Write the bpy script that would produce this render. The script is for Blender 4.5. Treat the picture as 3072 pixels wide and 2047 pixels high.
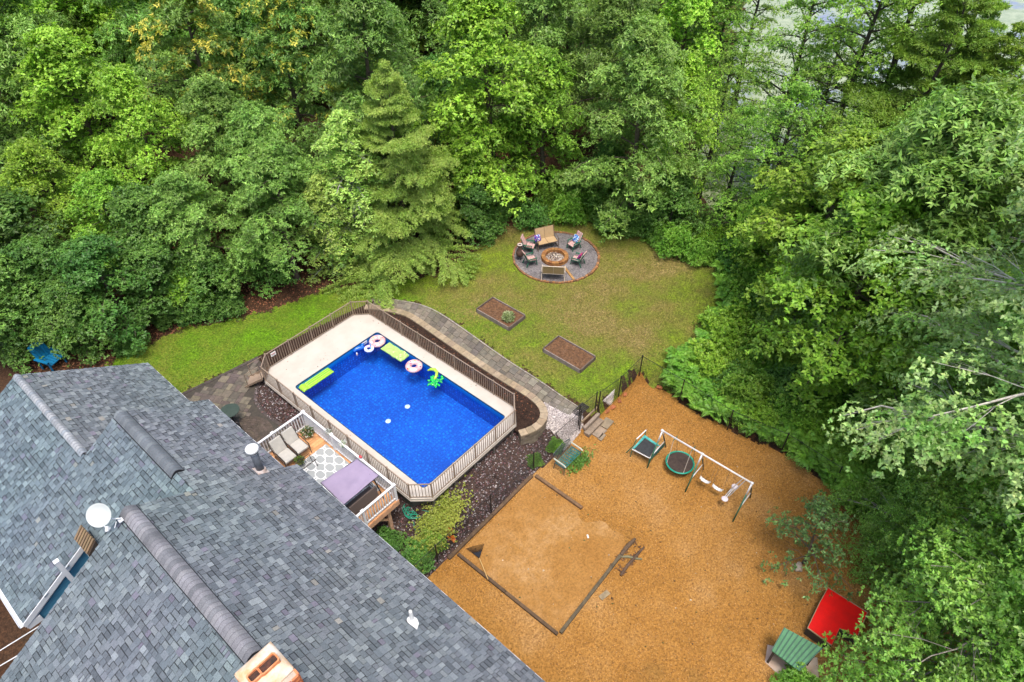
import bpy, math, random
import numpy as np
from mathutils import Matrix, Vector
from mathutils import noise as mnoise
PI = math.pi
for o in list(bpy.data.objects): bpy.data.objects.remove(o)
SC = bpy.context.scene
COL = SC.collection
rnd = random.Random(7)

# ------------------------------------------------------------------ camera
CAMZ = 23.1
PITCH, ROLL, YAW, FPX = math.radians(42.87), math.radians(-.283), math.radians(48.93), 2042.1
def _cam():
    fwd = np.array([math.sin(YAW)*math.cos(PITCH), math.cos(YAW)*math.cos(PITCH), -math.sin(PITCH)])
    right = np.array([math.cos(YAW), -math.sin(YAW), 0.])
    up = np.cross(right, fwd)
    return np.array([math.cos(ROLL)*right+math.sin(ROLL)*up, -math.sin(ROLL)*right+math.cos(ROLL)*up, fwd])
RC = _cam()
cam = bpy.data.objects.new('camera', bpy.data.cameras.new('camera')); COL.objects.link(cam)
cam.matrix_world = Matrix(((RC[0][0], RC[1][0], -RC[2][0], 0), (RC[0][1], RC[1][1], -RC[2][1], 0), (RC[0][2], RC[1][2], -RC[2][2], CAMZ), (0, 0, 0, 1)))
cam.data.sensor_width = 36; cam.data.lens = FPX/3072*36
cam.data.clip_start = .1; cam.data.clip_end = 3000
SC.camera = cam
def at(p, z):
    """plan point where the sight line of photo pixel p meets height z"""
    d = np.array([(p[0]-1536)/FPX, -(p[1]-1023.5)/FPX, 1.])@RC
    t = (z-CAMZ)/d[2]
    return d[0]*t, d[1]*t
def dp(x, y): return (x*3072/2353, y*3072/2353)
def zm(ox, oy, s): return lambda x, y: (ox+x*s, oy+y*s)
z1 = zm(700, 850, .44643); z3 = zm(0, 1050, .38265); z4 = zm(0, 1447, .38265); z5 = zm(700, 1447, .38265)
z6 = zm(1200, 1350, .3826); z7 = zm(1600, 1200, .31888); z8 = zm(2172, 1447, .38265); z2 = zm(1450, 600, .35077)
zA = zm(760, 1180, .2678); zB = zm(1060, 970, .14665); zC = zm(1520, 660, .136); zD = zm(1680, 1060, .17219)

# ------------------------------------------------------------------ light
SUN_EL, SUN_AZ = math.radians(73), math.radians(215)      # azimuth clockwise from +Y
w = bpy.data.worlds.new('World'); SC.world = w; w.use_nodes = True
nt = w.node_tree; bg = nt.nodes['Background']
sky = nt.nodes.new('ShaderNodeTexSky'); sky.sky_type = 'NISHITA'; sky.sun_disc = False
sky.sun_elevation = SUN_EL; sky.sun_rotation = SUN_AZ; sky.air_density = 1.0; sky.dust_density = 4.0; sky.ozone_density = .6
nt.links.new(sky.outputs[0], bg.inputs[0]); bg.inputs[1].default_value = .15
sl = bpy.data.lights.new('sun', 'SUN'); sl.energy = 1.5; sl.angle = math.radians(16); sl.color = (1, .95, .87)
so = bpy.data.objects.new('sun', sl); COL.objects.link(so)
sd = Vector((math.sin(SUN_AZ)*math.cos(SUN_EL), math.cos(SUN_AZ)*math.cos(SUN_EL), math.sin(SUN_EL)))
so.rotation_euler = sd.to_track_quat('Z', 'Y').to_euler(); so.location = (0, 0, 60)
SC.view_settings.view_transform = 'Standard'; SC.view_settings.look = 'None'
SC.view_settings.gamma = 1; SC.view_settings.exposure = .9

# ------------------------------------------------------------------ materials
def newmat(name):
    m = bpy.data.materials.new(name); m.use_nodes = True
    n = m.node_tree; b = n.nodes['Principled BSDF']
    return m, n, b
def noise_node(n, scale, detail=4, rough=.6, co='Object'):
    tc = n.nodes.new('ShaderNodeTexCoord'); t = n.nodes.new('ShaderNodeTexNoise')
    t.inputs['Scale'].default_value = scale; t.inputs['Detail'].default_value = detail; t.inputs['Roughness'].default_value = rough
    n.links.new(tc.outputs[co], t.inputs['Vector']); return t
def ramp(n, src, stops, interp='LINEAR'):
    r = n.nodes.new('ShaderNodeValToRGB'); r.color_ramp.interpolation = interp
    e = r.color_ramp.elements
    while len(e) < len(stops): e.new(.5)
    for k, (p, c) in enumerate(stops): e[k].position = p; e[k].color = (*c, 1)
    n.links.new(src, r.inputs[0]); return r
def mixc(n, fac, a, b, mode='MIX'):
    m = n.nodes.new('ShaderNodeMix'); m.data_type = 'RGBA'; m.blend_type = mode
    if isinstance(fac, (int, float)): m.inputs[0].default_value = fac
    else: n.links.new(fac, m.inputs[0])
    for i, v in ((6, a), (7, b)):
        if isinstance(v, tuple): m.inputs[i].default_value = (*v, 1)
        else: n.links.new(v, m.inputs[i])
    return m.outputs[2]
def mat(name, c, c2=None, scale=6, rough=.7, bump=0, bscale=None, metal=0, detail=5, attr=False, spec=None, lo=.35, hi=.65):
    m, n, b = newmat(name)
    b.inputs['Roughness'].default_value = rough; b.inputs['Metallic'].default_value = metal
    if spec is not None: b.inputs['Specular IOR Level'].default_value = spec
    out = None
    if c2 is not None:
        t = noise_node(n, scale, detail); out = ramp(n, t.outputs[0], [(lo, c), (hi, c2)]).outputs[0]
    if attr:
        a = n.nodes.new('ShaderNodeAttribute'); a.attribute_name = 'Col'
        out = mixc(n, 1.0, out if out is not None else c, a.outputs[0], 'MULTIPLY')
    if out is not None: n.links.new(out, b.inputs['Base Color'])
    else: b.inputs['Base Color'].default_value = (*c, 1)
    if bump:
        t = noise_node(n, bscale or scale*4, 6); bp = n.nodes.new('ShaderNodeBump')
        bp.inputs['Strength'].default_value = bump; bp.inputs['Distance'].default_value = .03
        n.links.new(t.outputs[0], bp.inputs['Height']); n.links.new(bp.outputs[0], b.inputs['Normal'])
    return m
def leafmat(name, c, c2, trans=.3, rough=.45, hue=.035):
    """leaf surface: tint varies from leaf to leaf (Col), from plant to plant (object random) and over the leaf clumps"""
    m, n, b = newmat(name)
    t = noise_node(n, .55, 3); base = ramp(n, t.outputs[0], [(.36, c), (.64, c2)]).outputs[0]
    a = n.nodes.new('ShaderNodeAttribute'); a.attribute_name = 'Col'
    base = mixc(n, 1.0, base, a.outputs[0], 'MULTIPLY')
    oi = n.nodes.new('ShaderNodeObjectInfo')
    hs = n.nodes.new('ShaderNodeHueSaturation')
    mr = n.nodes.new('ShaderNodeMapRange'); mr.inputs[3].default_value = .5-hue*.6; mr.inputs[4].default_value = .5+hue*.02
    n.links.new(oi.outputs['Random'], mr.inputs[0]); n.links.new(mr.outputs[0], hs.inputs['Hue'])
    mv = n.nodes.new('ShaderNodeMapRange'); mv.inputs[3].default_value = .8; mv.inputs[4].default_value = 1.2
    mo = n.nodes.new('ShaderNodeMath'); mo.operation = 'FRACT'
    mm = n.nodes.new('ShaderNodeMath'); mm.operation = 'MULTIPLY'; mm.inputs[1].default_value = 7.3
    n.links.new(oi.outputs['Random'], mm.inputs[0]); n.links.new(mm.outputs[0], mo.inputs[0]); n.links.new(mo.outputs[0], mv.inputs[0])
    n.links.new(mv.outputs[0], hs.inputs['Value'])
    n.links.new(base, hs.inputs['Color']); base = hs.outputs[0]
    n.links.new(base, b.inputs['Base Color']); b.inputs['Roughness'].default_value = rough
    b.inputs['Specular IOR Level'].default_value = .35
    tr = n.nodes.new('ShaderNodeBsdfTranslucent')
    br = n.nodes.new('ShaderNodeMix'); br.data_type = 'RGBA'; br.blend_type = 'MULTIPLY'; br.inputs[0].default_value = 1
    n.links.new(base, br.inputs[6]); br.inputs[7].default_value = (1.3, 1.35, .5, 1); n.links.new(br.outputs[2], tr.inputs[0])
    ms = n.nodes.new('ShaderNodeMixShader'); ms.inputs[0].default_value = trans
    n.links.new(b.outputs[0], ms.inputs[1]); n.links.new(tr.outputs[0], ms.inputs[2])
    n.links.new(ms.outputs[0], n.nodes['Material Output'].inputs[0])
    return m

# ------------------------------------------------------------------ mesh helpers
class MB:
    def __init__(s): s.v = []; s.f = []; s.c = []; s.M = None; s.col = (1, 1, 1)
    def add(s, vs, fs, col=None):
        b = len(s.v)
        if s.M is not None: vs = [s.M@Vector(p) for p in vs]
        s.v += [tuple(p) for p in vs]
        for f in fs: s.f.append([i+b for i in f]); s.c.append(col or s.col)
        return s
    def hexa(s, a, b, col=None):
        """a: 4 bottom points, b: 4 top points, both counter-clockwise from above"""
        return s.add(list(a)+list(b), [(3, 2, 1, 0), (4, 5, 6, 7), (0, 1, 5, 4), (1, 2, 6, 5), (2, 3, 7, 6), (3, 0, 4, 7)], col)
    def box(s, c, d, rz=0, col=None, ry=0, rx=0):
        R = Matrix.Translation(Vector(c))@Matrix.Rotation(rz, 4, 'Z')@Matrix.Rotation(ry, 4, 'Y')@Matrix.Rotation(rx, 4, 'X')
        x, y, z = d[0]/2, d[1]/2, d[2]/2
        P = [R@Vector(p) for p in [(-x, -y, -z), (x, -y, -z), (x, y, -z), (-x, y, -z), (-x, -y, z), (x, -y, z), (x, y, z), (-x, y, z)]]
        return s.hexa(P[:4], P[4:], col)
    def bar(s, p, q, w, h, col=None):
        """rectangular bar from p to q, w wide, h deep"""
        p = Vector(p); q = Vector(q); d = (q-p); L = d.length
        if L < 1e-6: return s
        d /= L; r = d.cross(Vector((0, 0, 1)))
        r = Vector((1, 0, 0)) if r.length < 1e-3 else r.normalized()
        u = r.cross(d).normalized(); r *= w/2; u *= h/2
        a = [p-r-u, p+r-u, q+r-u, q-r-u]; b = [p-r+u, p+r+u, q+r+u, q-r+u]
        return s.hexa(a, b, col)
    def tube(s, pts, rad, n=8, caps=True, col=None):
        pts = [Vector(p) for p in pts]; k = len(pts)
        if isinstance(rad, (int, float)): rad = [rad]*k
        vs = []; prev = None
        for i, p in enumerate(pts):
            d = (pts[min(i+1, k-1)]-pts[max(i-1, 0)]).normalized()
            if prev is None:
                r = d.cross(Vector((0, 0, 1)))
                if r.length < 1e-3: r = Vector((1, 0, 0))
            else: r = prev-d*prev.dot(d)
            r.normalize(); prev = r.copy(); u = d.cross(r)
            for j in range(n):
                t = 2*PI*j/n; vs.append(p+(r*math.cos(t)+u*math.sin(t))*rad[i])
        fs = [(i*n+j, i*n+(j+1) % n, (i+1)*n+(j+1) % n, (i+1)*n+j) for i in range(k-1) for j in range(n)]
        if caps: fs += [tuple(reversed(range(n))), tuple(range((k-1)*n, k*n))]
        return s.add(vs, fs, col)
    def lathe(s, prof, c=(0, 0, 0), n=20, sx=1, sy=1, col=None):
        vs = []
        for r, z in prof:
            for j in range(n):
                t = 2*PI*j/n; vs.append((c[0]+r*sx*math.cos(t), c[1]+r*sy*math.sin(t), c[2]+z))
        k = len(prof)
        fs = [(i*n+j, i*n+(j+1) % n, (i+1)*n+(j+1) % n, (i+1)*n+j) for i in range(k-1) for j in range(n)]
        fs += [tuple(reversed(range(n))), tuple(range((k-1)*n, k*n))]
        return s.add(vs, fs, col)
    def prism(s, poly, z0, z1, col=None):
        n = len(poly)
        vs = [(p[0], p[1], z0) for p in poly]+[(p[0], p[1], z1) for p in poly]
        return s.add(vs, [tuple(reversed(range(n))), tuple(range(n, 2*n))]+[(i, (i+1) % n, n+(i+1) % n, n+i) for i in range(n)], col)
    def ring(s, outer, inner, z0, z1, col=None):
        n = len(outer)
        vs = [(p[0], p[1], z0) for p in outer]+[(p[0], p[1], z1) for p in outer]+[(p[0], p[1], z0) for p in inner]+[(p[0], p[1], z1) for p in inner]
        fs = []
        for i in range(n):
            j = (i+1) % n
            fs += [(i, j, n+j, n+i), (2*n+j, 2*n+i, 3*n+i, 3*n+j), (n+i, n+j, 3*n+j, 3*n+i), (j, i, 2*n+i, 2*n+j)]
        return s.add(vs, fs, col)
    def torus(s, c, R, r, n=36, m=14, sz=1, col=None, wob=0, colf=None):
        vs = []; fs = []
        for i in range(n):
            a = 2*PI*i/n
            for j in range(m):
                b = 2*PI*j/m; rr = R+r*math.cos(b)*(1+wob*math.sin(a*9))
                vs.append((c[0]+rr*math.cos(a), c[1]+rr*math.sin(a), c[2]+r*sz*math.sin(b)))
        for i in range(n):
            for j in range(m):
                s_ = (i*m+j, ((i+1) % n)*m+j, ((i+1) % n)*m+(j+1) % m, i*m+(j+1) % m)
                fs.append(s_)
        b0 = len(s.f); s.add(vs, fs, col)
        if colf:
            for k in range(len(fs)): s.c[b0+k] = colf(2*PI*(k//m)/n, 2*PI*(k % m)/m)
        return s
    def blob(s, c, d, seed=0, n=10, m=7, rough=.2, col=None, rz=0):
        vs = []; r = random.Random(seed); off = Vector((r.random()*50, r.random()*50, r.random()*50))
        for i in range(m+1):
            ph = PI*i/m
            for j in range(n):
                t = 2*PI*j/n; p = Vector((math.sin(ph)*math.cos(t), math.sin(ph)*math.sin(t), math.cos(ph)))
                k = 1+rough*mnoise.noise(p*1.6+off)*2
                x, y, z = p.x*d[0]/2*k, p.y*d[1]/2*k, p.z*d[2]/2*k
                vs.append((c[0]+x*math.cos(rz)-y*math.sin(rz), c[1]+x*math.sin(rz)+y*math.cos(rz), c[2]+z))
        fs = [((i+1)*n+j, (i+1)*n+(j+1) % n, i*n+(j+1) % n, i*n+j) for i in range(m) for j in range(n)]
        return s.add(vs, fs, col)
def wloc(o):
    v = Vector(o.location)
    while o.parent: o = o.parent; v += Vector(o.location)
    return v
def mesh_np(name, V, F, col=None):
    """V (n,3), F (m,k) arrays, col (m,3)"""
    me = bpy.data.meshes.new(name); m, k = F.shape
    me.vertices.add(len(V)); me.vertices.foreach_set('co', np.asarray(V, np.float32).ravel())
    me.loops.add(m*k); me.loops.foreach_set('vertex_index', F.astype(np.int32).ravel())
    me.polygons.add(m); me.polygons.foreach_set('loop_start', np.arange(0, m*k, k, dtype=np.int32))
    me.update(calc_edges=True)
    if col is not None:
        a = me.attributes.new('Col', 'FLOAT_COLOR', 'FACE')
        a.data.foreach_set('color', np.concatenate([col, np.ones((m, 1))], 1).astype(np.float32).ravel())
    return me
def link(name, me, m, parent=None, loc=None):
    o = bpy.data.objects.new(name, me); COL.objects.link(o)
    if m is not None and len(me.materials) == 0: me.materials.append(m)
    if parent is not None: o.parent = parent
    if loc is not None: o.location = loc
    return o
def obj(name, mb, m, parent=None, smooth=False, loc=None, bevel=0, label=None):
    """one mesh object; vertices are given in world space (or in the space of a thing still at the origin)"""
    base = wloc(parent) if parent is not None else Vector(loc or (0, 0, 0))
    me = bpy.data.meshes.new(name)
    me.from_pydata([(x-base.x, y-base.y, z-base.z) for x, y, z in mb.v], [], mb.f); me.update()
    if any(c != (1, 1, 1) for c in mb.c):
        a = me.attributes.new('Col', 'FLOAT_COLOR', 'FACE')
        a.data.foreach_set('color', [x for c in mb.c for x in (*c, 1)])
    else:
        a = me.attributes.new('Col', 'FLOAT_COLOR', 'FACE'); a.data.foreach_set('color', [1.0]*4*len(mb.f))
    if smooth: me.polygons.foreach_set('use_smooth', [True]*len(me.polygons))
    o = link(name, me, m, parent, None if parent is not None else base)
    if bevel:
        bv = o.modifiers.new('bevel', 'BEVEL'); bv.width = bevel; bv.segments = 2; bv.limit_method = 'ANGLE'
    if label: o['label'] = label
    return o
def tag(o, label, cat, group=None, kind=None):
    if label: o['label'] = label
    if cat: o['category'] = cat
    if group: o['group'] = group
    if kind: o['kind'] = kind
    return o
def struct(o, label=None): o['kind'] = 'structure'; return tag(o, label, None) if label else o
def thing(name, label, cat, loc=(0, 0, 0), group=None):
    o = bpy.data.objects.new(name, None); COL.objects.link(o); o.location = loc; o.empty_display_size = .2
    return tag(o, label, cat, group)
def dup(o, loc=None, rz=None, sc=None, label=None, group=None, parent=None):
    c = o.copy(); COL.objects.link(c); c.parent = parent
    if parent is None:
        if loc is not None: c.location = loc
        if rz is not None: c.rotation_euler = (0, 0, rz)
        if sc is not None: c.scale = (sc, sc, sc) if isinstance(sc, (int, float)) else sc
        if label: c['label'] = label
        if group: c['group'] = group
    for ch in o.children: dup(ch, parent=c)
    return c
def place(o, loc, rz=0, sc=1):
    o.location = loc; o.rotation_euler = (0, 0, rz); o.scale = (sc, sc, sc) if isinstance(sc, (int, float)) else sc; return o
#@@PART2
# ------------------------------------------------------------------ terrain
def ss(t): t = np.clip(t, 0, 1); return t*t*(3-2*t)
def hgt(x, y):
    x = np.asarray(x, float); y = np.asarray(y, float)
    yl = np.interp(x, [7, 9, 14.5, 16, 17, 21, 23], [11.6, 11.4, 10.9, 10.5, 10.35, 10.3, 7.5])
    yh = np.interp(x, [7, 9, 14.5, 16, 17, 21, 23], [19.5, 17.5, 13.6, 11.9, 10.75, 10.8, 11.0])
    h = -.9+.9*ss((y-yl)/(yh-yl))
    pr = ss((x-8.7)/.7)*(1-ss((x-14.8)/1.0))
    h = np.where(pr > 0, np.maximum(h, -.9+pr*.72*ss((y-11.0)/1.5)), h)
    h = h-4.6*ss((x-33)/11)*ss((.42*x+9-y)/9)
    h = h-1.2*ss((-1-x)/4)*ss((24-y)/6)
    wood = np.maximum(ss((x-33)/6), ss((y-34+.3*x)/6))
    h = h+wood*(.35*np.sin(x*.31+1)*np.cos(y*.27)+.25*np.sin(x*.11-y*.17))
    h = h+.012*np.sin(x*1.7+.4*y)*np.sin(y*1.3)
    return h
def hh(x, y): return float(hgt(x, y))
def inpoly(X, Y, poly):
    ins = np.zeros(X.shape, bool); n = len(poly)
    for i in range(n):
        x1, y1 = poly[i]; x2, y2 = poly[(i+1) % n]
        if y1 == y2: continue
        c = ((y1 > Y) != (y2 > Y)) & (X < (x2-x1)*(Y-y1)/(y2-y1)+x1)
        ins ^= c
    return ins
def pw(x, y, z, *L): return [at(f, z) for f in L]
YARD = [(4, 10.82), (8.9, 10.82), (13.7, 10.8), (15.5, 10.65), (16.95, 10.55), (18.2, 10.5), (19.8, 10.5), (21.3, 10.5), (21.6, 9), (21.3, 7.3), (21.5, 5.1), (21.8, 3.2), (21.5, 1.1), (20.9, -.3), (19.5, -3), (17, -7), (8, -10), (0, -10), (0, 5), (4, 5)]
LAWN = [(17.6, 10.6), (18.2, 10.55), (21.35, 10.6), (21.75, 8.6), (23, 8.4), (25.4, 8.6), (28.5, 9.6), (31, 11.6), (30.2, 13.6), (30.9, 17.0), (30.2, 19.2), (29.0, 21.4), (26.1, 23.4), (22.9, 22.9), (19.9, 23.1), (17.5, 25.2), (15.4, 26.7), (12.6, 27.4), (10.9, 28.2), (8.6, 29.6), (5.5, 30.2), (3.2, 29.4), (2.2, 27), (2.5, 25), (6.2, 25.5), (9.84, 24.95), (14.7, 24.2), (16.4, 23.85), (17.3, 22.85), (17.8, 21.9), (17.9, 19.4), (17.62, 16), (17.5, 12), (17.45, 11)]
PATIO = [(2, 25.6), (6.2, 25.5), (9.84, 24.95), (9.6, 24.1), (9.0, 23.6), (8.7, 23.4), (8.05, 22.7), (7.87, 21.7), (7.95, 20.5), (8.4, 19.4), (8.4, 17), (4, 17), (2, 20)]
ROCK = [(4, 10.82), (8.9, 10.82), (13.7, 10.8), (15.5, 10.65), (15.9, 11.0), (15.6, 12.0), (14.4, 13), (10, 14), (10, 23.8), (9.0, 23.6), (8.7, 23.4), (8.05, 22.7), (7.87, 21.7), (7.95, 20.5), (8.4, 19.4), (8.4, 17), (4, 17)]
GRAV = [(15.9, 11.0), (15.5, 10.65), (16.95, 10.55), (17.3, 11.0), (16.85, 11.7), (16.8, 12.6), (15.6, 12.6), (15.6, 12.0)]
def grid_axis(a, b, step, lo, hi):
    mid = list(np.arange(a, b+1e-6, step)); s = step; x = a; L = []
    while x > lo: s *= 1.22; s = min(s, 12); x -= s; L.append(x)
    s = step; x = b; R = []
    while x < hi: s *= 1.22; s = min(s, 12); x += s; R.append(x)
    return np.array(L[::-1]+mid+R)
gx = grid_axis(-6, 33, .11, -260, 420); gy = grid_axis(-8, 33, .11, -260, 420)
GX, GY = np.meshgrid(gx, gy, indexing='ij'); GZ = hgt(GX, GY)
GZ = np.where((GX > 9.35) & (GX < 14.75) & (GY > 12.8) & (GY < 21.75), -1.4, GZ)   # excavation under the pool
nx, ny = GX.shape
CX = (GX[:-1, :-1]+GX[1:, 1:])/2; CY = (GY[:-1, :-1]+GY[1:, 1:])/2
jx = .16*np.sin(CX*5.1+3*np.sin(CY*2.3))+.07*np.sin(CY*17+CX*9); jy = .16*np.sin(CY*4.7+3*np.cos(CX*2.9))+.07*np.sin(CX*15-CY*11)
zone = np.zeros(CX.shape, int)
zone[inpoly(CX+jx*1.3, CY+jy*1.3, LAWN)] = 1
pm = inpoly(CX+jx*.5, CY+jy*.1, YARD); zone[pm] = 2
zone[inpoly(CX, CY, ROCK)] = 3
zone[inpoly(CX, CY, PATIO)] = 4
zone[inpoly(CX, CY, GRAV)] = 5
IDX = np.arange(nx*ny).reshape(nx, ny)
Q = np.stack([IDX[:-1, :-1], IDX[1:, :-1], IDX[1:, 1:], IDX[:-1, 1:]], -1)
VALL = np.stack([GX, GY, GZ], -1).reshape(-1, 3)

def tri_mix(name, cols, scales, bump=.4, bsc=60, rough=.9, dist=.02, fine=None, grain=9, gc_=.3):
    """ground material: broad patches, mid clumps, and a fine grain"""
    m, n, b = newmat(name); b.inputs['Roughness'].default_value = rough; b.inputs['Specular IOR Level'].default_value = .2
    t1 = noise_node(n, scales[0], 4, .6); c = ramp(n, t1.outputs[0], cols[0]).outputs[0]
    t2 = noise_node(n, scales[1], 5, .7); f2 = ramp(n, t2.outputs[0], [(.4, (0, 0, 0)), (.66, (1, 1, 1))])
    c2 = ramp(n, t1.outputs[0], cols[1]).outputs[0]; c = mixc(n, f2.outputs[0], c, c2)
    t3 = noise_node(n, scales[2], 3, .75); g = ramp(n, t3.outputs[0], fine or [(.3, (.45, .45, .45)), (.5, (1, 1, 1)), (.72, (1.5, 1.45, 1.3))])
    c = mixc(n, 1.0, c, g.outputs[0], 'MULTIPLY')
    t4 = noise_node(n, grain, 2, .6); g4 = ramp(n, t4.outputs[0], [(.33, (1-gc_, 1-gc_, 1-gc_)), (.5, (1, 1, 1)), (.67, (1+gc_, 1+gc_, 1+gc_*.8))]); c = mixc(n, 1.0, c, g4.outputs[0], 'MULTIPLY')
    n.links.new(c, b.inputs['Base Color'])
    bp = n.nodes.new('ShaderNodeBump'); bp.inputs['Strength'].default_value = bump; bp.inputs['Distance'].default_value = dist
    tb = noise_node(n, bsc, 4, .7); n.links.new(tb.outputs[0], bp.inputs['Height']); n.links.new(bp.outputs[0], b.inputs['Normal'])
    return m
M_FLOOR = tri_mix('leaf_litter', [[(.35, (.035, .018, .010)), (.6, (.07, .035, .019)), (.75, (.045, .03, .015))], [(.3, (.09, .04, .02)), (.7, (.05, .034, .02))]], (.5, 3.2, 17), .9, 14, dist=.06)
M_LAWN = tri_mix('lawn_grass', [[(.38, (.20, .155, .05)), (.46, (.19, .175, .038)), (.54, (.17, .21, .026)), (.62, (.19, .27, .018))], [(.38, (.28, .215, .085)), (.5, (.18, .165, .042)), (.62, (.11, .14, .022))]], (.24, 1.7, 15), .9, 38, dist=.04, fine=[(.3, (.35, .38, .3)), (.5, (1, 1, 1)), (.7, (1.45, 1.4, 1.2))])
def moss(m):
    n = m.node_tree; b = n.nodes['Principled BSDF']; src = b.inputs['Base Color'].links[0].from_socket
    tc = n.nodes.new('ShaderNodeTexCoord'); sp_ = n.nodes.new('ShaderNodeSeparateXYZ'); n.links.new(tc.outputs['Object'], sp_.inputs[0])
    q = n.nodes.new('ShaderNodeMath'); q.operation = 'MULTIPLY_ADD'; q.inputs[1].default_value = -.11; q.inputs[2].default_value = 2.35; n.links.new(sp_.outputs[0], q.inputs[0])
    t = noise_node(n, .45, 5, .65); q2 = n.nodes.new('ShaderNodeMath'); q2.operation = 'MULTIPLY_ADD'; q2.inputs[1].default_value = 2.2; n.links.new(t.outputs[0], q2.inputs[0]); n.links.new(q.outputs[0], q2.inputs[2])
    f = ramp(n, q2.outputs[0], [(0, (0, 0, 0)), (1, (1, 1, 1))]); f.color_ramp.elements[0].position = 0
    mr = n.nodes.new('ShaderNodeMapRange'); mr.inputs[1].default_value = 1.15; mr.inputs[2].default_value = 1.75; n.links.new(q2.outputs[0], mr.inputs[0])
    g = mixc(n, 1.0, src, (.72, 1.10, .42), 'MULTIPLY'); n.links.new(mixc(n, mr.outputs[0], src, g), b.inputs['Base Color']); n.nodes.remove(f)
moss(M_LAWN)
M_YARD = tri_mix('bark_mulch', [[(.34, (.25, .132, .033)), (.45, (.31, .146, .032)), (.55, (.335, .165, .040)), (.66, (.37, .205, .075))], [(.36, (.22, .112, .028)), (.5, (.295, .138, .029)), (.66, (.36, .19, .058))]], (.22, 2.0, 17), .8, 30, dist=.03, grain=11, gc_=.22, fine=[(.28, (.42, .36, .3)), (.48, (1, 1, 1)), (.72, (1.3, 1.35, 1.5))])
M_SAND = tri_mix('sand_patch', [[(.3, (.285, .135, .031)), (.55, (.315, .16, .045)), (.68, (.38, .22, .088))], [(.3, (.24, .11, .024)), (.7, (.31, .16, .044))]], (.35, 2.6, 16), .5, 40, dist=.015, fine=[(.25, (.6, .55, .5)), (.46, (1, 1, 1)), (.75, (1.15, 1.15, 1.2))], grain=11, gc_=.16)
M_ROCKB = tri_mix('dark_rubble', [[(.35, (.035, .022, .018)), (.65, (.08, .055, .05))], [(.35, (.10, .06, .055)), (.7, (.06, .04, .03))]], (.9, 5, 20), 1.0, 18, dist=.06)
M_PATIOB = mat('patio_joint', (.035, .028, .022), (.06, .05, .035), 8)
M_GRAVEL = tri_mix('white_gravel', [[(.3, (.42, .36, .34)), (.7, (.62, .55, .52))], [(.3, (.30, .26, .25)), (.7, (.7, .64, .6))]], (2, 9, 26), 1.0, 26, dist=.04, fine=[(.38, (.12, .11, .1)), (.5, (1, 1, 1)), (.66, (1.3, 1.3, 1.3))])
for k, nm, m in ((0, 'forest_floor', M_FLOOR), (1, 'lawn', M_LAWN), (2, 'play_yard_ground', M_YARD), (3, 'rock_bed_ground', M_ROCKB), (4, 'patio_base', M_PATIOB), (5, 'gravel_bed_ground', M_GRAVEL)):
    q = Q[zone == k]; u, inv = np.unique(q.ravel(), return_inverse=True)
    o = link(nm, mesh_np(nm, VALL[u], inv.reshape(-1, 4)), m); struct(o)
    o.data.polygons.foreach_set('use_smooth', [True]*len(o.data.polygons))
# sandy rectangle inside the timbers
sx = np.linspace(9.05, 13.65, 24); sy = np.linspace(5.85, 10.6, 24); A, B = np.meshgrid(sx, sy, indexing='ij'); A = A+((A-9.05)/4.6)**8*(.28*np.sin(B*2.1)+.12*np.sin(B*6.3)-.1)*(B < 8.3)
ed = np.minimum(np.minimum(A-9.05, 13.65-A), np.minimum(B-5.85, 10.6-B)); Z = hgt(A, B)+.006+.012*ss(np.clip(ed, 0, 1)/.6)
ii = np.arange(576).reshape(24, 24); q = np.stack([ii[:-1, :-1], ii[1:, :-1], ii[1:, 1:], ii[:-1, 1:]], -1).reshape(-1, 4)
struct(link('sand_ground', mesh_np('sand_ground', np.stack([A, B, Z], -1).reshape(-1, 3), q), M_SAND))
# pond
m, n, b = newmat('pond_water'); b.inputs['Roughness'].default_value = .18
t = noise_node(n, .09, 5, .65); r = ramp(n, t.outputs[0], [(.42, (0, 0, 0)), (.5, (1, 1, 1))])
t2 = noise_node(n, .8, 4, .7); pads = ramp(n, t2.outputs[0], [(.35, (.22, .27, .13)), (.65, (.36, .40, .24))]).outputs[0]
n.links.new(mixc(n, r.outputs[0], (.20, .23, .31), pads), b.inputs['Base Color'])  # open water colour holds the grey-blue sky reflection, mixed with lily pads
mb = MB(); mb.add([(34, -120, -4.1), (420, -120, -4.1), (420, 260, -4.1), (34, 260, -4.1)], [(0, 1, 2, 3)])
struct(obj('pond_water', mb, m))

# pavers ------------------------------------------------------------
def mcol(c, v=.15, r=rnd): k = 1+r.uniform(-v, v); return (c[0]*k, c[1]*k*(1+r.uniform(-.03, .03)), c[2]*k*(1+r.uniform(-.05, .05)))
M_PAVE = mat('paver_stone', (.75, .75, .75), (1.15, 1.12, 1.1), 5, .85, .35, 40, attr=True)
def offs(poly, d):
    out = []
    for i, p in enumerate(poly):
        a = poly[max(i-1, 0)]; c = poly[min(i+1, len(poly)-1)]
        tx, ty = c[0]-a[0], c[1]-a[1]; L = math.hypot(tx, ty); out.append((p[0]-ty/L*d, p[1]+tx/L*d))
    return out
def smooth(poly, it=2):
    for _ in range(it):
        q = [poly[0]]
        for a, b in zip(poly[:-1], poly[1:]):
            q += [(a[0]*.75+b[0]*.25, a[1]*.75+b[1]*.25), (a[0]*.25+b[0]*.75, a[1]*.25+b[1]*.75)]
        q.append(poly[-1]); poly = q
    return poly
def resamp(poly, n):
    d = [0]
    for a, b in zip(poly[:-1], poly[1:]): d.append(d[-1]+math.hypot(b[0]-a[0], b[1]-a[1]))
    t = np.linspace(0, d[-1], n); return list(zip(np.interp(t, d, [p[0] for p in poly]), np.interp(t, d, [p[1] for p in poly]))), d[-1]
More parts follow.
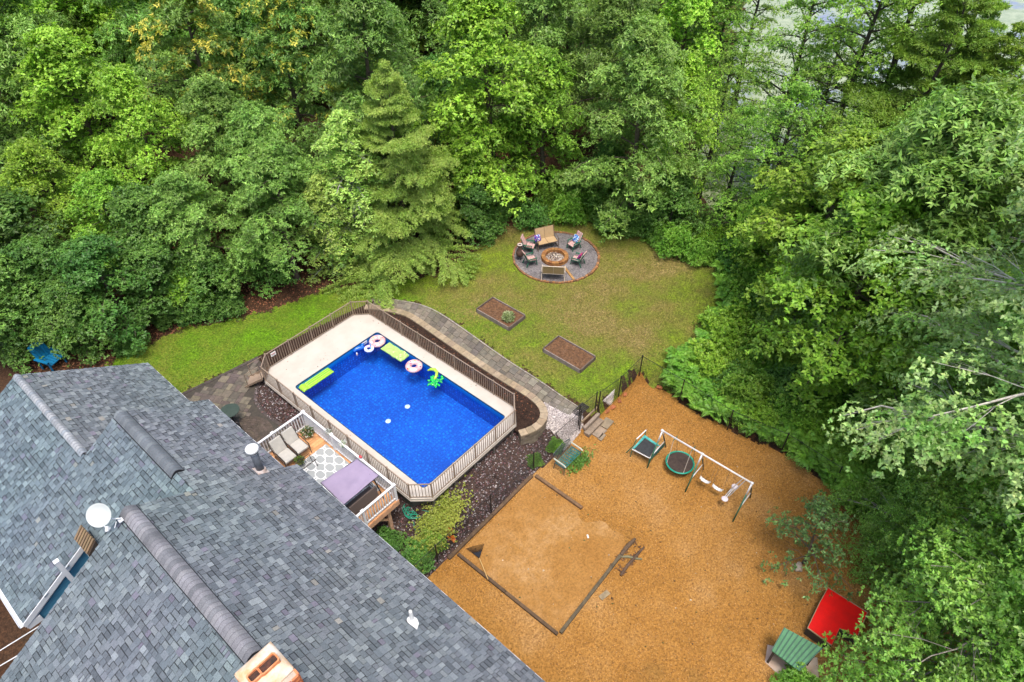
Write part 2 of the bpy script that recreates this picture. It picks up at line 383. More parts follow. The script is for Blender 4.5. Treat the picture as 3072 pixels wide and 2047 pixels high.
# cap wall centre line (pool end -> round nose by the steps)
CAPL = smooth([(15.55, 23.75), (15.9, 23.3), (16.3, 22.5), (16.62, 21.7), (16.62, 20.8), (16.5, 18.5), (16.35, 15.5), (16.4, 13.4), (16.3, 12.5), (15.95, 11.95), (15.4, 11.75), (14.8, 11.85), (14.35, 12.1)], 2)
PI_ = smooth([(15.8, 23.95), (16.1, 23.5), (16.5, 22.65), (16.84, 21.8), (16.86, 20.8), (16.72, 18.5), (16.58, 15.5), (16.62, 13.4), (16.62, 12.2), (16.72, 11.2)], 2)
PO_ = smooth([(16.3, 24.25), (16.9, 23.6), (17.35, 22.9), (17.75, 22.0), (17.95, 21.0), (17.92, 19.4), (17.62, 16), (17.55, 13.4), (17.45, 12.2), (17.42, 11.2)], 2)
N_ = 34
pin, L_ = resamp(PI_, N_+1); pout, _ = resamp(PO_, N_+1)
mb = MB(); PC = [(.16, .14, .11), (.20, .18, .14), (.13, .115, .095), (.18, .155, .12)]
def lerp2(a, b, t): return (a[0]+(b[0]-a[0])*t, a[1]+(b[1]-a[1])*t)
def slab(mb, P, t, c, g=.012, z=None):
    cx = sum(p[0] for p in P)/4; cy = sum(p[1] for p in P)/4
    P = [(p[0]+(cx-p[0])*g*4, p[1]+(cy-p[1])*g*4) for p in P]
    hz = [hh(*p) if z is None else z for p in P]
    mb.hexa([(p[0], p[1], k-.05) for p, k in zip(P, hz)], [(p[0], p[1], k+t) for p, k in zip(P, hz)], c)
for i in range(N_):
    cuts = [0, rnd.uniform(.3, .38), rnd.uniform(.62, .7), .9] if i % 3 else [0, rnd.uniform(.42, .5), .9]
    for a, b in zip(cuts[:-1], cuts[1:]):
        sub = [0, rnd.uniform(.4, .6), 1] if (b-a < .4 and rnd.random() < .3) else [0, 1]
        for u, v in zip(sub[:-1], sub[1:]):
            I0 = lerp2(pin[i], pin[i+1], u); I1 = lerp2(pin[i], pin[i+1], v); O0 = lerp2(pout[i], pout[i+1], u); O1 = lerp2(pout[i], pout[i+1], v)
            slab(mb, [lerp2(I0, O0, a), lerp2(I0, O0, b), lerp2(I1, O1, b), lerp2(I1, O1, a)][::-1], .022+rnd.random()*.006, mcol(rnd.choice(PC), .18))
    for u in (0, .34, .67):
        I0 = lerp2(pin[i], pin[i+1], u); I1 = lerp2(pin[i], pin[i+1], u+.31); O0 = lerp2(pout[i], pout[i+1], u); O1 = lerp2(pout[i], pout[i+1], u+.31)
        slab(mb, [lerp2(I0, O0, .92), lerp2(I0, O0, 1.0), lerp2(I1, O1, 1.0), lerp2(I1, O1, .92)][::-1], .03, mcol((.30, .27, .23), .2), .02)
struct(obj('garden_path', mb, M_PAVE))
# patio: random ashlar squares turned to the diagonal, plus the round of small setts
mb = MB(); PP = np.array(PATIO); CP = (6.55, 21.1); rr = .62
def inp(x, y, poly): return bool(inpoly(np.array([x]), np.array([y]), poly)[0])
c30 = math.cos(.5); s30 = math.sin(.5)
used = {}
for i in range(-30, 40):
    for j in range(-30, 40):
        if (i, j) in used: continue
        wds = rnd.choice([(1, 1), (2, 1), (1, 2), (2, 2), (2, 2)])
        if any((i+a, j+b) in used for a in range(wds[0]) for b in range(wds[1])): wds = (1, 1)
        for a in range(wds[0]):
            for b in range(wds[1]): used[(i+a, j+b)] = 1
        s = .21
        P = [(i*s, j*s), ((i+wds[0])*s, j*s), ((i+wds[0])*s, (j+wds[1])*s), (i*s, (j+wds[1])*s)]
        P = [(7+x*c30-y*s30, 21.8+x*s30+y*c30) for x, y in P]
        cx = sum(p[0] for p in P)/4; cy = sum(p[1] for p in P)/4
        if cx < 4.6 or cy < 17.4 or math.hypot(cx-CP[0], cy-CP[1]) < 1.25 or not all(inp(p[0], p[1], PATIO) for p in P): continue
        slab(mb, P, .012, mcol(rnd.choice([(.135, .115, .09), (.10, .088, .07), (.16, .14, .10), (.115, .09, .08)]), .15), .01)
for k in range(9):
    r0 = .06+k*.13; nseg = max(5, int(2*PI*(r0+.06)/.17))
    for j in range(nseg):
        a0 = 2*PI*j/nseg+k*.4; a1 = a0+2*PI/nseg
        P = [(CP[0]+r*math.cos(a), CP[1]+r*math.sin(a)) for r, a in ((r0, a0), (r0+.125, a0), (r0+.125, a1), (r0, a1))]
        if P[0][0] < 4.8: continue
        slab(mb, P, .014, mcol((.085, .065, .05), .22), .012)
# soldier border along the rock bed and lawn
for line in (smooth([(9.55, 24.55), (9.0, 23.7), (8.1, 22.9), (7.82, 21.9), (7.86, 20.7), (8.25, 19.6)], 2), [(2.2, 25.5), (6.2, 25.42), (9.8, 24.88)]):
    pl, L = resamp(line, 60 if len(line) > 4 else 70)
    of = offs(pl, .16)
    for i in range(len(pl)-1):
        slab(mb, [pl[i], pl[i+1], of[i+1], of[i]], .02, mcol((.07, .055, .05), .2), .015)
struct(obj('paved_patio', mb, M_PAVE))
# edging + mulch inside the planting bed next to the pool
M_MULCH = tri_mix('dark_mulch', [[(.35, (.02, .012, .009)), (.65, (.045, .025, .018))], [(.3, (.06, .03, .02)), (.7, (.03, .02, .016))]], (1, 5, 22), 1, 20, dist=.05)
bed = [p for p in offs(CAPL, -.1)]
poly = bed+[(14.4, 12.6), (14.9, 13.2), (14.9, 22.7), (14.5, 23.3), (14.9, 23.7)]
mb = MB(); mb.add([(p[0], p[1], .17) for p in poly], [tuple(range(len(poly)))])
o = obj('planting_bed_soil', mb, M_MULCH); struct(o)
if o.data.polygons[0].normal.z < 0: o.data.flip_normals()
# mulch strip behind the pool
mb = MB()
st = [(9.6, 24.1), (14.5, 23.2), (15.6, 23.6), (16.35, 23.95), (14.7, 24.3), (9.84, 25.02)]
struct(obj('mulch_strip_ground', mb.prism(st, -.1, .03), M_MULCH))
#@@PART3
# ------------------------------------------------------------------ retaining wall round the bed
M_BLOCK = mat('wall_block', (.8, .8, .8), (1.1, 1.08, 1.05), 7, .9, .5, 30, attr=True)
wall = thing('retaining_wall', 'curved tan block retaining wall with a capstone row between the pool bed and the path', 'wall', (15.5, 12, -.5))
cl, L = resamp(CAPL, int(13.8/.2)+1); inn = offs(cl, .15); out = offs(cl, -.15)
mb = MB(); mc = MB()
for k in range(7):
    z0, z1b = -.82+k*.142, -.82+(k+1)*.142-.008
    off = (k % 2)*.5
    for i in range(len(cl)-1):
        a = lerp2(out[i], out[i+1], off*.98); 
        b = lerp2(out[i+1], out[i+2], off*.98) if i+2 < len(out) else out[i+1]
        c = lerp2(inn[i], inn[i+1], off*.98); d = lerp2(inn[i+1], inn[i+2], off*.98) if i+2 < len(inn) else inn[i+1]
        if hh(*a) > z1b+.05: continue
        col = mcol(rnd.choice([(.20, .165, .12), (.24, .20, .15), (.16, .13, .10)]), .15)
        b = lerp2(b, a, .04); d = lerp2(d, c, .04)
        mb.hexa([(*p, z0) for p in (c, d, b, a)], [(*p, z1b) for p in (c, d, b, a)], col)
obj('block_face', mb, M_BLOCK, wall)
ci, _ = resamp(CAPL, int(13.8/.34)+1); i2 = offs(ci, .17); o2 = offs(ci, -.19)
for i in range(len(ci)-1):
    P = [i2[i], i2[i+1], o2[i+1], o2[i]]
    cx = sum(p[0] for p in P)/4; cy = sum(p[1] for p in P)/4
    P = [(p[0]+(cx-p[0])*.04, p[1]+(cy-p[1])*.04) for p in P]
    mc.hexa([(*p, .178) for p in P], [(*p, .25+rnd.random()*.006) for p in P], mcol(rnd.choice([(.30, .23, .15), (.26, .205, .14), (.34, .27, .18)]), .12))
obj('capstone', mc, M_BLOCK, wall)

# ------------------------------------------------------------------ pool
ZP = .5
M_DECK = mat('pool_deck_beige', (.47, .42, .36), (.53, .48, .42), 1.3, .75, .05, 60)
M_TAUPE = mat('taupe_metal', (.24, .175, .125), (.30, .225, .165), 3, .5)
M_SKIRT = mat('pool_skirt', (.10, .09, .08), (.13, .12, .10), 2, .7)  # dark tone stands in for shade in the open gap below the deck
m, n, b = newmat('pool_liner'); b.inputs['Roughness'].default_value = .5
tc = n.nodes.new('ShaderNodeTexCoord'); vo = n.nodes.new('ShaderNodeTexVoronoi'); vo.inputs['Scale'].default_value = 7; vo.inputs['Randomness'].default_value = .45
n.links.new(tc.outputs['Object'], vo.inputs['Vector'])
c1 = ramp(n, vo.outputs['Distance'], [(.10, (.004, .30, .90)), (.30, (.0, .135, .58)), (.55, (.0, .085, .47))]).outputs[0]
t2 = noise_node(n, 15, 4, .7); c2 = ramp(n, t2.outputs[0], [(.33, (.6, .62, .75)), (.52, (.95, .95, .97)), (.70, (1.3, 1.4, 1.3))]).outputs[0]
t3 = noise_node(n, .35, 2); c3 = ramp(n, t3.outputs[0], [(.35, (.85, .85, .9)), (.65, (1.12, 1.15, 1.08))]).outputs[0]
n.links.new(mixc(n, 1.0, mixc(n, 1.0, c1, c2, 'MULTIPLY'), c3, 'MULTIPLY'), b.inputs['Base Color']); M_LINER = m
M_BAND = mat('liner_band', (.0, .15, .50), (.0, .19, .60), 2, .35)
M_TRACK = mat('liner_track', (.012, .05, .12), rough=.4)
m, n, b = newmat('pool_water')
tr = n.nodes.new('ShaderNodeBsdfTransparent'); tr.inputs[0].default_value = (.80, .93, 1, 1)
gl = n.nodes.new('ShaderNodeBsdfGlossy'); gl.inputs['Roughness'].default_value = .02
fr = n.nodes.new('ShaderNodeFresnel'); fr.inputs[0].default_value = 1.33
tb = noise_node(n, 5, 3); bp = n.nodes.new('ShaderNodeBump'); bp.inputs['Strength'].default_value = .12; bp.inputs['Distance'].default_value = .02
n.links.new(tb.outputs[0], bp.inputs['Height']); n.links.new(bp.outputs[0], gl.inputs['Normal']); n.links.new(bp.outputs[0], fr.inputs['Normal'])
ms = n.nodes.new('ShaderNodeMixShader'); n.links.new(fr.outputs[0], ms.inputs[0]); n.links.new(tr.outputs[0], ms.inputs[1]); n.links.new(gl.outputs[0], ms.inputs[2])
n.links.new(ms.outputs[0], n.nodes['Material Output'].inputs[0]); M_WATER = m
pool = thing('swimming_pool', 'rectangular raised swimming pool with blue patterned liner and beige deck', 'pool', (12, 17.3, -.8))
PX0, PX1, PY0, PY1 = 9.57, 14.53, 13.01, 21.53
OCT = [(9.5, 12.42), (14.48, 12.42), (15.17, 13.05), (15.17, 22.82), (14.57, 23.42), (9.5, 23.42), (8.9, 22.85), (8.9, 13.07)]
def rrect(x0, x1, y0, y1, r, n=5):
    P = []
    for cx, cy, a0 in ((x1-r, y0+r, -PI/2), (x1-r, y1-r, 0), (x0+r, y1-r, PI/2), (x0+r, y0+r, PI)):
        for i in range(n+1): a = a0+PI/2*i/n; P.append((cx+r*math.cos(a), cy+r*math.sin(a)))
    return P
inn = rrect(PX0, PX1, PY0, PY1, .16)
def octray(px, py):
    """point on the deck outline in the direction of p from the pool centre"""
    cx, cy = 12.03, 17.6; best = None
    dx, dy = px-cx, py-cy
    for i in range(8):
        a = OCT[i]; b = OCT[(i+1) % 8]; ex, ey = b[0]-a[0], b[1]-a[1]; den = dx*ey-dy*ex
        if abs(den) < 1e-9: continue
        t = ((a[0]-cx)*ey-(a[1]-cy)*ex)/den; u = ((a[0]-cx)*dy-(a[1]-cy)*dx)/den
        if t > 0 and -1e-6 <= u <= 1+1e-6 and (best is None or t < best[0]): best = (t, (cx+dx*t, cy+dy*t))
    return best[1]
# deck as a triangulated plate with the opening
def plate(mb, outer, inner, z0, z1, col=None):
    bmv = []; import bmesh
    bm = bmesh.new()
    vo_ = [bm.verts.new((*p, z1)) for p in outer]; vi = [bm.verts.new((*p, z1)) for p in inner]
    for L in (vo_, vi):
        for i in range(len(L)): bm.edges.new((L[i], L[(i+1) % len(L)]))
    bmesh.ops.triangle_fill(bm, use_beauty=True, edges=bm.edges[:])
    bm.verts.index_update(); vs = [tuple(v.co) for v in bm.verts]; fs = [[v.index for v in f.verts] for f in bm.faces]
    fs = [f if (Vector(vs[f[1]])-Vector(vs[f[0]])).cross(Vector(vs[f[2]])-Vector(vs[f[0]])).z > 0 else f[::-1] for f in fs]
    mb.add(vs, fs, col); n = len(outer); k = len(inner)
    mb.add([(*p, z0) for p in outer]+[(*p, z1) for p in outer], [(i, (i+1) % n, n+(i+1) % n, n+i) for i in range(n)], col)
    mb.add([(*p, z0) for p in inner]+[(*p, z1) for p in inner], [((i+1) % k, i, k+i, k+(i+1) % k) for i in range(k)], col)
    bm.free()
mb = MB(); plate(mb, OCT, inn, ZP-.10, ZP); mb.ring([(x+(x-12)*.004, y+(y-17.9)*.002) for x, y in OCT], [(x-(x-12)*.02, y-(y-17.9)*.01) for x, y in OCT], ZP-.16, ZP-.10)
obj('deck', mb, M_DECK, pool)
inn2 = rrect(PX0+.035, PX1-.035, PY0+.035, PY1-.035, .14)
mb = MB(); mb.ring(inn, inn2, ZP-.05, ZP-.004); obj('liner_track', mb, M_TRACK, pool)
mb = MB(); k = len(inn2)
mb.add([(*p, ZP-.30) for p in inn2]+[(*p, ZP-.02) for p in inn2], [((i+1) % k, i, k+i, k+(i+1) % k) for i in range(k)]); obj('liner_band', mb, M_BAND, pool)
ZF = -.72
mb = MB(); mb.add([(*p, ZF) for p in inn2]+[(*p, ZP-.30) for p in inn2], [((i+1) % k, i, k+i, k+(i+1) % k) for i in range(k)]); mb.add([(*p, ZF) for p in inn2], [tuple(range(k))])
obj('liner', mb, M_LINER, pool)
mb = MB(); mb.add([(*p, ZP-.22) for p in inn2], [tuple(range(k))]); obj('water', mb, M_WATER, pool)
M_WHITE = mat('white_plastic', (.78, .78, .76), rough=.35)
for p in ((1170, 830), (1040, 928)):
    x, y = at(z1(*p), ZF); mb = MB(); mb.lathe([(.13, 0), (.13, .015), (.10, .03), (.02, .035)], (x, y, ZF), 20); obj('main_drain', mb, M_WHITE, pool, True)
x, y = at(zB(205, 385), ZP-.12); mb = MB(); mb.box((x, PY1-.05, ZP-.14), (.30, .02, .16), col=(1, 1, 1)); mb.box((x, PY1-.062, ZP-.14), (.22, .01, .03), col=(.1, .2, .4)); obj('skimmer_opening', mb, mat('skimmer', (.78, .78, .78), rough=.4, attr=True), pool)
mb = MB()
for a, b_ in zip(OCT, OCT[1:]+OCT[:1]):
    ia = (12.03+(a[0]-12.03)*.93, 17.9+(a[1]-17.9)*.96); ib = (12.03+(b_[0]-12.03)*.93, 17.9+(b_[1]-17.9)*.96)
    mb.bar((*ia, -.3), (*ib, -.3), .06, 1.3)
obj('shade_skirt', mb, M_SKIRT, pool)
for t in np.linspace(0, 1, 5):
    x = 9.6+4.7*t; mb = MB(); mb.box((x, 12.5, (ZP-.16+hh(x, 12.5))/2-.1), (.08, .08, ZP-.16-hh(x, 12.5)+.2)); obj('support_post', mb, M_SKIRT, pool)
# pool fence
fence = thing('pool_fence', 'taupe metal picket fence standing round the edge of the pool deck', 'fence', (8.9, 17.5, ZP))
FH = .9
fo = [(12.03+(p[0]-12.03)*.988, 17.9+(p[1]-17.9)*.993) for p in OCT]
for i in range(8):
    a = fo[i]; b_ = fo[(i+1) % 8]; L = math.hypot(b_[0]-a[0], b_[1]-a[1]); nseg = max(1, round(L/1.27))
    for j in range(nseg):
        p = lerp2(a, b_, j/nseg); q = lerp2(a, b_, (j+1)/nseg)
        if i == 5 and j == nseg-1: gate = (p, q)
        mb = MB(); mb.box((*p, ZP+FH/2+.01), (.05, .05, FH+.03)); mb.box((*p, ZP+FH+.03), (.062, .062, .02)); obj('fence_post', mb, M_TAUPE, fence)
        mb = MB(); mb.bar((*p, ZP+FH-.02), (*q, ZP+FH-.02), .042, .03); mb.bar((*p, ZP+.06), (*q, ZP+.06), .03, .03)
        l = math.hypot(q[0]-p[0], q[1]-p[1]); m_ = int(l/.115)
        for k in range(1, m_): r = lerp2(p, q, k/m_); mb.box((*r, ZP+.47), (.021, .021, .82), rz=math.atan2(q[1]-p[1], q[0]-p[0]))
        obj('picket_panel', mb, M_TAUPE, fence)
# steps and gate at the left chamfer
st = thing('pool_steps', 'taupe folding steps leading up to the left corner of the pool deck', 'steps', (8.9, 23.5, 0))
mb = MB(); dx, dy = -.68, .73
for k in range(3):
    c = (9.15+dx*(.22+.26*k), 23.2+dy*(.22+.26*k)); mb.box((*c, ZP-.13*(k+1)), (.62, .24, .035), rz=math.atan2(-dx, dy)*1+0)
obj('tread', mb, M_TAUPE, st)
for s in (-1, 1):
    mb = MB(); ox, oy = .73*.33*s, .68*.33*s
    mb.bar((9.12+ox, 23.22+oy, ZP+.05), (9.12+ox+dx*.9, 23.22+oy+dy*.9, .06), .04, .1)
    mb.tube([(9.12+ox, 23.22+oy, ZP), (9.12+ox, 23.22+oy, ZP+.85), (9.12+ox+dx*.75, 23.22+oy+dy*.75, .85), (9.12+ox+dx*.75, 23.22+oy+dy*.75, .05)], .022, 6)
    obj('handrail', mb, M_TAUPE, st)
mb = MB(); mb.box((9.9, 23.33, 1.2), (.26, .02, .2)); mb.box((9.9, 23.315, 1.23), (.2, .01, .03), col=(.55, .12, .1)); mb.box((9.9, 23.315, 1.17), (.18, .01, .02), col=(.4, .4, .4))
tag(obj('warning_sign', mb, mat('sign', (.75, .75, .72), rough=.4, attr=True), loc=(9.9, 23.33, 1.1)), 'small white sign hung on the pool fence near the left corner', 'sign')

# ------------------------------------------------------------------ floats
ZW = ZP-.22
def vinyl(name, c, attr=True): return mat(name, c, rough=.22, attr=attr, spec=.6)
M_VIN = vinyl('vinyl', (1, 1, 1))
def donut(c, lab, sd_):
    r = random.Random(sd_)
    th = thing('donut_float', lab, 'pool float', (c[0], c[1], ZW), 'doughnut rings floating in the pool')
    dots = [(r.random()*2*PI, r.uniform(.5, 2.4), r.choice([(.5, .02, .04), (.5, .03, .08), (.3, .04, .2), (.7, .45, .1)])) for _ in range(13)]
    def cf(a, b):
        for da, db, dc in dots:
            if abs(a-da) < .085 and abs(b-db) < .26: return dc
        k = (math.sin(3*a+sd_)+math.sin(5*a+1)+2)/4
        return (.72, .33+.24*k, .34+.20*k) if math.sin(b) > -.2 else (.6, .28, .16)
    mb = MB(); mb.torus((c[0], c[1], ZW+.09), .265, .145, 66, 26, .85, wob=.02, colf=cf); obj('ring', mb, M_VIN, th, True)
donut(at(zB(490, 365), ZW+.1), 'pink iced doughnut ring floating in the far corner of the pool', 1)
donut(at(zB(1240, 875), ZW+.1), 'pink doughnut ring with red dots against the right side of the pool', 4)
def airmat(name, c, L, W, rz, lab, crumple, cols):
    th = thing(name, lab, 'pool float', (c[0], c[1], ZW), 'green air mattresses floating in the pool')
    nu, nv = 36, 41; V = []; R = random.Random(3)
    for i in range(nu+1):
        for j in range(nv+1):
            u = i/nu; v = j/nv; x = (u-.5)*L; y = (v-.5)*W
            rid = abs(math.sin(v*PI*5))**.6; edge = min(1, min(u, 1-u)*14, min(v, 1-v)*14)**.5
            z = .02+.06*rid*edge
            if u < .2: z = .02+edge*(.10*math.sin(PI*min(1, u/.2))**.5)
            if crumple:
                z = .03+edge*(.05*mnoise.noise(Vector((x*4, y*4, 1)))+.03*mnoise.noise(Vector((x*11, y*11, 4)))+.06)
                if u > .72: z += .07*abs(mnoise.noise(Vector((x*7, y*7, 9))))*edge*2
                x += .05*mnoise.noise(Vector((x*3, y*3, 7))); y += .04*mnoise.noise(Vector((x*3, y*3, 2)))
            V.append((c[0]+x*math.cos(rz)-y*math.sin(rz), c[1]+x*math.sin(rz)+y*math.cos(rz), ZW+z))
    mb = MB(); mb.add(V, [(i*(nv+1)+j, (i+1)*(nv+1)+j, (i+1)*(nv+1)+j+1, i*(nv+1)+j+1) for i in range(nu) for j in range(nv)])
    for i in range(nu):
        for j in range(nv):
            v = (j+.5)/nv; k = abs(math.sin(v*PI*5))
            mb.c[i*nv+j] = cols[0] if (crumple or k > .45 or i < nu*.2) else cols[1]
    o = obj('mattress', mb, M_VIN, th, True)
    s = o.modifiers.new('solid', 'SOLIDIFY'); s.thickness = .03; s.offset = -1
c = at(z1(550, 640), ZW+.05); airmat('air_mattress', (c[0], c[1]-.02), 1.75, .58, 0, 'smooth ribbed lime green air mattress at the left end of the pool', False, ((.34, .62, .05), (.12, .42, .02)))
c = at(zB(850, 585), ZW+.05); airmat('air_mattress', (c[0], c[1]), 1.45, .6, -PI/2+.02, 'crumpled pale green air mattress between the two doughnut rings', True, ((.38, .62, .16), (.3, .5, .1)))
def fpt(x, y, z=.3): X, Y = at(zB(x, y), z); return X, Y
tu = thing('turtle_float', 'bright green crumpled animal float with a pale curled neck at the right pool edge', 'pool float', (*fpt(1700, 1200), ZW))
mb = MB(); cx, cy = fpt(1690, 1210)
for i in range(44):
    a = rnd.random()*2*PI; r = math.sqrt(rnd.random())*.36; g = rnd.uniform(.28, .62)
    mb.blob((cx+r*math.cos(a)*1.1, cy+r*math.sin(a)*.9, ZW+.08+rnd.random()*.05), (rnd.uniform(.12, .22), rnd.uniform(.08, .14), .09), i, 10, 7, .3, (.0+.03*rnd.random(), g, .06+.05*rnd.random()), rz=rnd.random()*3)
obj('body', mb, M_VIN, tu, True)
mb = MB(); P = [fpt(*p) for p in ((1520, 995), (1590, 985), (1670, 1005), (1720, 1060), (1700, 1120), (1660, 1180))]
mb.tube([(x, y, ZW+z) for (x, y), z in zip(P, (.1, .16, .2, .2, .15, .1))], [.03, .07, .085, .075, .07, .06], 12, col=(.40, .66, .06)); obj('neck', mb, M_VIN, tu, True)
un = thing('unicorn_float', 'small white and pale pink ring float with a crest beside the far doughnut ring', 'pool float', (*fpt(330, 540), ZW))
cx, cy = fpt(325, 535); mb = MB()
mb.torus((cx, cy, ZW+.07), .17, .075, 30, 12, .9, wob=.05, colf=lambda a, b: (.66, .74, .82) if a > 2 else (.72, .5, .6)); obj('ring', mb, M_VIN, un, True)
mb = MB(); hx, hy = fpt(385, 460); mb.blob((hx, hy, ZW+.2), (.17, .12, .2), 3, col=(.7, .76, .8)); mb.tube([(hx, hy, ZW+.28), (hx+.06, hy+.05, ZW+.42)], [.02, .004], 8, col=(.6, .6, .62)); obj('head', mb, M_VIN, un, True)
mb = MB()
for k in range(7): mb.blob((hx-.05-.035*k, hy+.03-.04*k, ZW+.24-.02*k), (.07, .06, .07), k, 8, 6, .2, [(.1, .3, .7), (.5, .15, .5), (.1, .5, .6)][k % 3])
obj('mane', mb, M_VIN, un, True)
sh = thing('blue_animal_float', 'limp royal blue inflatable lying in the water beside the left pool wall', 'pool float', (*fpt(130, 530), ZW))
mb = MB(); P = [fpt(*p) for p in ((10, 600), (60, 545), (130, 525), (200, 510), (240, 500))]
mb.tube([(x, y, ZW+.07) for x, y in P], [.05, .11, .12, .09, .05], 12, col=(.01, .12, .55))
P = [fpt(*p) for p in ((60, 490), (100, 500), (130, 530))]; mb.tube([(x, y, ZW+.1) for x, y in P], [.02, .06, .05], 10, col=(.01, .15, .6))
P = [fpt(*p) for p in ((220, 400), (200, 450), (170, 510))]; mb.tube([(x, y, ZW+.1) for x, y in P], [.02, .05, .05], 10, col=(.01, .15, .6)); obj('body', mb, M_VIN, sh, True)
mb = MB(); x, y = fpt(25, 540); mb.blob((x, y, ZW+.08), (.16, .08, .05), 2, col=(.75, .5, .2)); obj('fin', mb, M_VIN, sh, True)
x, y = fpt(78, 650, .28); mb = MB(); mb.lathe([(.035, -.05), (.04, -.04), (.04, .10), (.025, .13), (.02, .16)], (x, y, ZW), 14, col=(.7, .72, .75)); mb.lathe([(.042, .02), (.042, .07)], (x, y, ZW), 14, col=(.55, .2, .1))
tag(obj('floating_dispenser', mb, M_VIN, loc=(x, y, ZW), smooth=True), 'tiny white and red bottle shaped floater near the blue float', 'floater')

# ------------------------------------------------------------------ house
SL = .61
def zR(x): return 6.95-SL*(x-1.03)          # plane shared by the roofs that face the pool
def zL(x): return 5.91-.6*(2.73-x)          # slope facing away, lower wings
def zC_(x): return 6.95-SL*(1.03-x)         # slope facing away, near wing
def zA_(x): return 5.02-.6*(x-1.25)         # far wing, pool side
SHC = [(0.148, 0.167, 0.182), (0.123, 0.141, 0.157), (0.171, 0.195, 0.21), (0.134, 0.153, 0.171), (0.113, 0.131, 0.147), (0.16, 0.18, 0.197), (0.144, 0.159, 0.177), (0.199, 0.223, 0.234)]
M_SHING = mat('asphalt_shingle', (.68, .68, .68), (1.28, 1.28, 1.28), 38, .95, .25, 130, attr=True, spec=.25, lo=.3, hi=.7)
def shingles(mb, xe, xt, y0, y1, zf, tint=(1, 1, 1), cut=None, seed=1):
    """courses of tabs from eave xe up to top xt between y0 and y1 on the plane zf(x)"""
    r = random.Random(seed); sg = 1 if xt > xe else -1
    k = math.hypot(1, (zf(xt)-zf(xe))/(xt-xe)); L = abs(xt-xe)*k; nrow = max(1, round(L/.165)); e = L/nrow
    nx_, nz_ = -(zf(xt)-zf(xe))/(xt-xe)/k, 1/k
    for i in range(nrow):
        xa = xe+sg*i*e/k; xb = xe+sg*(i+1)*e/k; y = y0
        while y < y1-1e-6:
            wd = r.choice([.10, .14, .17, .19, .22, .26])*r.uniform(.9, 1.1); ye = min(y+wd, y1)
            if y1-ye < .06: ye = y1
            hi = r.random() < .55; t = r.uniform(.018, .028) if hi else r.uniform(.005, .009); tb = .002
            if cut is None or cut((xa+xb)/2, (y+ye)/2):
                c = r.choice(SHC); v = r.uniform(.88, 1.12)*(1.06 if hi else .88)
                if r.random() < .025: c = (.155, .148, .185)
                if r.random() < .004: c = (.24, .235, .215)
                ten = 1+.06*mnoise.noise(Vector((xa*.3, y*.3, 3)))
                pm_ = mnoise.noise(Vector((xa*.28+9, y*.28, 1)))
                c = (c[0]*v*tint[0]*(1+.10*pm_), c[1]*v*tint[1]*ten, c[2]*v*tint[2]*(1+.04*pm_))
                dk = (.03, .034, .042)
                g = .006
                za, zb = zf(xa), zf(xb); A = (xa, za); 
                a0 = (xa+nx_*t, y+g, za+nz_*t); a1 = (xa+nx_*t, ye-g, za+nz_*t)
                b0 = (xb+nx_*tb, y+g, zb+nz_*tb); b1 = (xb+nx_*tb, ye-g, zb+nz_*tb)
                l0 = (xa, y+g, za-.004); l1 = (xa, ye-g, za-.004); m0 = (xb, y+g, zb-.004); m1 = (xb, ye-g, zb-.004)
                fs = [(0, 1, 3, 2)] if sg < 0 else [(0, 2, 3, 1)]
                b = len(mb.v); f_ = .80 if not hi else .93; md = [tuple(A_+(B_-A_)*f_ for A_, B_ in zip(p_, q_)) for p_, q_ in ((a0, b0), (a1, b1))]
                mb.v += [a0, a1, b0, b1, l0, l1, m0, m1]+md; c2_ = tuple(q_*(.25 if not hi else .42) for q_ in c)  # dark upper band: printed granules plus the next course's shadow put into colour
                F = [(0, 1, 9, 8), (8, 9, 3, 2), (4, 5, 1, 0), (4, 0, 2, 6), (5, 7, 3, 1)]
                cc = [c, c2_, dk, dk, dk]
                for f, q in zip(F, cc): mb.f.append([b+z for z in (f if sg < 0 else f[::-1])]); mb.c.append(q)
            y = ye
M_FASC = mat('white_trim', (.66, .68, .70), (.72, .74, .76), 3, .5)
M_UNDER = mat('roof_underlay', (.05, .055, .065), rough=.95)
M_BLUE = mat('blue_siding', (.055, .20, .31), (.07, .235, .35), 3, .6, attr=True)
house = thing('house', 'grey shingled house with blue siding and stepped gable roofs beside the pool', 'house', (1, 15, -.5))
def roofslab(mb, xe, xt, y0, y1, zf, th=.16):
    sgn = 1
    P = [(xe, y0, zf(xe)-.006), (xt, y0, zf(xt)-.006), (xt, y1, zf(xt)-.006), (xe, y1, zf(xe)-.006)]
    if xe > xt: P = [P[1], P[0], P[3], P[2]]
    mb.hexa([(x, y, z-th) for x, y, z in P], P)
YC, YB, YA, YN = 15.1, 19.88, 25.6, 17.5
XL = -2.75
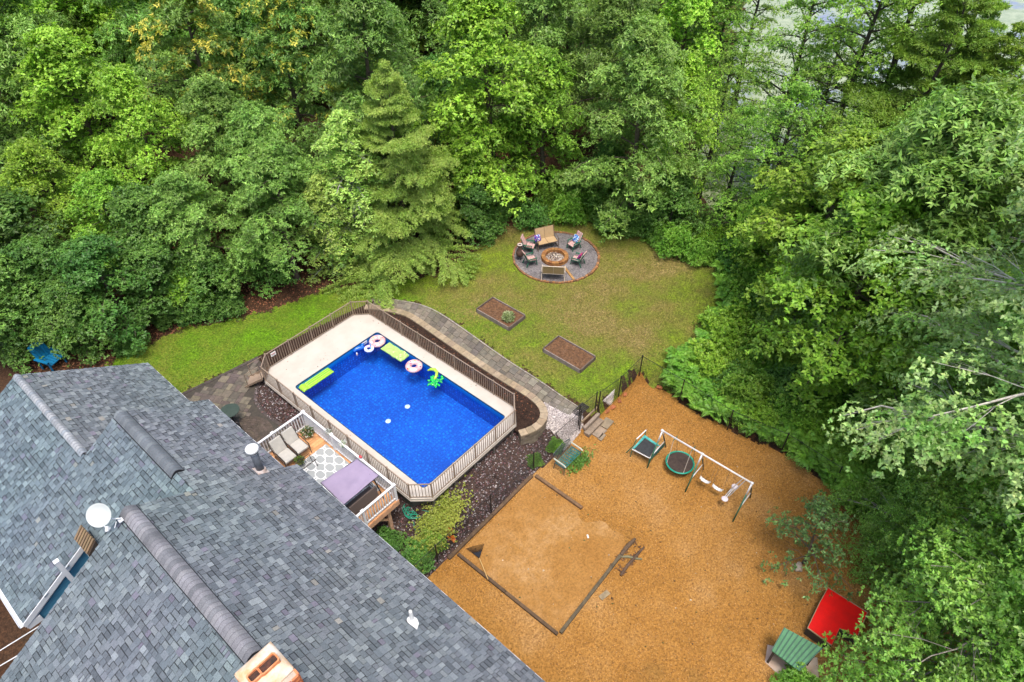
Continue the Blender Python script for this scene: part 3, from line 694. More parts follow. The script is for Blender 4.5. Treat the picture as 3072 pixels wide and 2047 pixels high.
def ridgecap(parent, x, z, y0, y1, w_=.21, lift=.06, vent=True, cols=None, seed=2):
    r = random.Random(seed); mb = MB(); y = y0
    while y < y1:
        ye = min(y+.15, y1); c = r.choice(cols or SHC[:4]); v = r.uniform(.95, 1.05)*(1+.3*mnoise.noise(Vector((y*1.3, seed, 0)))); c = tuple(q*v for q in c)
        pro = [(w_*q_, -SL*w_*abs(q_)**1.7+.03*(1-q_*q_)) for q_ in (-1, -.75, -.5, -.25, 0, .25, .5, .75, 1)]
        vs = [(x+px, y, z+pz+lift+.006) for px, pz in pro]+[(x+px, ye, z+pz+lift) for px, pz in pro]
        mb.add(vs, [(i, i+1, 10+i, 9+i) for i in range(8)], c)
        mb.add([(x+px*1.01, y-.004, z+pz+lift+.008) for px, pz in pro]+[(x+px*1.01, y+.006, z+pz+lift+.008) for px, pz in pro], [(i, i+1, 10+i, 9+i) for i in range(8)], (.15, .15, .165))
        y = ye
    o = obj('ridge_cap', mb, M_SHING, parent)
    s = o.modifiers.new('s', 'SOLIDIFY'); s.thickness = .012; s.offset = -1
    if vent:
        mb = MB()
        for sg in (-1, 1):
            mb.hexa([(x+sg*w_-.02, y0, z-SL*w_-.05), (x+sg*w_+.02, y0, z-SL*w_-.06), (x+sg*w_+.02, y1, z-SL*w_-.06), (x+sg*w_-.02, y1, z-SL*w_-.05)],
                    [(x+sg*w_-.02, y0, z-SL*w_+lift-.004), (x+sg*w_+.02, y0, z-SL*w_+lift-.012), (x+sg*w_+.02, y1, z-SL*w_+lift-.012), (x+sg*w_-.02, y1, z-SL*w_+lift-.004)])
        mb.add([(x-w_, y1, z-SL*w_), (x, y1, z), (x+w_, y1, z-SL*w_), (x+w_, y1, z-SL*w_+lift), (x, y1, z+lift+.03), (x-w_, y1, z-SL*w_+lift)], [(0, 1, 2, 3, 4, 5)][::-1])
        mb.add([(x-w_, y0, z-SL*w_), (x, y0, z), (x+w_, y0, z-SL*w_), (x+w_, y0, z-SL*w_+lift), (x, y0, z+lift+.03), (x-w_, y0, z-SL*w_+lift)], [(5, 4, 3, 2, 1, 0)])
        obj('ridge_vent', mb, mat('vent_black', (.012, .013, .016), rough=.8), parent)
# near wing
mb = MB(); shingles(mb, 5.95, 1.03, .5, YC, zR, seed=3); shingles(mb, -5.2, 1.03, .5, YC, zC_, (.93, 1.0, 1.0), seed=4)  # slope facing away: its darker bluish shade is put into the tint
rC = obj('roof', mb, M_SHING, house, label='near roof wing with the long ridge vent running to the chimney')
mb = MB(); roofslab(mb, 5.93, 1.03, .5, YC-.01, zR); roofslab(mb, -5.2, 1.03, .5, YC-.01, zC_); obj('roof_deck', mb, M_UNDER, rC)
ridgecap(rC, 1.03, 6.95, 8.95, YC-.05, .23, .075, seed=5, cols=[(.185, .19, .205), (.22, .22, .24), (.155, .16, .175), (.235, .235, .25)])
# middle wing
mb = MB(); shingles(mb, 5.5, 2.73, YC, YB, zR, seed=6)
shingles(mb, XL, 2.73, YC, YB, zL, (.89, 1.01, 1.03), cut=lambda x, y: y > YN or x > -.38, seed=7)  # tint again carries the shade of the slope facing away
rB = obj('roof', mb, M_SHING, house, label='middle roof wing with the shorter ridge vent')
mb = MB(); roofslab(mb, 5.48, 2.73, YC, YB-.01, zR); roofslab(mb, XL, 2.73, YN, YB-.01, zL); roofslab(mb, -.38, 2.73, YC, YN, zL); obj('roof_deck', mb, M_UNDER, rB)
ridgecap(rB, 2.73, 5.91, 16.1, YB-.05, .21, .07, seed=8)
# far wing
mb = MB(); shingles(mb, 5.45, 1.25, YB, YA, zA_, seed=9); shingles(mb, XL, 1.25, YB, YA, zL, (.87, 1.0, 1.04), seed=10)  # far slope facing away has its shade in the tint too
rA = obj('roof', mb, M_SHING, house, label='far low roof wing with a pale shingle ridge')
mb = MB(); roofslab(mb, 5.43, 1.25, YB, YA-.01, zA_); roofslab(mb, XL, 1.25, YB, YA-.01, zL); obj('roof_deck', mb, M_UNDER, rA)
ridgecap(rA, 1.25, 5.02, YB+.1, YA-.02, .13, .02, vent=False, cols=[(.30, .32, .34), (.25, .28, .31), (.34, .355, .37)], seed=11)
# walls
def gable(mb, x0, x1, xr, y, zt0, zt1, zr, zb, th=.15):
    P = [(x0, zb), (x1, zb), (x1, zt1), (xr, zr), (x0, zt0)]
    vs = [(x, y, z) for x, z in P]+[(x, y+th, z) for x, z in P]
    mb.add(vs, [(0, 1, 2, 3, 4), (9, 8, 7, 6, 5)]+[((i+1) % 5, i, 5+i, 5+(i+1) % 5) for i in range(5)])
ZG = -1.3
def siding(mb, x0, x1, y, ztop0, ztop1, zb):
    """horizontal clapboards on a wall that faces -y, with a sloping top"""
    z = zb
    while z < max(ztop0, ztop1):
        ze = z+.12
        # clip against the sloping top
        def xat(zz): return x0+(zz-ztop0)/(ztop1-ztop0)*(x1-x0)
        xs0 = x0 if ze <= ztop0 else xat(ze)
        if xs0 < x1-.02:
            mb.hexa([(xs0, y-.022, z), (x1, y-.022, z), (x1, y, z), (xs0, y, z)], [(xs0, y-.008, ze), (x1, y-.008, ze), (x1, y, ze), (xs0, y, ze)], (.9+.2*rnd.random(),)*3)
        z = ze
mb = MB()
gable(mb, -4.9, 5.6, 1.03, .8, zC_(-4.9)-.2, zR(5.6)-.2, 6.72, ZG); gable(mb, -4.9, 5.6, 1.03, YC-.45, zC_(-4.9)-.2, zR(5.6)-.2, 6.72, ZG)
mb.box((5.55, 7.8, (zR(5.55)-.2+ZG)/2), (.12, 13.7, zR(5.55)-.2-ZG)); mb.box((-4.85, 7.8, (zC_(-4.85)-.25+ZG)/2), (.12, 13.7, zC_(-4.85)-.25-ZG))
mb.box((5.15, 17.3, (zR(5.15)-.2+ZG)/2), (.12, 4.7, zR(5.15)-.2-ZG)); mb.box((5.1, 22.6, (zA_(5.1)-.2+ZG)/2), (.12, 5.5, zA_(5.1)-.2-ZG))
mb.box((-2.35, 21.4, (zL(-2.35)-.2+ZG)/2), (.12, 7.3, zL(-2.35)-.2-ZG))
gable(mb, -2.3, 5.1, 1.25, YA-.45, zL(-2.3)-.2, zA_(5.1)-.2, 4.8, ZG)
gable(mb, -.3, 5.1, 2.73, YB-.3, zL(-.3)-.2, zR(5.1)-.2, 5.7, ZG)
siding(mb, -2.35, -.2, YN+.08, zL(-2.35)-.17, zL(-.2)-.17, ZG); mb.add([(-2.35, YN+.08, ZG), (-.2, YN+.08, ZG), (-.2, YN+.08, zL(-.2)-.17), (-2.35, YN+.08, zL(-2.35)-.17)], [(0, 1, 2, 3)], (.8, .8, .8))
mb.box((-.3, (YC+YN)/2, (zL(-.3)-.2+ZG)/2), (.1, YN-YC+.3, zL(-.3)-.2-ZG))
obj('wall', mb, M_BLUE, house)
mb = MB()
mb.hexa([(XL, YN-.03, zL(XL)-.2), (-.38, YN-.03, zL(-.38)-.2), (-.38, YN+.0, zL(-.38)-.2), (XL, YN+.0, zL(XL)-.2)], [(XL, YN-.03, zL(XL)+.03), (-.38, YN-.03, zL(-.38)+.03), (-.38, YN+.0, zL(-.38)+.03), (XL, YN+.0, zL(XL)+.03)])
mb.hexa([(XL, YN, zL(XL)-.24), (-.4, YN, zL(-.4)-.24), (-.4, YN+.06, zL(-.4)-.24), (XL, YN+.06, zL(XL)-.24)], [(XL, YN, zL(XL)-.3), (-.4, YN, zL(-.4)-.2), (-.4, YN+.06, zL(-.4)-.2), (XL, YN+.06, zL(XL)-.2)])
mb.box((-2.52, YN+.1, zL(-2.6)-.33), (.42, .22, .26))
mb.box((-2.33, YN+.045, .4), (.14, .06, 3.2))
for (a, b, xx, zz) in ((YN, YA, XL-.01, zL(XL)), (YC, YB, 5.5+.005, zR(5.5)), (.5, YC, 5.955, zR(5.95)), (YB, YA, 5.455, zA_(5.45))): mb.box((xx, (a+b)/2, zz-.10), (.03, b-a, .16))
obj('fascia', mb, M_FASC, house)
mb = MB(); mb.box((XL-.08, (YN+YA)/2, zL(XL)-.09), (.10, YA-YN, .02)); mb.box((XL-.13, (YN+YA)/2, zL(XL)-.05), (.012, YA-YN, .10)); obj('gutter', mb, M_FASC, house)
# brown slatted infill and the white pipe in the slot between the wings
mb = MB(); q = [at(z4(*p), z) for p, z in (((635, 335), 4.25), ((745, 455), 4.2), ((690, 570), 3.9), ((585, 445), 3.95))]
zz = (4.3, 4.2, 3.9, 4.0)
q = [at(z4(*p), z) for p, z in (((635, 335), 4.75), ((745, 455), 4.75), ((690, 570), 4.45), ((585, 445), 4.45))]
for k in range(7):
    a = Vector((*lerp2(q[0], q[1], k/7), zz[0]+(zz[1]-zz[0])*k/7)); a.z = 4.75; a2 = Vector((*lerp2(q[0], q[1], (k+.62)/7), 4.75)); d = Vector((*lerp2(q[3], q[2], k/7), 4.45)); d2 = Vector((*lerp2(q[3], q[2], (k+.62)/7), 4.45))
    mb.bar((a+a2)/2, (d+d2)/2, .07, .05, mcol((.19, .135, .08), .2))
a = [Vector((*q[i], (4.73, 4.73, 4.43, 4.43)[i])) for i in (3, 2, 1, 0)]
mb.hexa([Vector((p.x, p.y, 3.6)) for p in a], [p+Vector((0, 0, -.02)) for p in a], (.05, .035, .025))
obj('slatted_infill', mb, mat('cedar', (.9, .9, .9), (1.2, 1.1, 1), 8, .8, attr=True), house)
x, y = at(z4(556, 752), 3.5); mb = MB(); mb.box((x, y, 3.85), (.13, .13, 1.3)); mb.box((x, y, 4.505), (.15, .15, .02)); obj('vent_pipe', mb, M_FASC, house)
# windows and door towards the deck
M_GLASS = mat('window_glass', (.03, .04, .05), rough=.08, spec=.8)
for y, zc_, hw in ((16.6, 2.2, .5), (9, 2.0, .6), (6, 2.0, .6), (22.5, 1.2, .5)):
    xx = 5.16 if 15 < y < 20 else (5.16 if y > 20 else 5.61)
    mb = MB(); mb.box((xx+.06, y, zc_), (.04, hw*2+.16, 1.26)); f = obj('window', mb, M_FASC, house); mb = MB(); mb.box((xx+.085, y, zc_), (.02, hw*2, 1.1)); obj('pane', mb, M_GLASS, f)
mb = MB(); mb.box((5.64, 14.3, 1.95), (.04, 1.0, 2.1)); f = obj('door', mb, M_FASC, house); mb = MB(); mb.box((5.67, 14.3, 2.05), (.02, .7, 1.7)); obj('pane', mb, M_GLASS, f)
# chimney
ch = thing('chimney', 'brick chimney with a rounded cream crown and two orange flues on the roof ridge', 'chimney', (.9, 8.3, 6.5))
M_BRICK = mat('chimney_brick', (.9, .9, .9), (1.15, 1.1, 1.0), 9, .85, .3, 40, attr=True)
CZ = 7.55; xa, ya = .50, 7.55; xb, yb = 1.42, 8.58
mb = MB(); z = 5.6; kk = 0
while z < CZ-.1:
    for (p, q, ln) in (((xa, ya), (xb, ya), xb-xa), ((xb, ya), (xb, yb), yb-ya), ((xb, yb), (xa, yb), xb-xa), ((xa, yb), (xa, ya), yb-ya)):
        nb = round(ln/.2); of = (kk % 2)*.5
        for i in range(nb+1):
            u0 = max(0, (i-of)/nb); u1 = min(1, (i+1-of)/nb)
            if u1-u0 < .02: continue
            P = lerp2(p, q, u0+.012); R_ = lerp2(p, q, u1-.012); mb.bar((*P, z+.03), (*R_, z+.03), .05, .058, mcol(rnd.choice([(.50, .14, .05), (.58, .20, .08), (.40, .10, .05)]), .15))
    z += .07; kk += 1
mb.box(((xa+xb)/2, (ya+yb)/2, (5.6+CZ-.1)/2), (xb-xa-.01, yb-ya-.01, CZ-5.7), col=(.42, .36, .30)); obj('brick_stack', mb, M_BRICK, ch)
import bmesh
def crown_plate(mb, x0, x1, y0, y1, holes, z0, z1, N=26):
    def f(x, y):
        e = min(x-x0, x1-x, y-y0, y1-y); return z0+(z1-z0)*min(1, max(0, e)/.22)**.6
    V = []; ix = {}
    for i in range(N+1):
        for j in range(N+1):
            x = x0+(x1-x0)*i/N; y = y0+(y1-y0)*j/N; V.append((x, y, f(x, y)))
    F = []
    for i in range(N):
        for j in range(N):
            x = x0+(x1-x0)*(i+.5)/N; y = y0+(y1-y0)*(j+.5)/N
            if any(abs(x-hx) < hw and abs(y-hy) < hl for hx, hy, hw, hl in holes): continue
            F.append((i*(N+1)+j, (i+1)*(N+1)+j, (i+1)*(N+1)+j+1, i*(N+1)+j+1))
    mb.add(V, F)
H1 = (1.02, 8.14, .17, .14); 
fl = [(*at(z4(2100, 1420), CZ+.22), .235, .135), (*at(z4(1992, 1512), CZ+.22), .15, .125)]
mb = MB(); crown_plate(mb, xa-.02, xb+.02, ya+.16, yb+.04, [], CZ-.04, CZ+.13)
mb.ring([(xa-.02, ya+.16), (xb+.02, ya+.16), (xb+.02, yb+.04), (xa-.02, yb+.04)], [(xa+.03, ya+.2), (xb-.03, ya+.2), (xb-.03, yb), (xa+.03, yb)], CZ-.12, CZ-.04)
obj('crown', mb, mat('cream_mortar', (.60, .36, .18), (.74, .68, .58), 2.4, .8, .2, 12), ch, True)
for hx, hy, hw, hl in fl:
    mb = MB(); mb.ring(rrect(hx-hw, hx+hw, hy-hl, hy+hl, .06), rrect(hx-hw+.035, hx+hw-.035, hy-hl+.035, hy+hl-.035, .04), CZ, CZ+.23); mb2 = MB(); mb2.prism(rrect(hx-hw+.036, hx+hw-.036, hy-hl+.036, hy+hl-.036, .04), CZ, CZ+.15)
    f = obj('flue', mb, mat('terracotta', (.62, .20, .07), (.70, .30, .14), 9, .8), ch, bevel=.01); obj('flue_opening', mb2, mat('soot', (.03, .022, .02), (.10, .04, .025), 12, .95), f)
# stove pipe
bx, by = at((780, 1405), 4.78); bz = zR(bx)
sp = thing('stove_pipe', 'dark metal stove pipe with a round white cap on the roof edge above the deck', 'flue', (bx, by, bz))
mb = MB(); mb.tube([(bx, by, bz-.1), (bx, by, bz+1.02)], .13, 20); obj('pipe', mb, mat('dark_pipe', (.10, .115, .135), (.15, .165, .19), 6, .45, metal=.3), sp, True)
mb = MB(); mb.lathe([(.15, 1.0), (.185, 1.03), (.185, 1.07)], (bx, by, bz), 24); obj('collar', mb, mat('black_band', (.03, .03, .03), rough=.5), sp)
mb = MB(); mb.lathe([(.19, 1.08), (.215, 1.10), (.215, 1.17), (.20, 1.20), (.12, 1.245), (.01, 1.26)], (bx, by, bz), 28); mb.lathe([(.16, .98), (.17, 1.0), (.14, 1.01)], (bx, by, bz), 24); obj('cap', mb, mat('cap_white', (.72, .73, .72), rough=.4), sp, True)
mb = MB(); mb.M = Matrix.Translation((bx, by, bz+.02))@Matrix.Rotation(math.atan(SL), 4, 'Y'); mb.box((0, 0, 0), (.42, .38, .015)); mb.lathe([(.19, 0), (.14, .1)], (0, 0, .01), 20); obj('flashing', mb, mat('flashing', (.45, .42, .42), (.50, .36, .28), 5, .6), sp)
bx, by = at((1238, 1866), 4.5); bx, by = at((1238, 1866), zR(bx)); bz = zR(bx)
sp = thing('plumbing_vent', 'thin white plastic vent pipe with white flashing low on the near roof', 'vent pipe', (bx, by, bz))
mb = MB(); mb.tube([(bx, by, bz-.05), (bx, by, bz+.58)], .052, 16, False); mb.tube([(bx, by, bz+.57), (bx, by, bz+.3)], .04, 16); obj('pipe', mb, M_WHITE, sp, True)
mb = MB(); mb.M = Matrix.Translation((bx, by, bz+.025))@Matrix.Rotation(math.atan(SL), 4, 'Y'); mb.lathe([(.16, 0), (.16, .012)], (0, 0, 0), 24); mb.hexa([(-.12, -.3, 0), (.10, -.16, 0), (.1, .02, 0), (-.16, .02, 0)], [(-.12, -.3, .01), (.10, -.16, .01), (.1, .02, .01), (-.16, .02, .01)]); mb.lathe([(.085, 0), (.065, .08)], (0, 0, .01), 20); obj('flashing', mb, M_WHITE, sp)
# dish
dz = 7.3; dx_, dy_ = at(z4(785, 255), dz)
ds = thing('satellite_dish', 'round off-white satellite dish on an arm at the end of the near roof ridge', 'satellite dish', (dx_, dy_, 6.6))
mb = MB(); D = Vector((-.50, -.50, .70)).normalized(); q = D.to_track_quat('Z', 'Y').to_matrix().to_4x4()
mb.M = Matrix.Translation((dx_, dy_, dz))@q; mb.lathe([(.01, .0), (.12, .006), (.24, .025), (.325, .05), (.385, .078), (.395, .078), (.39, .065), (.33, .03), (.24, .0), (.1, -.02), (.01, -.025)][::-1], (0, 0, 0), 36, sx=.84, sy=.82)
obj('reflector', mb, mat('dish_white', (.46, .50, .50), (.50, .53, .51), 4, .45), ds, True)
mx, my = at(z4(940, 290), 6.98); M_GAL = mat('painted_arm', (.62, .64, .66), rough=.4)
mb = MB(); mb.tube([(dx_+.05, dy_+.04, dz-.06), (dx_+.14, dy_-.12, dz-.25), (mx, my, 7.02), (mx, my, 6.9)], .022, 8); mb.box((mx, my, 6.93), (.12, .14, .03)); mb.tube([(mx-.1, my-.02, 7.0), (mx-.22, my-.06, 6.87)], .014, 6); obj('mount_arm', mb, M_GAL, ds)
lx, ly = at(z4(845, 375), 7.35); mb = MB(); mb.tube([(dx_-.08, dy_-.14, dz-.18), (lx, ly, 7.38)], .016, 6); mb.tube([(lx-.03, ly-.03, 7.36), (lx+.04, ly+.04, 7.44)], [.05, .042], 12); mb.tube([(lx+.07, ly, 7.38), (lx+.02, ly, 7.34)], .03, 10); obj('feed_horn', mb, M_GAL, ds)
#@@PART4
# ------------------------------------------------------------------ house deck
DZ = .9; DX0, DX1, DY0, DY1 = 5.25, 8.45, 13.15, 18.85
deck = thing('raised_deck', 'raised wooden deck with white railing between the house and the pool', 'deck', (7, 16, -.8))
M_WOODO = mat('cedar_boards', (.80, .78, .75), (1.2, 1.15, 1.1), 5, .65, .1, 30, attr=True)
M_RAIL = mat('railing_white', (.72, .72, .74), (.78, .78, .79), 2, .45)
def wood(c, v=.15): return mcol(c, v)
mb = MB(); y = DY0
while y < DY1-.02:
    x = DX0
    while x < DX1-.05:
        l = min(rnd.uniform(1.0, 3), DX1-x)
        if DX1-x-l < .3: l = DX1-x
        mb.box((x+l/2, y+.07, DZ-.014), (l-.006, .132, .028), col=wood((.56, .29, .13), .2)); x += l
    y += .14
obj('floor_boards', mb, M_WOODO, deck)
mb = MB(); mb.box(((DX0+DX1)/2, DY0+.02, DZ-.16), (DX1-DX0, .045, .26), col=(.62, .36, .22)); mb.box((DX1-.02, (DY0+DY1)/2, DZ-.16), (.045, DY1-DY0-.1, .26), col=(.58, .33, .2)); mb.box(((DX0+DX1)/2, DY1-.02, DZ-.16), (DX1-DX0, .045, .26), col=(.55, .32, .2))
for k in range(12): mb.box(((DX0+DX1)/2-.05, DY0+.4+k*.45, DZ-.15), (DX1-DX0-.2, .04, .2), col=(.4, .25, .16))
obj('rim_joist', mb, M_WOODO, deck)
for x, y in ((7.95, 13.3), (8.1, 15.9), (8.1, 18.6), (5.6, 13.3)):
    zg = hh(x, y); mb = MB(); mb.box((x, y, (zg+DZ-.3)/2), (.14, .14, DZ-.28-zg), col=(.60, .36, .24)); mb.bar((x-.55, y, DZ-.32), (x, y, DZ-.95), .05, .09, (.55, .33, .2)) if y < 14 and x > 7 else None
    obj('support_post', mb, M_WOODO, deck)
RH = .95
cor = [(5.4, DY0+.07), (DX1-.07, DY0+.07), (DX1-.07, DY1-.07), (5.4, DY1-.07)]
for (p, q, ns) in ((cor[0], cor[1], 2), (cor[1], cor[2], 3), (cor[2], cor[3], 2)):
    for i in range(ns):
        a = lerp2(p, q, i/ns); b_ = lerp2(p, q, (i+1)/ns)
        if not (p is cor[0] and i == 0):
            mb = MB(); mb.box((*a, DZ+RH/2), (.1, .1, RH+.02)); mb.box((*a, DZ+RH+.02), (.13, .13, .03)); obj('railing_post', mb, M_RAIL, deck)
        L = math.hypot(b_[0]-a[0], b_[1]-a[1]); n_ = int(L/.115)
        mb = MB(); mb.bar((*a, DZ+RH-.02), (*b_, DZ+RH-.02), .085, .05); mb.bar((*a, DZ+.12), (*b_, DZ+.12), .045, .07)
        for k in range(1, n_): mb.box((*lerp2(a, b_, k/n_), DZ+.53), (.036, .036, .8))
        obj('railing_section', mb, M_RAIL, deck)
# rug
m, n, b = newmat('trellis_rug'); b.inputs['Roughness'].default_value = .95
tc = n.nodes.new('ShaderNodeTexCoord'); sx_ = n.nodes.new('ShaderNodeSeparateXYZ'); n.links.new(tc.outputs['Object'], sx_.inputs[0])
def mth(op, a, b_=None, c_=None):
    q = n.nodes.new('ShaderNodeMath'); q.operation = op
    for i, v in enumerate((a, b_, c_)):
        if v is None: continue
        if isinstance(v, (int, float)): q.inputs[i].default_value = v
        else: n.links.new(v, q.inputs[i])
    return q.outputs[0]
X = mth('MULTIPLY', sx_.outputs[0], 2*PI/.46); Y = mth('MULTIPLY', sx_.outputs[1], 2*PI/.62)
s1 = mth('ADD', mth('COSINE', X), mth('COSINE', Y)); s2 = mth('MULTIPLY', mth('MULTIPLY', mth('COSINE', mth('MULTIPLY', X, 2)), mth('COSINE', mth('MULTIPLY', Y, 2))), .42)
v = mth('ABSOLUTE', mth('ADD', s1, s2)); msk = mth('LESS_THAN', v, .30)
t = noise_node(n, 120, 2)
n.links.new(mixc(n, 1.0, mixc(n, msk, (.34, .36, .36), (.78, .78, .76)), ramp(n, t.outputs[0], [(.3, (.8, .8, .8)), (.7, (1.1, 1.1, 1.1))]).outputs[0], 'MULTIPLY'), b.inputs['Base Color'])
mb = MB(); mb.box((7.2, 15.75, DZ+.006), (2.2, 3.4, .008)); tag(obj('patterned_rug', mb, m, loc=(7.2, 15.75, DZ)), 'grey rug with a white trellis pattern spread over the deck boards', 'rug')
# twin loungers
M_CUSH = mat('grey_cushion', (.42, .40, .36), (.48, .455, .41), 5, .9, .15, 50); M_BRZ = mat('bronze_frame', (.05, .035, .028), rough=.45)
def lounger(x, y, lab):
    t = thing('deck_lounger', lab, 'lounge chair', (x, y, DZ), 'cushioned loungers on the deck')
    s = .27
    mb = MB()
    for sg in (-1, 1):
        X_ = x+sg*.29
        mb.tube([(X_, y+.36, DZ+.02), (X_, y+.30, DZ+.34), (X_, y+.62, DZ+.92)], .016, 6); mb.tube([(X_, y-.42, DZ+.02), (X_, y-.36, DZ+.36), (X_, y+.3, DZ+.33)], .016, 6)
        mb.tube([(X_, y-.42, DZ+.3), (X_, y-.38, DZ+.58), (X_, y+.1, DZ+.62), (X_, y+.42, DZ+.55)], .02, 6)
    mb.tube([(x-.29, y+.62, DZ+.9), (x+.29, y+.62, DZ+.9)], .016, 6); mb.tube([(x-.29, y-.40, DZ+.32), (x+.29, y-.40, DZ+.32)], .016, 6)
    obj('frame', mb, M_BRZ, t)
    mb = MB(); mb.box((x, y-.08, DZ+.40), (.52, .62, .10)); obj('seat_cushion', mb, M_CUSH, t, bevel=.03)
    mb = MB(); mb.box((x, y+.43, DZ+.66), (.52, .11, .64), rx=-.48); obj('back_cushion', mb, M_CUSH, t, bevel=.03)
lounger(6.76, 17.92, 'left of the two grey cushioned loungers on the deck, nearer the roof')
lounger(7.36, 17.95, 'right of the two grey cushioned loungers on the deck, nearer the pool')
# side table and plants
tt = thing('glass_table', 'small dark metal side table with a see-through top next to the rug', 'table', (7.0, 16.95, DZ))
mb = MB()
mb.tube([(6.72, 16.75, 1.38), (7.38, 16.75, 1.38), (7.38, 17.2, 1.38), (6.72, 17.2, 1.38), (6.72, 16.75, 1.38)], .018, 6)
for k in range(1, 12): mb.tube([(6.72+.06*k, 16.75, 1.38), (6.72+.06*k, 17.2, 1.38)], .005, 4)
obj('top', mb, M_BRZ, tt)
for x, y in ((6.75, 16.8), (7.35, 16.8), (7.35, 17.15), (6.75, 17.15)): mb = MB(); mb.tube([(x, y, 1.37), (x+(x-7.05)*.15, y, DZ+.01)], .014, 6); obj('leg', mb, M_BRZ, tt)
def leafball(mb, c, r, n_, L, cols, seed, flat=.8):
    R = random.Random(seed)
    for i in range(n_):
        d = Vector((R.gauss(0, 1), R.gauss(0, 1), R.gauss(0, 1)*flat+.3)).normalized(); p = Vector(c)+d*r*R.random()**.5
        t_ = (d+Vector((R.gauss(0, .4), R.gauss(0, .4), R.gauss(0, .4)))).normalized(); s_ = t_.cross(Vector((R.gauss(0, .3), R.gauss(0, .3), 1))).normalized()
        l = L*R.uniform(.6, 1.2); mb.add([p, p+t_*l*.5+s_*l*.24, p+t_*l, p+t_*l*.5-s_*l*.24], [(0, 1, 2, 3)], mcol(R.choice(cols), .25))
M_LEAFP = leafmat('plant_leaf', (.9, .9, .9), (1.05, 1.05, 1.05), .25, hue=.0)
def potplant(x, y, z, r, lab, fl):
    t = thing('potted_plant', lab, 'plant', (x, y, z)); mb = MB(); mb.lathe([(r*.55, 0), (r*.8, r*1.2), (r*.85, r*1.25), (r*.7, r*1.25)], (x, y, z), 18); obj('pot', mb, mat('pot', (.30, .20, .13), rough=.7), t, True)
    mb = MB(); leafball(mb, (x, y, z+r*1.6), r*1.3, 260, r*.7, [(.07, .14, .03), (.12, .22, .05), (.05, .10, .03)]+([(.7, .68, .6)] if fl else [(.25, .32, .05)]), 5); obj('foliage', mb, M_LEAFP, t)
potplant(8.10, 18.35, DZ, .17, 'white flowering potted plant in the corner of the deck', True)
potplant(7.0, 17.35, 1.0, .13, 'small yellow green potted plant beside the glass side table', False)
# window boxes on the long rail
for k, y in enumerate((17.1, 16.2)):
    mb = MB(); leafball(mb, (8.38, y, DZ+.98), .13, 120, .07, [(.7, .7, .68), (.5, .52, .5), (.1, .18, .06)], 9+k)
    tag(obj('rail_flowers', mb, M_LEAFP, loc=(8.38, y, DZ+.9)), ('white flower clump on the long deck rail, nearer the potted plant', 'white flower clump on the long deck rail, nearer the lilac canopy')[k], 'flowers', 'flower clumps on the deck rail')
# canopy swing
cs = thing('canopy_swing', 'black framed porch swing under a lilac fabric canopy at the near end of the deck', 'porch swing', (7.2, 14.0, DZ))
CZ0 = 2.45; ca = [at(zA(*p), z) for p, z in (((755, 1000), CZ0), ((1010, 1250), CZ0-.12), ((1405, 920), CZ0-.12), ((1160, 735), CZ0))]
V = []; nu, nv = 24, 14
for i in range(nu+1):
    for j in range(nv+1):
        u, v_ = i/nu, j/nv; a = lerp2(ca[0], ca[3], u); b_ = lerp2(ca[1], ca[2], u); p = lerp2(a, b_, v_)
        z = CZ0-.12*v_-.05*math.sin(PI*u)*math.sin(PI*v_)+.022*math.sin(v_*17+u*5)*math.sin(PI*u)+.018*math.sin(v_*7-u*9+1)*math.sin(PI*v_)
        V.append((*p, z))
mb = MB(); mb.add(V, [(i*(nv+1)+j, i*(nv+1)+j+1, (i+1)*(nv+1)+j+1, (i+1)*(nv+1)+j) for i in range(nu) for j in range(nv)])
o = obj('canopy', mb, mat('lilac_fabric', (.26, .21, .31), (.31, .25, .36), 1.5, .85, .1, 90), cs, True); s = o.modifiers.new('s', 'SOLIDIFY'); s.thickness = .012
M_BLK = mat('black_metal', (.015, .015, .017), rough=.4)
mb = MB(); P = [(*c, z-.02) for c, z in zip(ca, (CZ0, CZ0-.12, CZ0-.12, CZ0))]; mb.tube(P+[P[0]], .018, 6)
obj('canopy_frame', mb, M_BLK, cs)
for x, top in ((6.55, lerp2(ca[0], ca[1], .5)), (8.0, lerp2(ca[3], ca[2], .5))):
    for sg in (-1, 1): mb = MB(); mb.tube([(*top, CZ0-.08), (top[0], top[1]+sg*.62, DZ+.03)], .024, 8); obj('leg', mb, M_BLK, cs)
mb = MB(); mb.box((7.28, 13.93, DZ+.45), (1.25, .52, .08)); mb.box((7.28, 13.66, DZ+.72), (1.25, .07, .5), rx=-.15); obj('seat', mb, mat('sling_brown', (.10, .075, .065), rough=.8), cs, bevel=.015)
mb = MB()
for x in (6.62, 7.94): mb.tube([(x, 13.65, DZ+.95), (x, 13.7, DZ+.66), (x, 14.2, DZ+.66), (x, 14.2, DZ+.42), (x, 13.65, DZ+.42)], .014, 6); mb.tube([(x, 13.95, DZ+.66), (x, 13.95, CZ0-.1)], .008, 5)
obj('swing_arm', mb, M_BLK, cs)
for p, c, lab in (((1120, 905), (.5, .03, .04), 'red bird ornament clipped to the long deck rail'),):
    x, y = at(zA(1232, 700), DZ+1.0); mb = MB(); mb.tube([(8.38, y, DZ+.9), (8.38, y, DZ+1.02)], .008, 5, col=(.05, .05, .05)); mb.blob((8.38, y, DZ+1.07), (.12, .16, .12), 3, col=c); mb.add([(8.38, y-.05, DZ+1.09), (8.38, y-.2, DZ+1.14), (8.4, y-.17, DZ+1.04)], [(0, 1, 2)], c)
    tag(obj('bird_ornament', mb, M_VIN, loc=(8.38, y, DZ+.9)), lab, 'ornament')
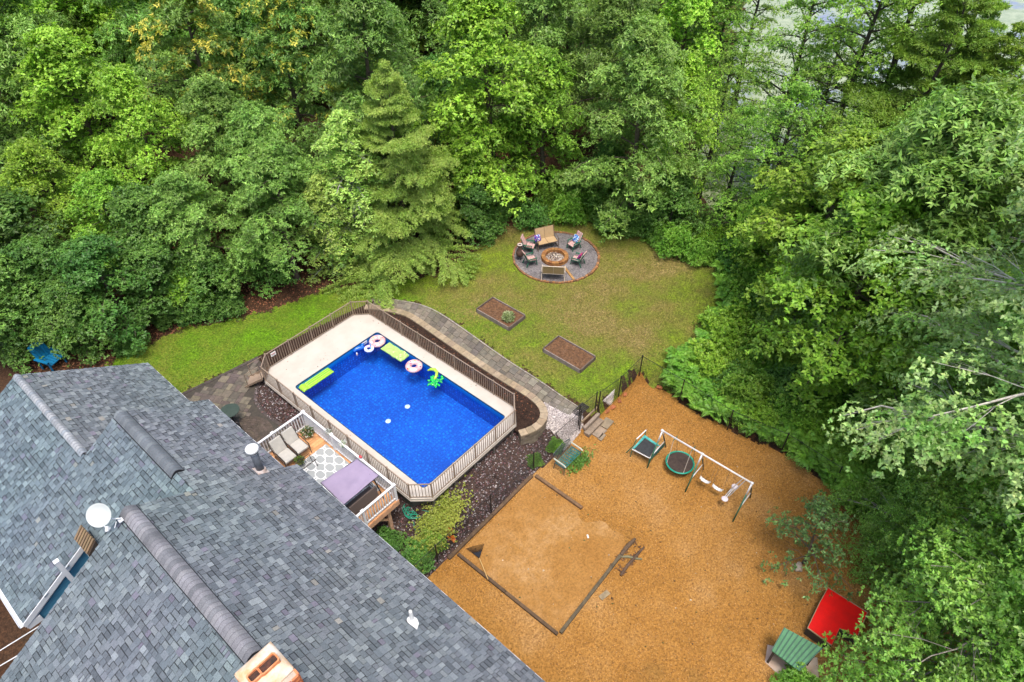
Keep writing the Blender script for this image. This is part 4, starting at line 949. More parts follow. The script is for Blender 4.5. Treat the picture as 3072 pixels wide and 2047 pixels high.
# patio table with chair
x, y = at((560+915*.1403, 1100+940*.1403), .72); pt = thing('patio_table', 'round dark green patio table beside the roof edge on the paved patio', 'table', (x, y, 0))
mb = MB(); mb.lathe([(.40, .68), (.42, .70), (.42, .72), (.05, .735)], (x, y, 0), 28); obj('table_top', mb, mat('dark_green', (.03, .05, .035), (.045, .065, .05), 4, .5), pt)
mb = MB(); mb.tube([(x, y, .02), (x, y, .7)], .03, 8)
for k in range(4): mb.tube([(x, y, .25), (x+.3*math.cos(k*PI/2), y+.3*math.sin(k*PI/2), .02)], .015, 6)
obj('pedestal', mb, M_BLK, pt)
def slingchair(x, y, rz, lab, c):
    t = thing('sling_chair', lab, 'chair', (0, 0, 0), 'chairs round the patio table'); mb = MB(); mb.box((0, 0, .42), (.5, .48, .025)); mb.box((-.27, 0, .72), (.03, .48, .6), ry=-.2); obj('sling', mb, mat('sling', c, rough=.8), t)
    mb = MB()
    for s in (-1, 1): mb.tube([(.24, s*.26, 0), (.22, s*.26, .44), (-.25, s*.26, .42), (-.36, s*.26, 1.02)], .014, 6); mb.tube([(-.3, s*.26, 0), (-.2, s*.26, .43)], .014, 6); mb.tube([(.22, s*.27, .44), (.2, s*.27, .64), (-.28, s*.27, .66)], .014, 6)
    obj('frame', mb, M_BLK, t); place(t, (x, y, .01), rz)
slingchair(x-.55, y+.5, -.7, 'pale peach sling chair half hidden behind the patio roof edge', (.55, .38, .28))
slingchair(x-.35, y-.75, 1.2, 'dark sling chair on the round setts close to the roof edge', (.06, .05, .05))

# ------------------------------------------------------------------ play yard
YZ = -.9
M_TIMB = mat('weathered_timber', (.75, .75, .75), (1.3, 1.25, 1.15), 6, .9, .5, 25, attr=True)
def timber(p, q, w_, h_, lab, c=(.095, .06, .035), name='timber_beam', z=None):
    zz = (hh(*p) if z is None else z); mb = MB(); L = math.hypot(q[0]-p[0], q[1]-p[1]); n_ = max(1, int(L/2.4))
    for k in range(n_):
        a = lerp2(p, q, k/n_); b_ = lerp2(p, q, (k+1)/n_-.004); zo = rnd.uniform(-.01, .015)
        mb.bar((*a, zz+h_/2-.02+zo), (*b_, zz+h_/2-.02-zo), w_, h_, mcol(c, .15))
    return tag(obj(name, mb, M_TIMB, loc=(*p, zz), bevel=.012), lab, 'timber', 'timber beams round the sandy rectangle')
timber((8.55, 10.74), (13.65, 10.78), .14, .13, 'long dark timber at the foot of the rock bed along the low fence')
timber((13.72, 10.66), (13.72, 8.2), .14, .14, 'short loose timber lying alone on the swing set side of the sand', (.15, .09, .048))
timber((8.93, 10.6), (8.99, 5.75), .12, .13, 'long timber on the house side of the sand, under the rake handle')
timber((9.1, 5.72), (13.1, 5.82), .12, .13, 'mossy timber closing the near edge of the sand', (.085, .07, .045))
def log(p, q, r, lab, c):
    mb = MB(); a = Vector((*p, YZ+r*.8)); b_ = Vector((*q, YZ+r*.9)); mb.tube([a, a.lerp(b_, .35)+Vector((.02, .03, .01)), a.lerp(b_, .7)+Vector((-.02, .02, .0)), b_], [r*.8, r, r*.95, r*.6], 9, col=c)
    tag(obj('broken_log', mb, M_TIMB, loc=(*p, YZ)), lab, 'log', 'broken rotten logs at the end of the near timber')
log((13.0, 5.80), (13.95, 5.78), .085, 'rotten dark end piece continuing the near timber', (.10, .065, .04))
log((12.3, 5.35), (13.85, 5.32), .06, 'thin rotten log lying parallel to the near timber', (.09, .055, .035))
log((12.95, 5.78), (13.4, 5.1), .05, 'grey green stick lying across the two rotten logs', (.16, .15, .09))
mb = MB(); rB_ = random.Random(4)
for k in range(70): a = rB_.random()*3; x = rB_.uniform(12.3, 13.9); y = rB_.uniform(5.25, 5.9); mb.box((x, y, YZ+.03), (rB_.uniform(.04, .14), .03, .02), rz=a, col=mcol((.10, .05, .03), .4))
tag(obj('bark_debris', mb, M_TIMB, loc=(13, 5.5, YZ)), 'dark bark crumbs scattered round the rotten logs', 'bark', kind='stuff')
mb = MB(); mb.box((11.27, 5.36, YZ+.03), (.42, .2, .03), rz=-.2, col=(.24, .19, .12)); tag(obj('loose_board', mb, M_TIMB, loc=(11.27, 5.36, YZ)), 'small grey board lying flat on the mulch beside the near timber', 'board')
x, y = at(z6(1472, 683), YZ); mb = MB(); mb.box((x, y, YZ+.045), (.15, .06, .02), rz=.9, col=(.75, .74, .7)); tag(obj('white_scrap', mb, M_SIGN if 'M_SIGN' in globals() else M_VIN, loc=(x, y, YZ)), 'small white scrap lying on the sand', 'litter')
# rake
rk = thing('leaf_rake', 'leaf rake with a black fan head and wooden handle resting on the sand', 'rake', (9.3, 9.9, YZ))
hx, hy = at(z6(622, 850), YZ+.1); ex, ey = at(z6(690, 1015), YZ+.2)
mb = MB(); mb.tube([(hx, hy, YZ+.11), (ex, ey, YZ+.19)], .018, 8); obj('handle', mb, mat('rake_wood', (.50, .32, .12), rough=.6), rk)
mb = MB(); tl = at(z6(520, 775), YZ+.04); tr_ = at(z6(660, 738), YZ+.04)
for k in range(23):
    t_ = k/22; e = lerp2(tl, tr_, t_); k2 = math.sin(PI*t_)*.05; a = Vector((hx, hy, YZ+.11)); b_ = Vector((e[0]+(e[0]-hx)*k2, e[1]+(e[1]-hy)*k2, YZ+.05))
    mb.tube([a, a.lerp(b_, .5)+Vector((0, 0, .02)), b_, b_+Vector((0, 0, -.03))], .006, 4)
pa = [Vector((hx, hy, YZ+.13))]+[Vector((hx, hy, YZ+.12)).lerp(Vector((*lerp2(tl, tr_, t_), YZ+.09)), .48) for t_ in (0, .25, .5, .75, 1)]
mb.add(pa, [(0, i, i+1) for i in range(1, 5)]); obj('head', mb, mat('rake_black', (.015, .015, .018), rough=.35), rk)
# bench
M_TEAL = mat('teal_paint', (.02, .14, .13), (.03, .20, .19), 6, .45); M_DKM = mat('dark_weathered_metal', (.035, .055, .06), (.06, .08, .08), 6, .5)
bn = thing('metal_bench', 'teal and black metal lattice bench in the weeds beside the rock bed', 'bench', (15.15, 10.0, YZ))
sz = YZ+.43; mb = MB()
for k in range(9): x = 14.6+k*.1375; mb.tube([(x, 10.27, sz), (x, 9.95, sz+.012), (x, 9.78, sz-.01)], .018, 5)
for k in range(6): y = 9.80+k*.095; mb.tube([(14.58, y, sz), (15.72, y, sz)], .018, 5)
obj('seat', mb, M_TEAL, bn)
mb = MB()
for k in range(13): x = 14.6+k*.0917; h_ = .40+.12*math.sin(PI*k/12); mb.tube([(x, 10.3, sz+.05), (x, 10.42, sz+h_+.05)], .013, 5)
for k in range(6): z = sz+.07+k*.075; mb.tube([(14.6, 10.3+.12*(z-sz)/.5, z), (15.7, 10.3+.12*(z-sz)/.5, z)], .011, 5)
mb.tube([(14.58+1.14*k/12, 10.42, sz+.45+.13*math.sin(PI*k/12)) for k in range(13)], .018, 6); obj('backrest', mb, M_DKM, bn)
for x in (14.56, 15.74):
    mb = MB(); mb.tube([(x, 9.78, YZ), (x, 9.80, sz), (x, 10.3, sz), (x, 10.34, YZ)], .02, 6); mb.tube([(x, 9.8, sz), (x, 9.74, sz+.2)], .016, 6); obj('leg_frame', mb, M_DKM, bn)
    mb = MB(); mb.tube([(x, 10.36, sz+.24), (x, 10.05, sz+.23), (x, 9.8, sz+.21), (x, 9.72, sz+.17)], .033, 8); obj('armrest', mb, mat('bone_paint', (.42, .44, .36), rough=.5), bn)
# swing set
M_GRN = mat('green_tube', (.015, .10, .06), (.03, .14, .09), 4, .4); M_WT = mat('white_tube', (.72, .72, .72), (.62, .60, .58), 6, .4)
sw = thing('swing_set', 'white and green metal swing set with trampoline and saucer in the play yard', 'swing set', (17.95, 5.3, YZ))
AZ = .92; AX = 17.95
ys = [7.3, 5.43, 3.25]
mb = MB(); mb.tube([(AX, 7.32, AZ), (AX, 3.2, AZ)], .035, 10)
for y in ys: mb.tube([(AX, y-.06, AZ), (AX, y+.06, AZ)], .055, 10)
obj('top_bar', mb, M_WT, sw, True)
for y in ys:
    for sgn, fx in ((-1, 17.2), (1, 18.72)):
        k = .28; mx_ = AX+(fx-AX)*k; mz = AZ+(YZ-AZ)*k
        mb = MB(); mb.tube([(AX, y, AZ), (mx_, y, mz)], .034, 8, col=(.75, .75, .74)); mb.tube([(mx_, y, mz), (fx, y, YZ)], .03, 8, col=(.02, .13, .075) if sgn < 0 else (.03, .045, .04)); obj('leg', mb, mat('painted_tube', (1, 1, 1), rough=.4, attr=True) if 'M_PT' not in globals() else M_PT, sw, True)
    mb = MB(); mb.tube([(17.2+.28, y, YZ+.66), (18.72-.29, y, YZ+.66)], .02, 8); obj('cross_bar', mb, M_WT, sw, True)
# trampoline bay
mb = MB(); 
fr_ = [at(z7(930, 465), -.42), at(z7(1095, 550), -.42), at(z7(1190, 435), -.42), at(z7(1045, 335), -.42)]
for a, b_ in zip(fr_, fr_[1:]+fr_[:1]): mb.tube([(*a, -.42), (*b_, -.42)], .02, 8)
tf = obj('trampoline_frame', mb, M_WT, sw)
cxy = (sum(p[0] for p in fr_)/4, sum(p[1] for p in fr_)/4)
i1 = [lerp2(p, cxy, .24) for p in fr_]; i1[0] = lerp2(fr_[0], cxy, .16); i1[1] = lerp2(fr_[1], cxy, .10)
mb = MB(); mb.prism(i1, -.43, -.42); obj('jump_mat', mb, mat('mat_black', (.02, .022, .025), (.035, .038, .04), 9, .8), tf)
mb = MB()
mb.hexa([(*p, -.41) for p in (fr_[2], fr_[3], i1[3], i1[2])], [(*p, -.375) for p in (fr_[2], fr_[3], i1[3], i1[2])]); mb.hexa([(*p, -.41) for p in (fr_[3], fr_[0], i1[0], i1[3])], [(*p, -.378) for p in (fr_[3], fr_[0], i1[0], i1[3])])
obj('pad', mb, mat('teal_pad', (.03, .28, .26), (.08, .40, .36), 7, .5, .2, 14, hi=.55, lo=.45), tf)
mb = MB()
for i in range(4):
    a, b_ = fr_[i], fr_[(i+1) % 4]; c, d = i1[i], i1[(i+1) % 4]
    for k in range(1, 12): mb.tube([(*lerp2(a, b_, k/12), -.42), (*lerp2(c, d, k/12), -.425)], .006, 4)
obj('springs', mb, M_WT, tf)
for p in fr_: mb = MB(); mb.tube([(*p, -.42), (p[0]+(p[0]-cxy[0])*.08, p[1], YZ)], .02, 6); obj('leg', mb, M_GRN, sw)
h0 = at(z7(970, 370), -.05); h1 = at(z7(1060, 285), -.05)
mb = MB(); mb.tube([(*h0, -.05), (*h1, -.05)], .026, 8, col=(.75, .74, .72)); mb.tube([(*h0, -.05), (h0[0]-.12, h0[1]+.02, -.42), (17.3, 8.45, YZ)], .022, 6, col=(.02, .12, .07)); mb.tube([(*h1, -.05), (h1[0]+.02, h1[1], YZ)], .022, 6, col=(.02, .12, .07)); obj('handle_bar', mb, mat('painted_tube', (1, 1, 1), rough=.4, attr=True), sw)
mb = MB()
P = [(17.45, 7.32, -.35), (18.5, 7.28, -.38), (18.5, 7.28, -.62), (17.45, 7.32, -.62)]; mb.add(P+[(x, y+.02, z) for x, y, z in P], [(0, 1, 2, 3), (7, 6, 5, 4)]); obj('side_net', mb, mat('teal_net', (.01, .09, .08), (.03, .16, .14), 22, .8), sw)
# saucer
sx0, sy0 = at(z7(1380, 588), -.45)
R_ = .58; mb = MB(); mb.torus((sx0, sy0, -.45), R_, .035, 40, 10); sc_ = obj('saucer_swing', mb, mat('green_ring', (.0, .24, .16), (.0, .30, .20), 5, .35), sw, True)
mb = MB(); mb.lathe([(R_-.02, 0), (R_-.1, -.03), (.3, -.06), (.02, -.075)], (sx0, sy0, -.45), 36); obj('webbing', mb, mat('saucer_mesh', (.035, .022, .018), (.06, .04, .03), 10, .9, .3, 40), sc_)
mb = MB()
for yy in (sy0+.42, sy0-.42):
    mb.tube([(AX-.16, yy, AZ), (AX+.16, yy, AZ)], .016, 6, col=(.02, .12, .08))
    for sgn in (-1, 1): mb.tube([(AX+sgn*.14, yy, AZ), (sx0+sgn*R_*.72, sy0+(yy-sy0)*.95, -.45)], .011, 5, col=(.62, .55, .48) if sgn < 0 else (.05, .08, .07))
obj('rope', mb, mat('rope', (1, 1, 1), rough=.8, attr=True), sc_)
# belt seats
for px, py in ((1612, 762), (1730, 835)):
    x, y = at(z7(px, py), -.42); P = [(x-.02, y+.22, -.33), (x, y+.13, -.41), (x+.01, y, -.44), (x, y-.13, -.41), (x-.02, y-.22, -.33)]
    mb = MB()
    for a, b_ in zip(P[:-1], P[1:]): mb.bar(a, b_, .15, .018)
    se = obj('swing_seat', mb, M_WT, sw); mb = MB()
    for e in (P[0], P[-1]): mb.tube([e, (AX, y+(e[1]-y)*1.0, AZ)], .006, 4)
    obj('chain', mb, mat('chain', (.35, .25, .15), rough=.5, metal=.3), se)
# glider
g0 = at(z7(1800, 935), -.38); g1 = at(z7(1895, 820), -.38)
mb = MB(); yg = 3.55
mb.tube([(*g0, -.40), (*g1, -.40)], .018, 8); mb.tube([(g0[0], g0[1]+.06, -.36), (g1[0], g1[1]+.06, -.36)], .014, 8)
mx_ = ((g0[0]+g1[0])/2, (g0[1]+g1[1])/2)
for sgn in (-1, 1):
    for dy in (-.05, .07): mb.tube([(mx_[0]+sgn*.16, mx_[1]+dy, -.38), (AX, yg+dy, AZ)], .013, 6)
gd = obj('glider', mb, M_WT, sw)
for g in (g0, g1):
    mb = MB(); mb.lathe([(.01, -.01), (.12, 0), (.14, .02), (.12, .04), (.02, .03)], (*g, -.37), 20); obj('glider_seat', mb, mat('glider_seat', (.62, .55, .58), rough=.5), gd, True)
# hut with ribbed green roof
ht = thing('play_shelter', 'small shelter with a ribbed dark green roof under the leaves at the lower right', 'shelter', (13.6, -1, YZ))
rc = [at(z8(375, 1320), .05), at(z8(590, 1480), .05), at(z8(770, 1300), .45), at(z8(475, 1140), .45)]
zc4 = (.05, .05, .45, .45); M_GR = mat('green_roof', (.035, .16, .06), (.055, .21, .09), 5, .6)
mb = MB(); mb.hexa([(*p, z-.05) for p, z in zip(rc, zc4)], [(*p, z) for p, z in zip(rc, zc4)]); rf = obj('roof', mb, M_GR, ht)
mb = MB(); 
for k in range(0, 9): a = lerp2(rc[0], rc[1], k/8); b_ = lerp2(rc[3], rc[2], k/8); mb.bar((*a, .065), (*b_, .465), .035, .03)
obj('rib', mb, mat('roof_rib', (.02, .085, .05), rough=.6), rf)
cxy = (sum(p[0] for p in rc)/4, sum(p[1] for p in rc)/4)
for p, z in zip(rc, zc4): q_ = lerp2(p, cxy, .14); mb = MB(); mb.box((*q_, (YZ+z)/2-.03), (.08, .08, z-YZ-.06)); obj('post', mb, mat('post_dark', (.05, .035, .025), rough=.8), ht)
mb = MB(); q_ = [lerp2(p, cxy, .18) for p in rc]
for a, b_ in ((q_[0], q_[3]), (q_[3], q_[2]), (q_[2], q_[1])): mb.bar((*a, YZ+.32), (*b_, YZ+.32), .04, .5)
obj('side_panel', mb, mat('tan_panel', (.42, .28, .20), (.48, .34, .25), 3, .8), ht)
mb = MB(); a = at(z8(350, 1420), YZ); mb.prism([(12.9, -.2), (13.5, .0), (14.2, -1.5), (13.4, -1.9), (12.7, -1.2)], YZ-.05, YZ+.03); tag(obj('stone_slab', mb, mat('pink_slab', (.45, .33, .26), (.52, .42, .34), 3, .9, .2), loc=(13.3, -.9, YZ)), 'pinkish concrete slab under the green roofed shelter', 'slab')
# red sandbox
rb = thing('red_sandbox', 'low wooden play box with a bright red lid beside the green shelter', 'sandbox', (15.4, -1.3, YZ))
c0 = at(z8(660, 1140), -.42); c1 = at(z8(845, 1275), -.42); c3 = at(z8(752, 948), -.42); c2 = (c1[0]+c3[0]-c0[0], c1[1]+c3[1]-c0[1]); c2 = (c3[0]+(c1[0]-c0[0])*1.5, c3[1]+(c1[1]-c0[1])*1.5); c1b = (c0[0]+(c1[0]-c0[0])*1.0, c1[1])
rc = [c0, (c0[0]+.0, c1[1]), (c3[0]+.6, c1[1]-.2), (c3[0]+.6, c3[1]+.03), c3]
rc = [c0, c1, (c1[0]+.75, c1[1]+.02), (c1[0]+.8, c1[1]-.55), (c3[0]+.75, c1[1]-.5), (c3[0]+.75, c3[1]-.0), c3]
mb = MB(); mb.prism(rc, -.455, -.42); obj('lid', mb, mat('red_lid', (.95, .004, .003), (.80, .004, .004), 2.5, .45), rb)
ctr = (sum(p[0] for p in rc)/len(rc), sum(p[1] for p in rc)/len(rc)); out_ = [lerp2(p, ctr, -.03) for p in rc]
mb = MB(); mb.ring(out_, [lerp2(p, ctr, .02) for p in rc], YZ, -.465); obj('box_side', mb, mat('dark_board', (.05, .04, .03), rough=.8), rb)
mb = MB(); mb.ring([lerp2(p, ctr, -.035) for p in rc], [lerp2(p, ctr, -.004) for p in rc], -.464, -.415); obj('rim', mb, mat('tan_rim', (.40, .28, .16), rough=.7), rb)
# boulder
x, y = at(z8(580, 675), YZ); mb = MB(); mb.blob((x, y, YZ+.08), (.4, .3, .3), 5, 16, 10); tag(obj('boulder', mb, mat('pale_stone', (.42, .33, .25), (.52, .44, .36), 5, .9, .4), loc=(x, y, YZ), smooth=True), 'pale boulder at the foot of the leafy sapling on the mulch', 'boulder')
# black chain link fence
M_CL = mat('black_fence', (.008, .009, .01), rough=.5)
def chain(name, lab, pts, H, mesh=True, zf=None, sp=.11, post_r=.028):
    t = thing(name, lab, 'fence', (*pts[0], hh(*pts[0])))
    zg = [hh(*p) if zf is None else zf[i] for i, p in enumerate(pts)]
    for i, p in enumerate(pts):
        mb = MB(); mb.tube([(*p, zg[i]-.1), (*p, zg[i]+H+.04)], post_r, 8); mb.lathe([(post_r*1.25, H+.03), (post_r*1.25, H+.06), (.01, H+.08)], (*p, zg[i]), 8); obj('post', mb, M_CL, t)
    for i in range(len(pts)-1):
        p, q = pts[i], pts[i+1]; L = math.hypot(q[0]-p[0], q[1]-p[1]); mb = MB()
        mb.tube([(*p, zg[i]+H), (*q, zg[i+1]+H)], .012, 6)
        if mesh:
            n_ = int(L/sp); hgt_ = H-.05; k_ = hgt_/sp
            for j in range(-int(k_)-1, n_+1):
                for dr in (1, -1):
                    u0, u1 = j*sp, j*sp+hgt_; v0, v1 = 0, hgt_
                    if u0 < 0: v0 = -u0; u0 = 0
                    if u1 > L: v1 = hgt_-(u1-L); u1 = L
                    if v1 <= v0 or u0 >= L: continue
                    if dr < 0: a = (1-u0/L, v0); b_ = (1-u1/L, v1)
                    else: a = (u0/L, v0); b_ = (u1/L, v1)
                    A = lerp2(p, q, a[0]); B_ = lerp2(p, q, b_[0]); za = zg[i]+(zg[i+1]-zg[i])*a[0]; zb = zg[i]+(zg[i+1]-zg[i])*b_[0]
                    mb.tube([(*A, za+.04+a[1]), (*B_, zb+.04+b_[1])], .0026, 3, False)
        obj('mesh_panel', mb, M_CL, t)
chain('chain_link_fence', 'black chain link fence on the bank between lawn and play yard, turning along the ferns', [(18.05, 10.55), (19.42, 10.37), (21.18, 10.37), (21.35, 8.2), (21.35, 5.7), (21.75, 3.3), (21.5, .9)], 1.2, zf=[-.28, -.28, -.25, -.55, -.8, -.85, -.85])
chain('chain_link_fence', 'low black fence with tall thin posts at the foot of the rock bed', [(16.72, 10.6), (13.93, 10.95), (11.18, 10.92), (8.2, 10.98), (6.2, 11.0)], 1.15, zf=[-.35, -.85, -.87, -.87, -.87])
chain('chain_link_gate', 'narrow black chain link gate at the top of the stone steps', [(16.78, 10.72), (17.9, 10.62)], 1.15, zf=[-.2, -.2])
# stone steps, mat, block wall, red stones
stp = thing('stone_steps', 'stone slab steps going down from the paver path to the play yard', 'steps', (17.4, 10.5, -.9))
for k, (y0, y1, z, c) in enumerate(((10.62, 10.98, -.12, (.30, .22, .15)), (10.42, 10.68, -.42, (.24, .20, .16)), (10.18, 10.48, -.68, (.26, .20, .15)))):
    mb = MB(); mb.box((17.5-.02*k, (y0+y1)/2, z-.1), (1.15, y1-y0, .2), col=mcol(c)); obj('step', mb, M_PAVE, stp, bevel=.02)
mb = MB()
for i, (x, y, sx_, sy_) in enumerate(((17.45, 10.0, .62, .42), (18.1, 10.05, .58, .42), (17.3, 9.75, .4, .18))): mb.box((x, y, YZ+.03), (sx_, sy_, .06), rz=.05*i, col=mcol((.28, .22, .16)))
obj('slab', mb, M_PAVE, stp)
mb = MB(); 
for k in range(9):
    mb.box((17.2, 11.0+k*.0, 0), (0, 0, 0)) if False else None
    mb.box((16.95+.09*k, 11.02, .05), (.03, .42, .03))
for k in range(5): mb.box((17.31, 10.84+.09*k, .052), (.78, .02, .03))
tag(obj('rubber_mat', mb, mat('rubber', (.035, .03, .032), rough=.8), loc=(17.3, 11, .03)), 'dark grid mat at the top of the stone steps', 'mat')
bw = thing('block_retaining_wall', 'low curved wall of thin pale grey courses beside the stone steps', 'wall', (19, 10.5, YZ))
ln = smooth([(18.0, 10.62), (18.5, 10.52), (19.0, 10.42), (19.4, 10.47), (19.8, 10.6)], 2); pl, L = resamp(ln, 13)
for k in range(9):
    mb = MB(); o_ = .018*k; c = offs(pl, o_); d = offs(pl, o_+.16)
    for i in range(12):
        c0_, c1_ = lerp2(c[i], c[i+1], .02), lerp2(c[i], c[i+1], .98); d0, d1 = lerp2(d[i], d[i+1], .02), lerp2(d[i], d[i+1], .98)
        mb.hexa([(*p, YZ+k*.085) for p in (c0_, c1_, d1, d0)], [(*p, YZ+(k+1)*.085-.014) for p in (c0_, c1_, d1, d0)], mcol((.70, .65, .61), .12))
    obj('course', mb, M_BLOCK, bw)
M_RED = mat('sandstone', (.9, .9, .9), (1.2, 1.1, 1.0), 6, .85, .4, 20, attr=True)
for k, (px, py, s) in enumerate(((1190, 570, .34), (1110, 690, .36), (1010, 790, .34), (880, 915, .34), (800, 990, .36), (395, 1330, .34), (1450, 420, .3), (1735, 580, .26), (300, 1290, .26))):
    x, y = at(zD(px, py), -.75); mb = MB(); mb.blob((x, y, YZ+.09), (s*1.2, s*.8, s*.6), k+2, 8, 6, .3, mcol((.30, .105, .04), .2), rz=k*.7)
    lab = ['topmost red stone on the bank above the pale block wall', 'red stone under the second fence post of the bank', 'red stone between the fence post and the pale block wall', 'red stone touching the near end of the pale block wall', 'red stone beside the paving slabs at the yard side of the steps', 'red stone left of the steps beside the gate post', 'red stone below the corner post of the lawn fence', 'small red stone at the fern side of the yard tip', 'small red stone in the white gravel by the gate'][k]
    tag(obj('red_stone', mb, M_RED, loc=(x, y, YZ)), lab, 'stone', 'red edging stones at the top of the play yard')
# garden hose
P = []
for k in range(110): a = k*.36; r = .40*(.55+.32*math.sin(k*.21)+.28*math.sin(k*.57)); P.append((8.95+r*math.cos(a)+.12*math.sin(k*.13), 13.2+r*math.sin(a)*1.1+.1*math.cos(k*.17), hh(9, 13.2)+.04+.015*math.sin(k*1.7)+.0004*k))
P += [*[(x, y, hh(x, y)+.03) for x, y in ((9.3, 12.4), (9.6, 12.2), (10.0, 12.25), (10.3, 12.1))]]
mb = MB(); mb.tube(P, .014, 6); P2 = [(x, y, hh(x, y)+.03) for x, y in ((8.75, 12.9), (8.6, 12.7), (8.5, 12.5), (9.1, 12.3), (9.3, 12.5))]; mb.tube(P2, .014, 6)
tag(obj('garden_hose', mb, mat('hose', (.0, .26, .16), (.02, .34, .22), 3, .4), loc=(9, 13, -.85)), 'tangled teal green garden hose on the ground by the deck post', 'hose')

# ------------------------------------------------------------------ lawn: raised beds
M_GREY = mat('grey_plank', (.8, .8, .8), (1.3, 1.25, 1.2), 5, .9, .3, 30, attr=True)
M_SOIL = tri_mix('bed_soil', [[(.35, (.12, .060, .030)), (.65, (.17, .088, .045))], [(.3, (.22, .125, .075)), (.7, (.09, .048, .03))]], (1, 6, 28), 1, 26, dist=.04)
def raised(x0, x1, y0, y1, lab):
    t = thing('raised_bed', lab, 'raised bed', ((x0+x1)/2, (y0+y1)/2, 0), 'raised beds on the lawn'); h = .24
    for a, b_, w_ in (((x0, y0), (x1, y0), 0), ((x0, y1), (x1, y1), 0), ((x0, y0+.04), (x0, y1-.04), 1), ((x1, y0+.04), (x1, y1-.04), 1)):
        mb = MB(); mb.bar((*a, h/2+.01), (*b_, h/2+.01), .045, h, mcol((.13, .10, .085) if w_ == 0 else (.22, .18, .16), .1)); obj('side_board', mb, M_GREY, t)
    nu = 24; V = []
    for i in range(nu+1):
        for j in range(nu+1): x = x0+.03+(x1-x0-.06)*i/nu; y = y0+.03+(y1-y0-.06)*j/nu; V.append((x, y, .18+.05*mnoise.noise(Vector((x*3, y*3, 0)))+.02*mnoise.noise(Vector((x*11, y*11, 0)))))
    mb = MB(); mb.add(V, [(i*(nu+1)+j, (i+1)*(nu+1)+j, (i+1)*(nu+1)+j+1, i*(nu+1)+j+1) for i in range(nu) for j in range(nu)]); obj('soil', mb, M_SOIL, t)
raised(19.22, 20.5, 16.95, 19.2, 'wood sided raised bed with one pale plant, nearer the fire pit')
raised(19.15, 20.38, 12.42, 14.68, 'bare wood sided raised bed, nearer the black fence')
mb = MB(); leafball(mb, (19.75, 17.45, .28), .28, 420, .15, [(.34, .42, .18), (.46, .52, .28), (.22, .30, .10)], 3, .5); pass
tag(obj('leafy_plant', mb, M_LEAFP, loc=(19.8, 17.5, .2)), 'pale green leafy plant growing in the farther raised bed', 'plant')

# ------------------------------------------------------------------ fire circle
FC = (25.78, 19.08)
mb = MB(); mb.prism([(FC[0]+2.42*math.cos(a)*(1+.01*math.sin(a*7)), FC[1]+2.42*math.sin(a)) for a in np.linspace(0, 2*PI, 72, endpoint=False)], -.1, .035)
struct(obj('gravel_circle_ground', mb, tri_mix('grey_gravel', [[(.3, (.155, .142, .145)), (.7, (.22, .20, .205))], [(.3, (.11, .10, .105)), (.7, (.27, .25, .255))]], (1.2, 8, 30), .9, 30, dist=.03, fine=[(.36, (.35, .33, .34)), (.5, (1, 1, 1)), (.68, (1.35, 1.35, 1.35))])))
eg = thing('stone_edging', 'ring of small rust brown stones round the gravel fire circle', 'edging', (*FC, 0)); mb = MB()
for k in range(92):
    a = 2*PI*k/92; r = 2.46+rnd.uniform(-.02, .02); big = 1.3 if -1.7 < ((a-.0+PI) % (2*PI))-PI < .0 else 1
    mb.box((FC[0]+r*math.cos(a), FC[1]+r*math.sin(a), .04+.01*big), (.11*big, .15, .10*big), rz=a+rnd.uniform(-.12, .12), col=mcol(rnd.choice([(.26, .13, .06), (.34, .16, .06), (.20, .11, .06)]), .2))
obj('edging_stones', mb, M_BLOCK, eg, bevel=.012)
p0 = at(zC(1265, 1035), .06); p1 = at(zC(1500, 1335), .06); mb = MB(); mb.bar((*p0, .06), (*p1, .06), .13, .06, (.36, .20, .07)); tag(obj('divider_plank', mb, M_TIMB, loc=(*p0, 0)), 'yellow brown plank set in the gravel from the fire pit to the rim', 'plank')
PC_ = at(zC(1065, 790), .22); fp = thing('fire_pit', 'round rust coloured block fire pit full of pale ash and charred wood', 'fire pit', (*PC_, 0))
for row, (z0, z1_, ro, ri) in enumerate(((.02, .13, .79, .55), (.135, .25, .78, .56))):
    mb = MB(); ns = 22
    for k in range(ns):
        a0 = 2*PI*(k+.5*row)/ns+.01; a1 = 2*PI*(k+1+.5*row)/ns-.01
        P = [(PC_[0]+r*math.cos(a), PC_[1]+r*math.sin(a)) for r, a in ((ri, a0), (ro, a0), (ro, a1), (ri, a1))]
        mb.hexa([(*p, z0) for p in P], [(*p, z1_) for p in P], mcol(rnd.choice([(.28, .125, .04), (.33, .16, .05), (.22, .09, .03)]), .15))
    obj('block_ring', mb, M_BLOCK, fp, bevel=.01)
mb = MB(); mb.lathe([(.55, 0), (.55, .05), (.3, .09), (.01, .10)], (*PC_, 0), 24); obj('ash_bed', mb, mat('ash', (.12, .09, .075), (.40, .34, .30), 9, .95, .5), fp)
mb = MB()
for k in range(75): a = rnd.random()*2*PI; r = .46*math.sqrt(rnd.random()); mb.blob((PC_[0]+r*math.cos(a), PC_[1]+r*math.sin(a), .11+rnd.random()*.05), (rnd.uniform(.05, .13), rnd.uniform(.04, .07), .05), k, 6, 4, .3, mcol(rnd.choice([(.62, .54, .46), (.7, .65, .6), (.15, .1, .08), (.45, .33, .22), (.10, .07, .06)]), .2), rz=rnd.random()*3)
tag(obj('ash_chunks', mb, M_BLOCK, fp), None, None); bpy.data.objects['ash_chunks']['kind'] = 'stuff'
M_STRP = None
